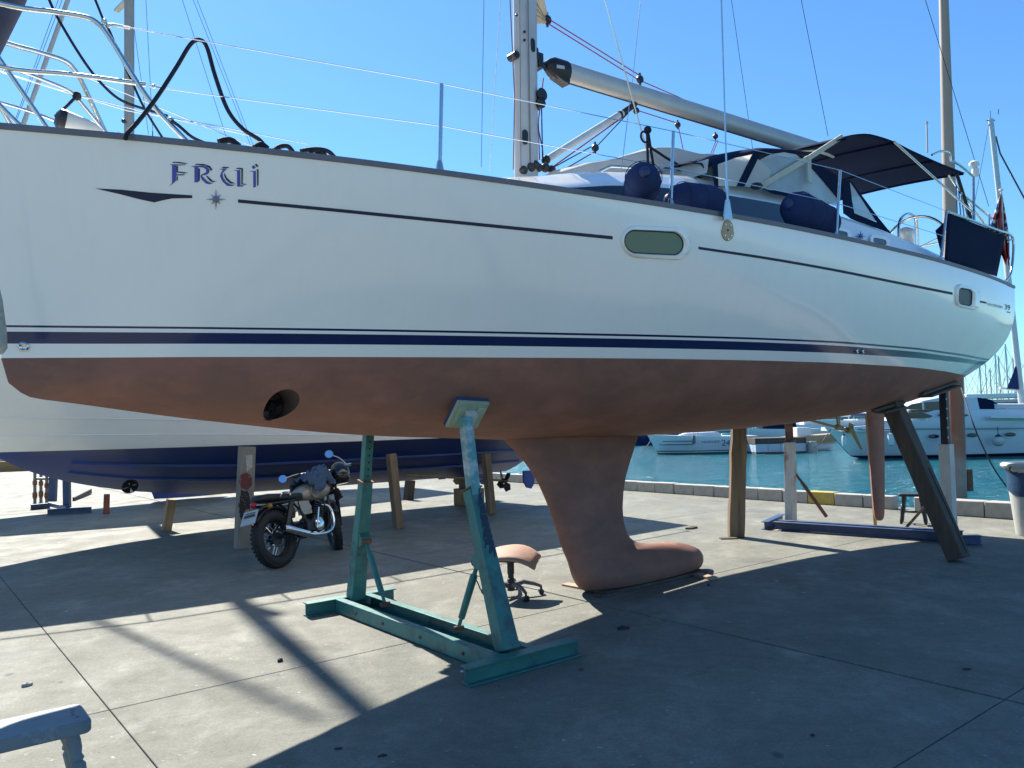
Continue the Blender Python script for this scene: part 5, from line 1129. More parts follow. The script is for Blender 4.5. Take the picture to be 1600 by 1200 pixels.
fs0, fs1 = BP(35, 198, YC), BP(106, 0, YC); fd = (fs1 - fs0); b = MB(); b.tube([fs0 - fd * .9, fs0, fs1, fs1 + fd * 1.2], [.035, .048, .048, .04], 12); b.build('furled_genoa', mat('pale_grey_sail_cover', (.42, .41, .39), .8, var=.06, scale=4), y2)
for x0, y0, x1, y1 in ((97, 0, 27, 185), (91, 0, 23, 190), (228, 0, 239, 212), (209, 40, 232, 210)): wire('rigging_wire', [BP(x0, y0, YC) + (BP(x0, y0, YC) - BP(x1, y1, YC)) * 1.2, BP(x1, y1, YC)], .006, mat('dark_wire', (.06, .065, .08), .5, .3), y2)
for x0, y0, x1, y1 in ((285, 0, 354, 216), (302, 0, 391, 226), (308, 0, 396, 228)): wire('rigging_wire', [BP(x0, y0, YC) + (BP(x0, y0, YC) - BP(x1, y1, YC)) * 1.0, BP(x1, y1, YC)], .006, MATS['dark_wire'], y2)
b = MB(); b.tube([BP(238.5, 205, YC), BP(238.5, 218, YC)], .012, 6); b.build('mast_fitting', black, y2)
# its blue cradle and the scaffold poles left of it
c3 = thing('boat_trestle', 'blue steel trestle under the bow of the cruiser with three grey poles in front', 'boat cradle', G(105, 801))
for (x0, y0), (x1, y1), w_ in (((82, 787), (84, 745), .16), ((105, 797), (104, 752), .13)):
    g0 = G(x0, y0); b = MB(); b.beam(g0 + ZA * .05, hit(x1, y1 - 14, g0, Vector((0, 1, 0))), w_, .1, Vector((1, 0, 0))); b.build('trestle_leg', bluepaint, c3, bevel=.004)
q0, q1 = G(74, 805), G(143, 801); b = MB(); b.extr(ibeam, q0, q1, (q1 - q0).cross(ZA), ZA); b.build('foot_beam', bluepaint, c3); q0, q1 = G(48, 797), G(78, 794); b = MB(); b.extr(ibeam, q0, q1, (q1 - q0).cross(ZA), ZA); b.build('foot_beam', bluepaint, c3)
q0, q1 = G(78, 795), G(106, 802); b = MB(); b.beam(q0 + ZA * .1, q1 + ZA * .1, .08, .08); b.build('cross_channel', bluepaint, c3)
scaf = thing('scaffold_poles', 'grey scaffold frame of three upright poles at the far left behind the blue trestle', 'scaffold', G(64, 785))
for x, y0, y1 in ((54.5, 786, 735), (64, 784, 738), (73, 786, 742)):
    g0 = G(x, y0); b = MB(); t_ = hit(x, y1, g0, Vector((0, 1, 0))); b.tube([g0, t_], .035, 8); b.build('pole', mat('grey_scaffold_tube', (.16, .15, .14), .5, .5), scaf)
    b = MB(); b.lathe(g0.lerp(t_, .62), ZA, [(-.05, .05), (.05, .05)], 8); b.lathe(g0 + ZA * .05, ZA, [(0, .02), (.1, .055), (.2, .05)], 8); b.build('coupler', rust, scaf)
g0 = G(54, 786); b = MB(); b.tube([hit(53, 748, g0, Vector((0, 1, 0))), hit(80, 748, g0, Vector((0, 1, 0)))], .03, 8); b.build('cross_pole', MATS['grey_scaffold_tube'], scaf)
b = MB(); q0, q1 = G(115, 783), G(142, 772); b.beam(q0 + ZA * .03, q1 + ZA * .08, .12, .05); tag(b.build('loose_timber', darkwood), 'loose dark timber lying on the sunlit ground under the cruiser bow', 'timber')
# far left: low ochre wall and white sheds
fw = thing('low_wall', 'low ochre concrete wall at the far left edge of the yard', 'wall', G(20, 738)); q0, q1 = G(-120, 742), G(52, 735); b = MB(); b.beam(q0 + ZA * .22, q1 + ZA * .22, .44, .4, ZA); b.build('wall_body', mat('ochre_concrete', (.36, .20, .07), .85, var=.15, scale=3), fw)
shd = thing('white_shed', 'white corrugated shed wall seen at the far left under the cruiser bow', 'shed', G(20, 724)); q0, q1 = G(-260, 730), G(74, 722); b = MB(); nrm_ = (q1 - q0).normalized().cross(ZA); n_ = 60; r = []
for i in range(n_ + 1): c = q0.lerp(q1, i / n_) + nrm_ * (.05 * (i % 2)); r.append([c, c + ZA * 2.6])
b.loft(r, False, False, 0, False); b.plate([q0 + ZA * 2.6, q1 + ZA * 2.6, q1 + ZA * 3.0 - nrm_ * 5, q0 + ZA * 3.0 - nrm_ * 5], ZA * .1); b.plate([q1, q1 + ZA * 2.6, q1 + ZA * 2.8 - nrm_ * 5, q1 - nrm_ * 5], (q1 - q0).normalized() * .1); b.build('corrugated_wall', mat('white_sheeting', (.55, .56, .58), .5, var=.05, scale=1), shd)
g0 = G(12, 731); b = MB(); b.tube([g0, g0 + ZA * 2.2], .06, 8); tag(b.build('dark_post', black), 'thin dark post in front of the white shed at the far left', 'post')

# ================================================================== MOTORCYCLE
rear = G(437, 887); hd = math.radians(66); mtx = mtxB = Matrix.Translation(rear) @ Matrix.Rotation(hd, 4, 'Z') @ Matrix.Rotation(math.radians(-13), 4, 'X')   # leans onto its side stand
bike = thing('motorcycle', 'dark roadster motorcycle with beige tank and knobbly tyres parked behind the teal cradle', 'motorcycle', rear)
mtxF = mtxB @ Matrix.Translation((1.17, 0, 0)) @ Matrix.Rotation(math.radians(46), 4, 'Z') @ Matrix.Translation((-1.17, 0, 0))
def M_(x, y, z): return mtx @ Vector((x, y, z))
def MV(x, y, z): return (mtx.to_3x3() @ Vector((x, y, z)))
tank_m = mat('matt_beige_tank_paint', (.30, .265, .22), .35, .2, var=.05, scale=6); chrome = mat('chrome_trim', (.65, .65, .65), .10, 1.0, var=.03, scale=10); engine_m = mat('dark_engine_metal', (.035, .037, .042), .4, .7, var=.3, scale=20); blk = mat('satin_black_frame', (.012, .012, .013), .4, var=.2, scale=10); seat_m = mat('black_leather_seat', (.016, .016, .018), .6, var=.2, scale=20, bump=.2)
def wheel(x, R_, wd):
    o = thing('wheel', None, None, M_(x, 0, R_)); setp(o, bike); ax = MV(0, 1, 0); c = M_(x, 0, R_)
    b = MB(); b.torus(c, ax, R_ - wd * .5, wd * .5, 48, 12, sq=1.05); b.build('tyre', rubber, o)
    kn = MB(); X = MV(1, 0, 0); Z = MV(0, 0, 1)
    for k in range(40):
        a_ = 2 * math.pi * k / 40
        for sgk, da in ((-.62, 0), (0, .08), (.62, 0)):
            e = X * math.cos(a_ + da) + Z * math.sin(a_ + da); tt_ = X * -math.sin(a_ + da) + Z * math.cos(a_ + da); rr_ = R_ - .004 - abs(sgk) * .016
            kn.box(c + e * rr_ + ax * (sgk * wd * .5), .016, .014, .008, (tt_, ax, e))
    tag(kn.build('tread_blocks', rubber, o), kind='stuff')
    b = MB(); b.torus(c, ax, R_ - wd * 1.02, .016, 40, 8, sq=1.6); b.build('rim', engine_m, o)
    b = MB(); b.lathe(c - ax * .06, ax, [(0, .03), (.01, .075), (.03, .075), (.035, .04), (.085, .04), (.09, .065), (.11, .06), (.12, .03)], 18); b.build('hub', engine_m, o)
    b = MB()
    for k in range(32):
        a_ = 2 * math.pi * k / 32; a2 = a_ + (.35 if k % 2 else -.35); sy = .045 if k % 4 < 2 else -.045
        b.tube([c + (X * math.cos(a2) + Z * math.sin(a2)) * .06 + ax * sy, c + (X * math.cos(a_) + Z * math.sin(a_)) * (R_ - wd * 1.05)], .0028, 4)
    tag(b.build('spokes', chrome, o), kind='stuff')
    b = MB(); b.torus(c - ax * .07, ax, .10, .014, 30, 4, sq=.15); b.build('brake_disc', engine_m, o)
wheel(0, .335, .13); mtx = mtxF; wheel(1.42, .335, .115)
def bt(nm, pts, r, m, n=8, k=0, par=bike): b = MB(); b.tube(smooth_path([M_(*p) for p in pts], k) if k else [M_(*p) for p in pts], r, n); return b.build(nm, m, par)
for sy in (-.10, .10):
    mtx = mtxF
    bt('fork_leg', [(1.42, sy, .335), (1.26, sy, .70)], .026, blk); bt('fork_tube', [(1.28, sy, .66), (1.13, sy, .98)], .019, chrome); bt('fork_gaiter', [(1.275, sy, .67), (1.22, sy, .79)], .034, rubber)
    mtx = mtxB
    bt('swingarm', [(.0, sy * 1.05, .335), (.52, sy * .8, .40)], .022, blk); bt('shock_absorber', [(.08, sy * 1.3, .40), (.26, sy * 1.2, .72)], .028, blk)
    bt('frame_tube', [(1.10, sy * .3, .86), (.98, sy * .8, .45), (.80, sy * .9, .30), (.52, sy, .32), (.45, sy, .60), (.30, sy, .74)], .017, blk, 8, 4); bt('frame_tube', [(1.10, sy * .3, .90), (.75, sy * .5, .78), (.30, sy, .74), (-.12, sy, .74)], .015, blk, 8, 4)
mtx = mtxF
b = MB(); b.box(M_(1.14, 0, .95), .05, .13, .015, (MV(1, 0, -.35).normalized(), MV(0, 1, 0), MV(.35, 0, 1).normalized())); b.box(M_(1.21, 0, .78), .05, .13, .015, (MV(1, 0, -.35).normalized(), MV(0, 1, 0), MV(.35, 0, 1).normalized())); b.build('fork_yoke', blk, bike)
# tank
mtx = mtxB
b = MB(); rr = []
for x, w_, zb_, zt_ in ((.50, .07, .76, .80), (.54, .12, .72, .86), (.64, .15, .70, .915), (.78, .165, .69, .945), (.92, .165, .70, .95), (1.02, .145, .73, .93), (1.08, .09, .78, .89), (1.10, .05, .80, .86)):
    rr.append([M_(x, w_ * math.cos(a_) * (abs(math.cos(a_)) ** -.25 if abs(math.cos(a_)) > .05 else 1), (zb_ + zt_) / 2 + (zt_ - zb_) / 2 * math.sin(a_)) for a_ in [2 * math.pi * k / 18 for k in range(18)]])
b.loft(rr, True, True); b.build('fuel_tank', tank_m, bike, angle=70)
for sy in (-1, 1): b = MB(); b.lathe(M_(.70, sy * .148, .80), MV(0, sy, .05), [(0, .085), (.012, .08), (.018, .05)], 16); b.build('knee_pad', mat('dark_knee_pad', (.22, .19, .155), .6), bike)
b = MB(); b.lathe(M_(.92, 0, .945), MV(.05, 0, 1), [(0, .035), (.02, .035), (.025, .02)], 14); b.build('fuel_cap', chrome, bike)
# seat
b = MB(); rr = []
for x, w_, zb_, zt_ in ((.58, .07, .755, .80), (.50, .11, .745, .825), (.35, .135, .745, .835), (.15, .135, .75, .85), (-.05, .12, .765, .865), (-.16, .10, .775, .86), (-.20, .06, .79, .83)):
    rr.append([M_(x, w_ * math.copysign(abs(math.cos(a_)) ** .7, math.cos(a_)), (zb_ + zt_) / 2 + (zt_ - zb_) / 2 * math.copysign(abs(math.sin(a_)) ** .7, math.sin(a_))) for a_ in [2 * math.pi * k / 16 for k in range(16)]])
b.loft(rr, True, True); b.build('seat', seat_m, bike, angle=70)
bt('seat_grab_rail', [(.22, -.15, .80), (.24, -.16, .83), (.10, -.16, .84), (.06, -.15, .79)], .010, chrome, 8, 4)
# side panels, airbox
for sy in (-1, 1):
    b = MB(); b.plate([M_(.30, sy * .125, .72), M_(.56, sy * .125, .71), M_(.60, sy * .125, .62), M_(.56, sy * .12, .54), M_(.44, sy * .12, .54)], MV(0, .03, 0)); b.build('side_panel', tank_m, bike, bevel=.008)
# engine
b = MB(); b.lathe(M_(.70, -.13, .40), MV(0, 1, 0), [(0, .10), (.02, .125), (.24, .125), (.26, .10)], 22); b.build('crankcase', engine_m, bike)
b = MB(); b.lathe(M_(.56, -.12, .38), MV(0, 1, 0), [(0, .07), (.02, .095), (.22, .095), (.24, .07)], 20); b.build('gearbox', engine_m, bike)
b = MB(); b.lathe(M_(.70, -.145, .40), MV(0, 1, 0), [(0, .055), (.012, .08), (.016, .085)], 20); b.build('engine_cover', chrome, bike)
for k in range(7):
    b = MB(); b.box(M_(.745 + .012 * k, 0, .50 + .028 * k), .088, .095, .006, (MV(1, 0, -.35).normalized(), MV(0, 1, 0), MV(.35, 0, 1).normalized())); b.build('cooling_fin', engine_m, bike)
b = MB(); b.beam(M_(.73, 0, .45), M_(.82, 0, .70), .13, .13, MV(0, 1, 0)); b.build('cylinder', engine_m, bike)
b = MB(); b.box(M_(.60, -.02, .60), .07, .05, .05, (MV(1, 0, 0), MV(0, 1, 0), MV(0, 0, 1))); b.build('carburettor', alu, bike)
# exhaust on the visible right side
bt('exhaust_pipe', [(.86, -.05, .64), (.96, -.10, .60), (.98, -.13, .48), (.92, -.15, .34), (.80, -.15, .28), (.62, -.16, .275)], .021, chrome, 10, 6)
b = MB(); b.tube([M_(.64, -.16, .274), M_(.50, -.165, .285), M_(.42, -.17, .30), M_(.02, -.19, .42), M_(-.02, -.19, .43)], [.022, .026, .042, .047, .034], 14); b.build('silencer', chrome, bike)
bt('kick_lever', [(.60, -.16, .36), (.62, -.19, .50), (.64, -.21, .60)], .010, chrome)
bt('foot_peg', [(.48, -.13, .33), (.48, -.25, .33)], .014, rubber); bt('side_stand', [(.60, .12, .30), (.52, .28, .012)], .014, blk)
# mudguards
def fender_arc(nm, cx, cz, R_, a0_, a1_, w_, m):
    b = MB(); r = []
    for k in range(15):
        a_ = a0_ + (a1_ - a0_) * k / 14; r.append([M_(cx + R_ * math.cos(a_), w_ * q, cz + R_ * math.sin(a_) - .03 * q * q) for q in (-1, -.5, 0, .5, 1)])
    b.loft(r, False, False); o = b.build(nm, m, bike); o.modifiers.new('thick', 'SOLIDIFY').thickness = .004
mtx = mtxF; fender_arc('front_mudguard', 1.42, .335, .375, math.radians(60), math.radians(150), .065, blk); mtx = mtxB; fender_arc('rear_mudguard', 0, .335, .385, math.radians(45), math.radians(140), .075, blk)
# lamps, plate
mtx = mtxF
b = MB(); b.lathe(M_(1.22, 0, .86), MV(1, 0, -.08), [(-.06, .05), (0, .085), (.05, .09), (.06, .085), (.065, .02)], 20); b.build('headlight', blk, bike)
mtx = mtxB
b = MB(); b.lathe(M_(-.22, 0, .76), MV(-1, 0, .1), [(0, .035), (.03, .035), (.04, .02)], 14); b.build('tail_light', mat('red_lens', (.30, .012, .02), .25), bike)
b = MB(); b.plate([M_(-.28, y, z) for y, z in ((-.11, .70), (.11, .70), (.11, .70), )] + [M_(-.38, .11, .55), M_(-.38, -.11, .55)], MV(.005, 0, .003)); plt = b.build('number_plate', mat('white_number_plate', (.36, .37, .38), .4, var=.05, scale=8), bike)
b = MB(); b.plate([M_(-.282 - .1 * q, y, .70 - .15 * q) + MV(-.008, 0, -.004) for y, q in ((-.08, .25), (.08, .25), (.08, .45), (-.08, .45))], MV(.001, 0, 0)); b.build('plate_digits', mat('dark_plate_print', (.03, .03, .04), .5), plt)
b = MB(); b.beam(M_(-.15, 0, .72), M_(-.30, 0, .66), .14, .03, MV(0, 1, 0)); b.build('plate_bracket', blk, bike)
for sy in (-1, 1): b = MB(); b.ball(M_(-.16, sy * .17, .71), .03, 8); b.tube([M_(-.15, sy * .05, .72), M_(-.16, sy * .15, .71)], .008, 6); b.build('indicator', mat('amber_lens', (.35, .14, .02), .3), bike)
# handlebar and mirrors
mtx = mtxF
bt('handlebar', [(1.02, .38, 1.06), (1.06, .30, 1.08), (1.12, .12, 1.06), (1.12, -.12, 1.06), (1.06, -.30, 1.08), (1.02, -.38, 1.06)], .012, chrome, 8, 5)
for sy in (-1, 1):
    bt('handle_grip', [(1.03, sy * .33, 1.068), (.99, sy * .43, 1.045)], .019, rubber); bt('brake_lever', [(1.08, sy * .28, 1.07), (1.06, sy * .40, 1.05)], .007, alu)
    bar_ = M_(1.07, sy * .28, 1.08); c = hit(*((442, 749) if sy > 0 else (514, 710)), bar_, Vector((0, 1, 0))); b = MB(); b.tube(smooth_path([bar_, bar_.lerp(c, .5) + Vector((.02, 0, .02)), c], 4), .006, 6); b.build('mirror_stem', chrome, bike)
    ax_ = Vector((.25, -1, .40)).normalized(); b = MB(); b.lathe(c, ax_, [(-.012, .03), (0, .055), (.012, .058), (.014, .055)], 22); b.build('mirror_shell', blk, bike); b = MB(); b.lathe(c, ax_, [(.0142, .052), (.0155, .052)], 22); b.build('mirror_glass', mat('mirror_glass', (.8, .85, .9), .02, 1.0, var=.0, scale=1), bike)
b = MB(); b.lathe(M_(1.16, 0, 1.00), MV(-.5, 0, 1), [(0, .05), (.05, .055), (.06, .05)], 18); b.build('speedometer', blk, bike)
for l_ in ([(1.06, -.27, 1.06), (1.20, -.20, 1.02), (1.22, -.08, .84), (1.05, -.05, .74)], [(1.06, .27, 1.06), (1.22, .18, 1.03), (1.22, .06, .84), (1.0, .06, .70)], [(1.07, -.25, 1.07), (1.24, -.12, 1.02), (1.27, -.09, .70), (1.38, -.09, .44)]): bt('control_cable', l_, .005, rubber, 6, 5)
mtx = mtxB
bt('oil_hose', [(.80, -.13, .52), (.86, -.14, .60), (.80, -.10, .72)], .008, rubber, 6, 4); bt('chain_guard', [(.50, .10, .46), (.20, .11, .47), (-.06, .11, .44)], .018, blk); bt('heel_plate', [(.46, -.13, .30), (.46, -.14, .48)], .022, engine_m); bt('brake_pedal', [(.48, -.15, .33), (.60, -.17, .29), (.68, -.19, .31)], .008, chrome); bt('frame_brace', [(.46, -.12, .56), (.24, -.13, .73)], .014, blk); bt('battery_strap', [(.36, -.135, .72), (.40, -.14, .50)], .012, rubber)
for k in range(5): b = MB(); b.torus(M_(1.255 - .012 * k, -.10, .68 + .024 * k), MV(-.35, 0, 1), .030, .007, 16, 6); b.build('gaiter_ring', rubber, bike)
mtx = mtxF
# helmet and jacket
hm = thing('helmet', 'black crash helmet with clear visor hung from the motorcycle handlebar', 'helmet', M_(1.22, -.26, .98))
hc = hit(531, 741, M_(1.18, -.1, 1.0), Vector((0, 1, 0))); b = MB(); R3 = mtx.to_3x3(); rr = []
for i in range(1, 14):
    th_ = math.pi * i / 14; 
    if th_ > 2.6: break
    rr.append([hc + R3 @ Vector((.165 * math.sin(th_) * math.cos(2 * math.pi * k / 20), .14 * math.sin(th_) * math.sin(2 * math.pi * k / 20), .165 * math.cos(th_))) for k in range(20)])
b.loft(rr, True, True); b.build('helmet_shell', mat('gloss_black_helmet', (.012, .012, .014), .12, var=.1, scale=8, coat=.5), hm)
b = MB(); rr = []
for i in range(7):
    th_ = math.radians(62 + 9 * i); rr.append([hc + R3 @ Vector((.172 * math.sin(th_) * math.cos(math.radians(-95 + 13 * k)), .147 * math.sin(th_) * math.sin(math.radians(-95 + 13 * k)), .171 * math.cos(th_))) for k in range(12)])
b.loft(rr, False, False); b.build('visor', mat('smoky_visor', (.12, .14, .17), .05, var=.05, scale=2, coat=.5, alpha=.75), hm)
b = MB(); b.tube([hc + R3 @ Vector((.174 * math.cos(math.radians(-95 + 13 * k)) * .98, .149 * math.sin(math.radians(-95 + 13 * k)) * .98, -.03 - .0 * k)) for k in range(12)], .006, 6); b.build('visor_trim', chrome, hm)
mtx = mtxB
jk = MB(); rr = []; rgj = random.Random(5)
for i in range(26):
    f = i / 25; x = .60 + .46 * f; w_ = .21 + .03 * math.sin(f * 6); ht = .06 + .11 * f ** 1.2; row = []
    for k in range(30):
        a_ = math.pi * k / 29; wr = .014 * math.sin(21 * f + 5 * math.sin(a_ * 4)) + .010 * math.sin(17 * a_ + 9 * f) + rgj.uniform(-.005, .005)
        row.append(M_(x + wr * .5 + (.03 * math.sin(5 * a_) if i in (0, 25) else 0), (w_ + wr) * math.cos(a_) - .02, .93 + .05 * f + (ht + wr) * max(0, math.sin(a_)) - (.10 + .05 * math.sin(7 * f)) * abs(math.cos(a_)) ** 3 + wr))
    rr.append(row)
jk.loft(rr, False, False); o = jk.build('jacket', mat('blue_denim_jacket', (.05, .085, .14), .9, var=.25, scale=14, bump=.5, bscale=30), angle=80); o.modifiers.new('thick', 'SOLIDIFY').thickness = .012; sd = o.modifiers.new('soft', 'SUBSURF'); sd.levels = 1; sd.render_levels = 1
tag(o, 'crumpled blue denim jacket draped over the motorcycle tank and handlebar', 'jacket')

# ================================================================== STOOLS, BIN, LIGHT COLUMN, LITTER
def turned_stool(label, seatpts_c, rot, L_, W_, H_, m_seat, m_leg, thick=.04, splay=.06):
    t = thing('wooden_stool', label, 'stool', seatpts_c); R_ = Matrix.Rotation(rot, 3, 'Z')
    def S_(x, y, z): return seatpts_c + R_ @ Vector((x, y, z))
    b = MB(); pr = []
    for z, g_ in ((H_ - thick, -.006), (H_ - thick + .008, 0), (H_ - .008, 0), (H_, -.008)):
        ring = []
        for k in range(28):
            a_ = 2 * math.pi * k / 28; ca, sa = math.cos(a_), math.sin(a_); r_ = .03
            ring.append(S_((L_ / 2 - r_ + g_) * math.copysign(1, ca) * (1 if abs(ca) > 1e-6 else 0) + r_ * ca, (W_ / 2 - r_ + g_) * math.copysign(1, sa) * (1 if abs(sa) > 1e-6 else 0) + r_ * sa, z))
        pr.append(ring)
    b.loft(pr, True, True); b.build('seat', m_seat, t, angle=35)
    for sx in (-1, 1):
        for sy in (-1, 1):
            p1_ = S_(sx * (L_ / 2 - .07), sy * (W_ / 2 - .06), H_ - thick); p0_ = S_(sx * (L_ / 2 - .07 + splay), sy * (W_ / 2 - .06 + splay * .6), 0)
            prof = [(0, .014), (.04, .017), (.10, .019), (.16, .022), (.20, .017), (.22, .023), (.26, .019), (.45, .024), (.62, .027), (.66, .019), (.69, .026), (.74, .02), (.80, .025), (.9, .026), (1, .023)]
            d_ = p1_ - p0_; b = MB(); b.tube([p0_ + d_ * f_ for f_, _ in prof], [r_ * 1.15 for _, r_ in prof], 12); b.build('leg', m_leg, t)
    for sx in (-1, 1): b = MB(); b.tube([S_(sx * (L_ / 2 - .04), -(W_ / 2 - .04), H_ * .38), S_(sx * (L_ / 2 - .05), 0, H_ * .38), S_(sx * (L_ / 2 - .04), W_ / 2 - .04, H_ * .38)], [.010, .015, .010], 8); b.build('stretcher', m_leg, t)
    b = MB(); b.tube([S_(-(L_ / 2 - .04), 0, H_ * .38), S_(0, 0, H_ * .38), S_(L_ / 2 - .04, 0, H_ * .38)], [.011, .016, .011], 8); b.build('stretcher', m_leg, t)
    return t, S_
sz = .412
cR = G(128, 1100, sz); cN = G(138, 1120, sz); cF = G(0, 1121, sz)
dirL = (G(0, 1119, sz) - G(118, 1094, sz)).normalized(); rotS = math.atan2(dirL.y, dirL.x)
ctr = G(135, 1110, sz) + dirL * .25; ctr.z = 0
st_, S_ = turned_stool('grey painted wooden stool with turned legs in the near left corner', ctr, rotS, .50, .27, sz, greywood, greywood, thick=.055)
for (x, y) in ((-.205, .06), (-.195, .02), (-.205, -.05), (-.20, -.02)): b = MB(); b.lathe(S_(x, y, sz - .001), ZA, [(0, .008), (.002, .008)], 10); b.build('screw_head', black, st_)
bs, B_ = turned_stool('small black wooden stool standing by the quay kerb behind the leaning timber', G(1428, 818), math.radians(-30), .36, .26, .44, black, black, splay=.05)
b = MB(); q0 = G(1413, 829); b.beam(q0 + ZA * .01, hit(1446, 790, q0, Vector((0, 1, 0))), .05, .025, UA); tag(b.build('timber_offcut', darkwood, bevel=.003), 'dark timber offcut leaning against the black stool', 'timber')
# broken office stool
oc = G(799, 931); ost = thing('office_stool', 'broken office chair base with a curved bare plywood seat standing behind the teal cradle', 'stool', oc)
b = MB(); r = []; rgs = random.Random(9)
Xs = Vector((math.cos(-.25), math.sin(-.25), 0)); Ys = ZA.cross(Xs)
for i in range(9):
    u_ = i / 8 * 2 - 1; row = []
    for j in range(9):
        v_ = j / 8 * 2 - 1; lim = math.sqrt(max(0, 1 - .55 * u_ * u_)); row.append(oc + Xs * (.225 * u_ + .03) + Ys * (.20 * v_ * lim) + ZA * (.405 + .02 * v_ - .055 * max(0, u_) ** 2 - .03 * u_ * u_ - .03 * max(0, -v_) ** 3 + (rgs.uniform(-.015, .01) if i == 8 else 0)))
    r.append(row)
b.loft(r, False, False); o = b.build('seat', plywood, ost, angle=70); o.modifiers.new('thick', 'SOLIDIFY').thickness = .022
b = MB(); b.box(oc + ZA * .345 + Xs * .02, .13, .10, .022, (Xs, Ys, ZA)); b.beam(oc + ZA * .34 + Xs * .12, oc + ZA * .32 + Xs * .21, .05, .02); b.build('seat_mechanism', black, ost, bevel=.004)
b = MB(); b.lathe(oc, ZA, [(.05, .036), (.16, .034), (.165, .028), (.20, .028), (.205, .033), (.33, .033)], 16); b.build('gas_column', black, ost)
dgp = mat('grey_brown_plastic', (.10, .085, .085), .55, var=.15, scale=15)
for k in range(5):
    a_ = math.radians(10 + 72 * k); e = Vector((math.cos(a_), math.sin(a_), 0)); al = MB(); al.tube([oc + ZA * .10 + e * .03, oc + ZA * .125 + e * .12, oc + ZA * .10 + e * .22, oc + ZA * .075 + e * .285], [.026, .022, .018, .014], 8); al.build('base_arm', dgp, ost)
    cw = MB(); s_ = ZA.cross(e)
    for q in (-1, 1): cw.lathe(oc + e * .285 + ZA * .026 + s_ * (.008 * q), s_ * q, [(0, .025), (.016, .025), (.02, .018)], 14)
    cw.lathe(oc + e * .285 + ZA * .03, ZA, [(0, .012), (.05, .010)], 8); cw.build('caster', black, ost)
b = MB(); b.tube(smooth_path([oc + Vector((-.28, -.10, .08)), oc + Vector((-.32, -.05, .16)), oc + Vector((-.36, -.02, .17))], 4), .006, 6); b.build('loose_cable', black, ost)
# bin
bnp = G(1607, 838) + Vector((.14, .05, 0)); bn = thing('waste_bin', 'pale grey plastic waste bin with a blue liner at the right edge', 'bin', bnp); b = MB(); b.lathe(bnp, ZA, [(0, .22), (.02, .23), (.86, .31), (.87, .34), (.93, .345), (.94, .32), (.90, .31)], 28); b.build('bin_body', mat('worn_pale_plastic', (.50, .50, .48), .5, var=.08, scale=8, col2=(.25, .24, .22), fac=.36), bn)
b = MB(); b.torus(bnp + ZA * .90, ZA, .335, .03, 32, 8); b.build('bin_rim', mat('pale_green_rim', (.42, .46, .40), .6, var=.1, scale=10), bn); b = MB(); rr = []
for h_, r_ in ((.885, .30), (.80, .318), (.55, .30)): rr.append([bnp + Vector((r_ * math.cos(a_), r_ * math.sin(a_), h_ + .04 * math.sin(3 * a_))) for a_ in [2 * math.pi * k / 30 for k in range(30)]])
b.loft(rr, True, False); b.build('bin_liner', mat('dark_blue_liner', (.02, .06, .13), .4, var=.3, scale=6, bump=.4, bscale=20), bn)
b = MB(); b.torus(bnp + Vector((-.31, -.1, .86)), Vector((.3, 1, 0)), .05, .01, 16, 6); b.build('bin_handle', darkwood, bn)
# rusty tapered light column
lc = G(1497, 789); col_ = thing('light_column', 'tall tapered steel column, rusty below and beige above, on the quay edge behind the stern', 'light column', lc)
tops = hit(1474.5, 0, lc, Vector((0, 1, 0))); b = MB(); dcol = (tops - lc); rr = []
for f_, r_ in ((0, .145), (.12, .143), (.26, .135), (.5, .115), (1, .078), (1.4, .062)): rr.append([lc + dcol * f_ + Vector((r_ * math.cos(a_), r_ * math.sin(a_), 0)) for a_ in [2 * math.pi * k / 20 for k in range(20)]])
def column_mat():
    m = mat('rust_to_beige_column', (.27, .22, .165), .6, var=.06, scale=5); m = m.copy(); t = m.node_tree; N = t.nodes; L = t.links; P = N['Principled BSDF']; src = P.inputs['Base Color'].links[0].from_socket
    tc = N.new('ShaderNodeTexCoord'); sx = N.new('ShaderNodeSeparateXYZ'); L.new(tc.outputs['Object'], sx.inputs[0]); n = N.new('ShaderNodeTexNoise'); n.inputs['Scale'].default_value = 3; n.inputs['Detail'].default_value = 8; L.new(tc.outputs['Object'], n.inputs['Vector'])
    ad = N.new('ShaderNodeMath'); ad.operation = 'MULTIPLY_ADD'; L.new(n.outputs['Fac'], ad.inputs[0]); ad.inputs[1].default_value = 1.6; L.new(sx.outputs['Z'], ad.inputs[2])
    cr = N.new('ShaderNodeValToRGB'); cr.color_ramp.elements[0].position = .0; cr.color_ramp.elements[1].position = 1
    mr = N.new('ShaderNodeMapRange'); mr.inputs['From Min'].default_value = 0.4; mr.inputs['From Max'].default_value = 4.4; L.new(ad.outputs[0], mr.inputs[0]); L.new(mr.outputs[0], cr.inputs[0])
    e = cr.color_ramp.elements; e[0].color = (.16, .085, .055, 1); e[1].color = (.30, .255, .20, 1); q = e.new(.2); q.color = (.25, .22, .20, 1); q = e.new(.42); q.color = (.20, .085, .05, 1); q = e.new(.7); q.color = (.23, .115, .07, 1); q = e.new(.85); q.color = (.30, .255, .20, 1)
    L.new(cr.outputs[0], P.inputs['Base Color']); return m
b.loft(rr, True, True); b.build('column_shaft', column_mat(), col_)
b = MB(); c = hit(1514, 750, lc, Vector((0, 1, 0))); b.box(c, .05, .04, .19); b.build('cable_box', rust, col_, bevel=.006)
b = MB(); b.lathe(lc, ZA, [(0, .22), (.02, .22), (.03, .16)], 20); b.build('base_flange', rust, col_)
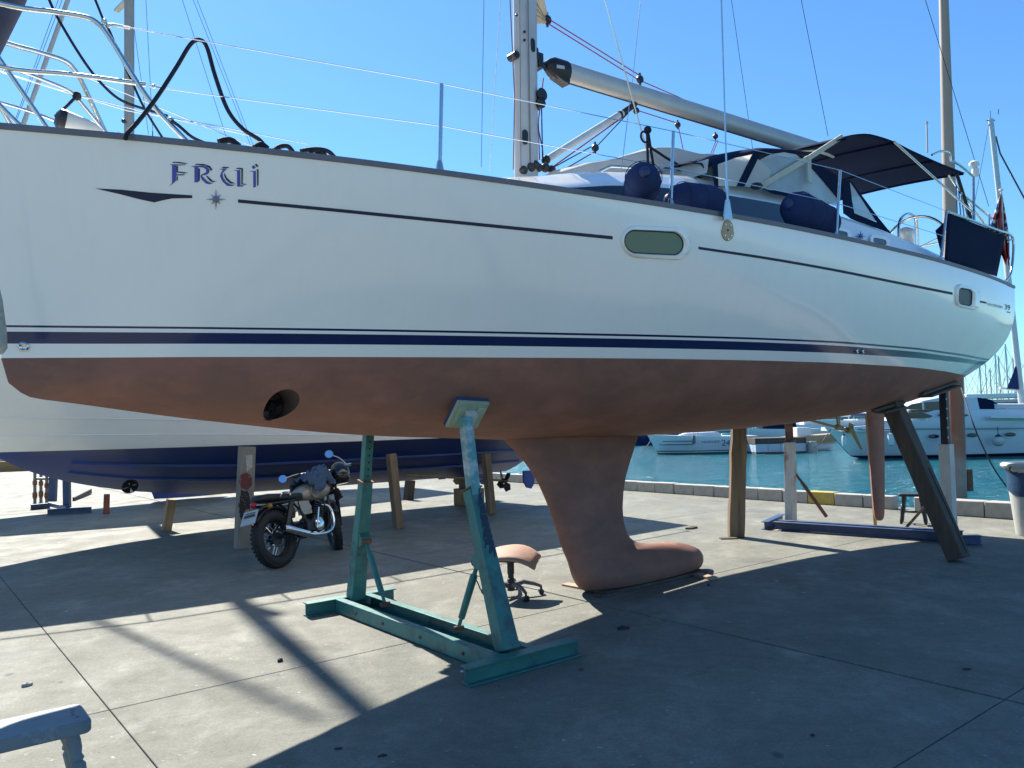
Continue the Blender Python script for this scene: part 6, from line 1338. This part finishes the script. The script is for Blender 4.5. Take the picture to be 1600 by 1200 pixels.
# shore cable from the stern to the ground
b = MB(); b.tube(smooth_path([BP(1502, 606, .7), AY(1518, 655, 10.6), AY(1533, 692, 10.5), AY(1552, 730, 10.4), AY(1575, 763, 10.3), AY(1602, 792, 10.2), AY(1640, 822, 10.1)], 5), .010, 8); tag(b.build('shore_cable', mat('dark_blue_cable', (.012, .02, .035), .5)), 'thin dark cable hanging from the stern down towards the waste bin', 'cable')
# floor litter
lit = mat('dark_litter', (.03, .022, .024), .8, var=.3, scale=20); pale = mat('pale_litter', (.62, .62, .62), .7)
def scrap(label, x, y, s_, m, flat=.012, sd=0, asp=1.6, nm='scrap'):
    r_ = random.Random(sd); c = G(x, y); b = MB(); n = 9; ang0 = r_.uniform(0, 3); ring = []
    for k in range(n):
        a_ = 2 * math.pi * k / n; q = .75 * s_ * r_.uniform(.6, 1.1); v_ = Vector((asp * q * math.cos(a_), q * math.sin(a_), 0)); ring.append(Matrix.Rotation(ang0 * .3, 3, 'Z') @ v_)
    b.loft([[c + v_ + ZA * .0015 for v_ in ring], [c + v_ * .92 + ZA * (flat * r_.uniform(.6, 1)) for v_ in ring], [c + v_ * .4 + ZA * (flat * r_.uniform(.9, 1.4)) for v_ in ring]], True, True)
    return tag(b.build(nm, m, angle=30), label, 'debris')
scrap('dark scrap of wet cloth in the shade in front of the keel bulb', 973, 983, .045, lit, .02, 1)
scrap('small bent white scrap on the sunlit ground behind the near stool', 42, 1072, .028, mat('dirty_white_litter', (.3, .29, .27), .8), .02, 2)
scrap('tiny curled dark scrap on the sunlit ground right of the mast shadow', 437, 1034, .022, lit, .02, 3)
scrap('flat dark scrap in the shade at the bottom edge left of the middle', 530, 1170, .022, lit, .006, 4)
scrap('round white blob beside the near foot of the teal cradle', 722, 1050, .016, pale, .008, 5, 1.2)
scrap('dark piece of wood with a pale edge on the sunlit ground right of the keel', 1080, 826, .09, darkwood, .03, 6, 2.0)
scrap('small dark scrap in the shade by the end of the plank', 1107, 915, .02, lit, .012, 7)
scrap('dark oily scrap on the shaded ground near the right edge', 1510, 1046, .03, lit, .006, 8)
scrap('thin dark scrap in the shade left of the bottom centre', 598, 1181, .025, lit, .006, 9)
scrap('small stone in the far shade below the keel scrap', 1270, 1150, .014, lit, .01, 10)
scrap('pale wooden chip beside the left foot of the blue cradle', 1216, 829, .07, mat('pale_chip', (.4, .34, .28), .8), .012, 11, 2.2)

# ================================================================== BOATS ON THE WATER
def WFr(px_, depth, hdg):
    O = AY(px_, 645, depth); O.z = 0; e = Vector((math.cos(hdg), math.sin(hdg), 0)); n_ = Vector((math.sin(hdg), -math.cos(hdg), 0))
    return (lambda x, y, z: O + e * x + n_ * y + ZA * z), O
whull = mat('white_boat_hull', (.62, .63, .64), .3, var=.03, scale=.8)
glassd = mat('dark_boat_glass', (.012, .018, .022), .1, var=.2, scale=2)
tealboot = mat('green_waterline_paint', (.02, .12, .09), .6)
# small white yacht with lettering
D1 = 57.0; fr1, O1 = WFr(1018, D1, 0.02); m24 = thing('moored_yacht', 'small white moored yacht with dark lettering and number on its side, across the water', 'yacht', O1 + ZA * ZW)
yhull(fr1, .3, 7.3, 1.25, ZW - .3, ZW + .12, .22, [tealboot, whull, tealboot], m24)
text_decal('MARINER', (1096.5, 692.5), (1125, 691.5), 3.6, mat('dark_grey_lettering', (.05, .05, .07), .5), 'name_lettering', m24, lambda x, y: AY(x, y, D1 - 1.32))
text_decal('24', (1127, 696.5), (1141, 696.5), 9.5, MATS['dark_grey_lettering'], 'number_lettering', m24, lambda x, y: AY(x, y, D1 - 1.32))
for xa, xb, yy in ((1035, 1085, 689.5), (1030, 1083, 695)):
    b = MB(); b.tube([AY(xa, yy, D1 - .95), AY(xb, yy - .3, D1 - 1.28)], .03, 6); b.build('hull_stripe', MATS['dark_grey_lettering'], m24)
b = MB(); b.loft([[fr1(x, y * w_, z) for y, z in ((-1, .2), (-.8, h_), (.8, h_), (1, .2))] for x, w_, h_ in ((1.6, .3, .25), (2.4, .7, .5), (4.6, .8, .55), (4.8, .8, .3))], False, False); b.build('cabin', whull, m24)
b = MB(); b.tube([fr1(3, 0, .4), fr1(3.15, 0, 10.2)], .06, 8); b.build('mast', alu, m24)
b = MB(); b.tube([fr1(3.1, 0, 1.25), fr1(6.4, 0, 1.15)], .12, 8); b.build('boom', navycloth, m24)
fdt = thing('fender', 'small dark fender hanging on the side of the lettered white yacht', 'fender', AY(1084, 687, D1 - 1.4)); b = MB(); b.tube([AY(1084, 679, D1 - 1.42), AY(1084, 683, D1 - 1.42), AY(1084, 692, D1 - 1.42), AY(1084, 694, D1 - 1.42)], [.03, .13, .13, .05], 8); b.build('fender_body', mat('grey_fender', (.12, .13, .14), .6), fdt)
# floating pontoon and concrete piles
D2 = 54.0; fr2, O2 = WFr(1178, D2, 0); pt = thing('pontoon', 'floating pontoon with brown timber side and pale floats beside the moored yacht', 'pontoon', O2 + ZA * ZW)
b = MB(); b.box(fr2(1.75, -1.2, -.12), 1.75, 1.2, .20, None); b.build('deck', darkwood, pt); 
for k in range(4): b = MB(); b.box(fr2(.45 + .87 * k, -1.1, -.60), .42, 1.1, .27, None); b.build('float', mat('pale_blue_float', (.40, .48, .54), .6, var=.06, scale=2), pt)
b = MB(); b.box(fr2(1.75, -1.1, -.97), 1.72, 1.1, .1, None); b.build('dark_underside', darkwood, pt)  # dark box for the pontoon's underside at the waterline
for k, (x, r_, tp_) in enumerate(((1259, .20, 689), (1270, .28, 688))):
    c = AY(x, 700, D2 + .3 - .5 * k); c.z = ZW - .5; b = MB(); b.lathe(c, ZA, [(0, r_ * 1.12), (1.25, r_), (1.3, r_ * .9)], 14); tag(b.build('concrete_pile', kerbmat), ('slim' if k == 0 else 'wider') + ' pale concrete pile at the end of the floating pontoon', 'pile')
# wooden fishing boat, bow to the right
D3 = 58.0; fr3, O3 = WFr(1302, D3, math.pi); fb = thing('fishing_boat', 'small open fishing boat with orange brown topsides behind the pontoon', 'fishing boat', O3 + ZA * ZW)
yhull(fr3, 0, 3.6, .95, ZW - .2, ZW + .45, .05, [whull, mat('orange_brown_topside', (.40, .26, .15), .5, var=.1, scale=3), whull], fb)
b = MB(); b.box(fr3(2.4, 0, .35), .5, .5, .35); b.build('wheelhouse', whull, fb, bevel=.04); b = MB(); b.tube([fr3(1.6, 0, 0), fr3(1.6, 0, 1.9)], .03, 6); b.build('mast', alu, fb)

# white motor yacht
D4 = 46.0; fr4, O4 = WFr(1291, D4, .04); mo = thing('motor_yacht', 'large white motor yacht with dark windows and oval portholes moored across the water', 'motor yacht', O4 + ZA * ZW)
vhull(fr4, 1.3, 14.8, 0, 1.9, 2.15, ZW - .4, ZW + .16, .95, [mat('dark_blue_waterline', (.012, .025, .09), .5), whull], par=mo, rake=1.5)
def prof(pts_px, off, wd, nm, m, top=.85, par=mo):
    P = [AY(x, y, D4) for x, y in pts_px]; zmin = min(p.z for p in P); zmax = max(p.z for p in P); b = MB(); r = []
    for sgn_ in (-1, 1):
        r.append([Vector((p.x, p.y + (off + wd) + sgn_ * wd * (1 - (1 - top) * (p.z - zmin) / max(.01, zmax - zmin)), p.z)) for p in P])
    b.loft(r, True, True, 0, False); return b.build(nm, m, par, bevel=.03)
prof([(1300, 668), (1340, 664), (1385, 658), (1402, 652), (1440, 641), (1452, 640), (1600, 640), (1640, 672), (1300, 674)], -1.75, 1.75, 'deckhouse', whull)
prof([(1402, 641), (1424, 627), (1450, 622), (1505, 621), (1512, 626), (1520, 641)], -1.45, 1.45, 'flybridge_roof', whull)
def pane(pts_px, dy, nm='window', m=glassd, par=mo):
    b = MB(); b.plate([AY(x, y, D4 + dy) for x, y in pts_px], Vector((0, .05, 0))); return b.build(nm, m, par)
pane([(1409, 640), (1424, 631.5), (1440, 628.5), (1470, 627), (1474, 640)], -1.50); pane([(1478, 640), (1476, 627), (1500, 627), (1503, 640)], -1.50)
pane([(1404, 652), (1412, 645.5), (1440, 644), (1458, 650), (1452, 653), (1425, 654)], -1.80); pane([(1464, 650), (1472, 644), (1500, 644), (1514, 649), (1508, 651)], -1.80)
b = MB(); b.plate([AY(x, y, D4 - 1.53) for x, y in ((1440, 628), (1443, 628), (1444, 640), (1441, 640))], Vector((0, .06, 0))); b.build('window_pillar', whull, mo)
prof([(1507, 622), (1527, 625), (1548, 640), (1545, 643), (1508, 642)], -1.5, 1.5, 'canopy', navycloth)
for x, y in ((1459, 682), (1519.5, 680), (1579, 679)):
    b = MB(); c = AY(x, y, D4 - 2.0); b.loft([[c + Vector((.31 * q * math.cos(a_), -.03 * (1 - q) - .05 * k, .115 * q * math.sin(a_))) for a_ in [2 * math.pi * i / 20 for i in range(20)]] for k, q in ((0, 1), (1, .9), (1, .5))], True, True); b.build('porthole', glassd, mo)
b = MB(); r = []
for i in range(12): x = 1300 + 300 * i / 11; r.append(AY(x, 671 - 1.5 * i / 11, D4 - 2.12 + .9 * max(0, 1 - i / 3)))
b.tube(r, .045, 6); b.build('rubbing_strake', mat('grey_strake', (.25, .26, .28), .5), mo)
for i in range(7): x = 1308 + 23 * i; b = MB(); q = AY(x, 668, D4 - 1.75 + .8 * max(0, 1 - i / 3)); b.tube([q, q + ZA * .62 + Vector((.15, 0, 0))], .016, 5); b.build('rail_stanchion', steel, mo)
b = MB(); b.tube([AY(1300, 652, D4 - 1.0), AY(1360, 650, D4 - 1.7), AY(1450, 652, D4 - 1.7)], .018, 5); b.build('bow_rail', steel, mo)
def hangf(label, x, y, w_, h_, m, rope=True, ball=False):
    t = thing('fender', label, 'fender', AY(x, y, D4 - 2.3)); s_ = D4 / FPX; b = MB(); c = AY(x, y, D4 - 2.32)
    if ball: b.ball(c, w_ * s_ / 2, 12)
    else: b.tube([c + ZA * (h_ * s_ * f_) for f_ in (-.5, -.42, -.2, .2, .42, .5)], [w_ * s_ * .15, w_ * s_ * .4, w_ * s_ * .5, w_ * s_ * .5, w_ * s_ * .4, w_ * s_ * .15], 10)
    b.build('fender_body', m, t); b = MB(); b.tube([c + ZA * h_ * s_ * .5, c + ZA * (h_ * s_ * .5 + .5)], .02, 5); b.build('fender_lanyard', blackrope, t)
    e = MB(); e.lathe(c + ZA * h_ * s_ * .42, ZA, [(0, w_ * s_ * .35), (.14, .03)], 10); e.build('fender_cap', navy, t)
wf = mat('white_fender', (.60, .60, .58), .5)
hangf('small white fender with dark tips at the bow of the motor yacht', 1319, 689, 7, 17, wf); hangf('long white fender on the motor yacht beside the leaning timber', 1392, 686, 9, 20, wf); hangf('white fender on the motor yacht half behind the white cradle post', 1473, 685, 8, 17, wf); hangf('round pale ball fender hanging amidships from the motor yacht', 1560, 689, 16, 16, mat('pale_green_fender', (.48, .50, .44), .5), ball=True)
# tender stowed on the motor yacht's stern side
tn = thing('dinghy', 'white inflatable dinghy with grey tubes stowed above the deck of the motor yacht', 'dinghy', AY(1580, 640, D4 + .4)); b = MB(); b.tube([AY(1546, 637, D4 - .8), AY(1552, 636, D4 - 1.3), AY(1660, 636, D4 - 1.3)], [.12, .2, .21], 12); b.build('inflatable_tube', mat('pale_grey_inflatable', (.55, .54, .55), .5), tn)
b = MB(); b.tube([AY(1548, 641, D4 - .7), AY(1660, 642, D4 - .7)], .25, 10); b.build('dinghy_hull', mat('lilac_grey_hull', (.22, .21, .26), .5), tn)  # one even lilac grey over the dinghy hull
b = MB(); b.plate([AY(1543, 650, D4 - 1.9), AY(1700, 652, D4 - 1.9), AY(1700, 655, D4 - 1.9), AY(1543, 653, D4 - 1.9)], Vector((0, .6, 0))); b.build('side_rail_moulding', whull, mo)
# tall masted yacht behind it, with navy sail cover
D5 = 56.0; fr5, O5 = WFr(1540, D5, .1); ty = thing('moored_yacht', 'tall white masted yacht with navy sail cover behind the motor yacht at the right edge', 'yacht', O5 + ZA * ZW)
yhull(fr5, -2, 11, 2.0, ZW - .4, ZW + .2, .55, [navy, whull, navy], ty)
q0, q1 = AY(1600, 660, D5), AY(1548, 186, D5); b = MB(); b.tube([q0, q1], [.22, .17], 10); b.build('mast', mat('white_mast_tube', (.52, .52, .52), .4, .1), ty)
b = MB(); b.tube([q1 - ZA * .1 - Vector((.3, 0, 0)), q1 - ZA * .1 + Vector((.3, 0, 0))], .04, 5); b.tube([q1, q1 + ZA * .6], .02, 5); b.tube([q1 + Vector((.55, 0, .35)), q1 + Vector((.6, 0, .7))], .04, 5); b.build('masthead_gear', black, ty)
b = MB(); r = [[AY(x, y, D5 + dy) for dy in (-.3, .3)] for x, y in ((1573, 607), (1581, 590), (1588, 572))]; b.loft([[AY(1573, 607, D5 - .25), AY(1573, 607, D5 + .25), AY(1592, 608, D5 + .25), AY(1592, 608, D5 - .25)], [AY(1582, 585, D5 - .2), AY(1582, 585, D5 + .2), AY(1590, 585, D5 + .2), AY(1590, 585, D5 - .2)], [AY(1586.5, 572, D5 - .1), AY(1586.5, 572, D5 + .1), AY(1588.5, 572, D5 + .1), AY(1588.5, 572, D5 - .1)]]); b.build('sail_cover', mat('navy_sail_cover', (.012, .02, .10), .8), ty)
b = MB(); b.tube([AY(1562, 606, D5), AY(1606, 612, D5)], .1, 6); b.build('boom', whull, ty)
b = MB(); b.tube([AY(1556, 213, D5), AY(1563, 240, D5), AY(1605, 318, D5), AY(1690, 470, D5)], .06, 5); b.build('hanging_line', black, ty)
for x0, y0, x1, y1 in ((1546, 190, 1526, 300), (1553, 230, 1563, 300), (1557, 260, 1600, 620)): wire('rigging_wire', [AY(x0, y0, D5), AY(x1, y1, D5) + (AY(x1, y1, D5) - AY(x0, y0, D5)) * 1.5], .02, MATS['dark_wire'], ty)
# white cabin cruiser behind, and small boats behind the pontoon
D6 = 72.0; fr6, O6 = WFr(1500, D6, 0); cc = thing('cabin_cruiser', 'white cabin cruiser with long pale deck moored behind the motor yacht below the stern', 'cabin cruiser', O6 + ZA * ZW)
vhull(fr6, 0, 11, 0, 1.7, 1.9, ZW - .4, ZW + .15, 1.0, [navy, whull], par=cc, rake=1.2)
b = MB(); b.box(fr6(4.0, 0, 1.8), 3.6, 1.5, .75); b.build('cabin', mat('cream_cabin', (.52, .49, .43), .5, var=.05, scale=2), cc, bevel=.08); b = MB(); b.box(fr6(4.2, 0, 2.9), 4.5, 1.7, .20); b.build('hardtop', whull, cc, bevel=.05); b = MB(); b.box(fr6(3.4, 1.51, 2.0), 2.2, .02, .3); b.build('window', glassd, cc)
for k in range(4): b = MB(); b.tube([fr6(.2 + 2.6 * k, 1.4, 2.5), fr6(.2 + 2.6 * k, 1.4, 2.75)], .04, 5); b.build('hardtop_post', steel, cc)
for k, (x, D, L_, lab, cm_) in enumerate(((1172, 82, 8, 'white yacht with navy cockpit cover moored behind the pontoon', navycloth), (1236, 88, 9, 'white yacht with furled sail moored behind the fishing boat', whull), (985, 78, 9, 'dark blue hulled boat seen just right of the keel far across the water', navy))):
    f_, O_ = WFr(x, D, .05); t = thing('moored_yacht', lab, 'yacht', O_ + ZA * ZW); yhull(f_, -1, L_ - 1, 1.5, ZW - .3, ZW + .15, .15 + .25 * k, [navy, navy if k == 2 else whull, navy], t)
    b = MB(); b.box(f_(L_ * .35, 0, .5 + .2 * k), L_ * .22, .8, .3); b.build('cabin', cm_, t, bevel=.06); b = MB(); b.tube([f_(L_ * .33, 0, .3), f_(L_ * .34, 0, 11)], .07, 6); b.build('mast', alu, t); b = MB(); b.tube([f_(L_ * .34, 0, 1.5), f_(L_ * .75, 0, 1.45)], .16, 6); b.build('boom', navycloth if k == 0 else whull, t)
# far row of masts
proto = None; rgm = random.Random(8)
specs = [(1507, 118, 572), (1513, 125, 560), (1529, 96, 568), (1538, 120, 566), (1546, 135, 575), (1559, 104, 556), (1565, 116, 550), (1571, 101, 538), (1583, 128, 560), (1596, 112, 548), (1612, 108, 540), (1240, 120, 560), (1330, 130, 560), (1420, 125, 560), (1120, 135, 560)]
def far_yacht():
    t = thing('distant_yacht', 'distant white yacht with bare mast in the crowded row far across the harbour', 'yacht', (0, 0, 0), 'distant yachts moored in a row')
    f_ = lambda x, y, z: Vector((x, y, z))
    yhull(f_, -4.5, 4.5, 1.5, -.3, .1, 1.2, [navy, whull, navy], t, n=12)
    b = MB(); b.loft([[Vector((x, y * w_, z)) for y, z in ((-1, 1.1), (-.8, h_), (.8, h_), (1, 1.1))] for x, w_, h_ in ((-1.8, .4, 1.2), (-1, .9, 1.7), (2, 1, 1.8), (2.2, 1, 1.4))], False, False); b.build('cabin', whull, t)
    b = MB(); b.tube([Vector((-.6, 0, 1.2)), Vector((-.5, 0, 12))], .10, 6); b.build('mast', alu, t); b = MB(); b.tube([Vector((-.5, 0, 2.6)), Vector((3.4, 0, 2.5))], .2, 6); b.build('boom', MATS['navy_sail_cover'], t)
    for p in (Vector((-4.6, 0, 1.3)), Vector((4.5, 0, 1.2)), Vector((-.5, 1.4, 1.1)), Vector((-.5, -1.4, 1.1))): b = MB(); b.tube([p, Vector((-.5, 0, 11.8))], .025, 4); b.build('stay', MATS['dark_wire'], t)
    b = MB(); b.beam(Vector((-.5, -.9, 7)), Vector((-.5, .9, 7)), .06, .06); b.build('spreader', alu, t)
    return t
for k, (x, D, yt) in enumerate(specs):
    t = far_yacht() if proto is None else dup(proto); proto = proto or t
    P = AY(x, 645, D); zt_ = AY(x, yt, D).z; t.location = (P.x, P.y, ZW); s_ = (zt_ - ZW) / 12; t.scale = (max(.85, min(1.15, s_)), 1, s_); t.rotation_euler = (0, 0, rgm.uniform(-1.2, -.5) + (math.pi if rgm.random() < .5 else 0))
# far quay closing the basin
bw = MB(); q0, q1 = AY(300, 650, 190), AY(2400, 650, 190); q0.z = q1.z = ZW; bw.beam(q0 + ZA * 1.0, q1 + ZA * 1.0, 2.6, 6, ZA); tag(bw.build('far_quay', kerbmat), kind='structure')
wire('mooring_line', [AY(1020, 683, D1 - .6), AY(1012, 696, D1 - 2), AY(1003, 704, D1 - 4)], .025, MATS['dark_wire'], m24); wire('mooring_line', [AY(1298, 671, D4 - .5), AY(1285, 690, D4 - 1.5), AY(1272, 700, D4 - 2)], .025, MATS['dark_wire'], mo)
for x in (1040, 1062, 1090, 1120, 1150, 1170): b = MB(); q = AY(x, 679, D1 - 1.1); b.tube([q, q + ZA * .6], .018, 5); b.build('stanchion', steel, m24)
b = MB(); b.tube([AY(1040, 668, D1 - 1.1), AY(1170, 667, D1 - 1.1)], .014, 5); b.build('guard_wire', steel, m24)
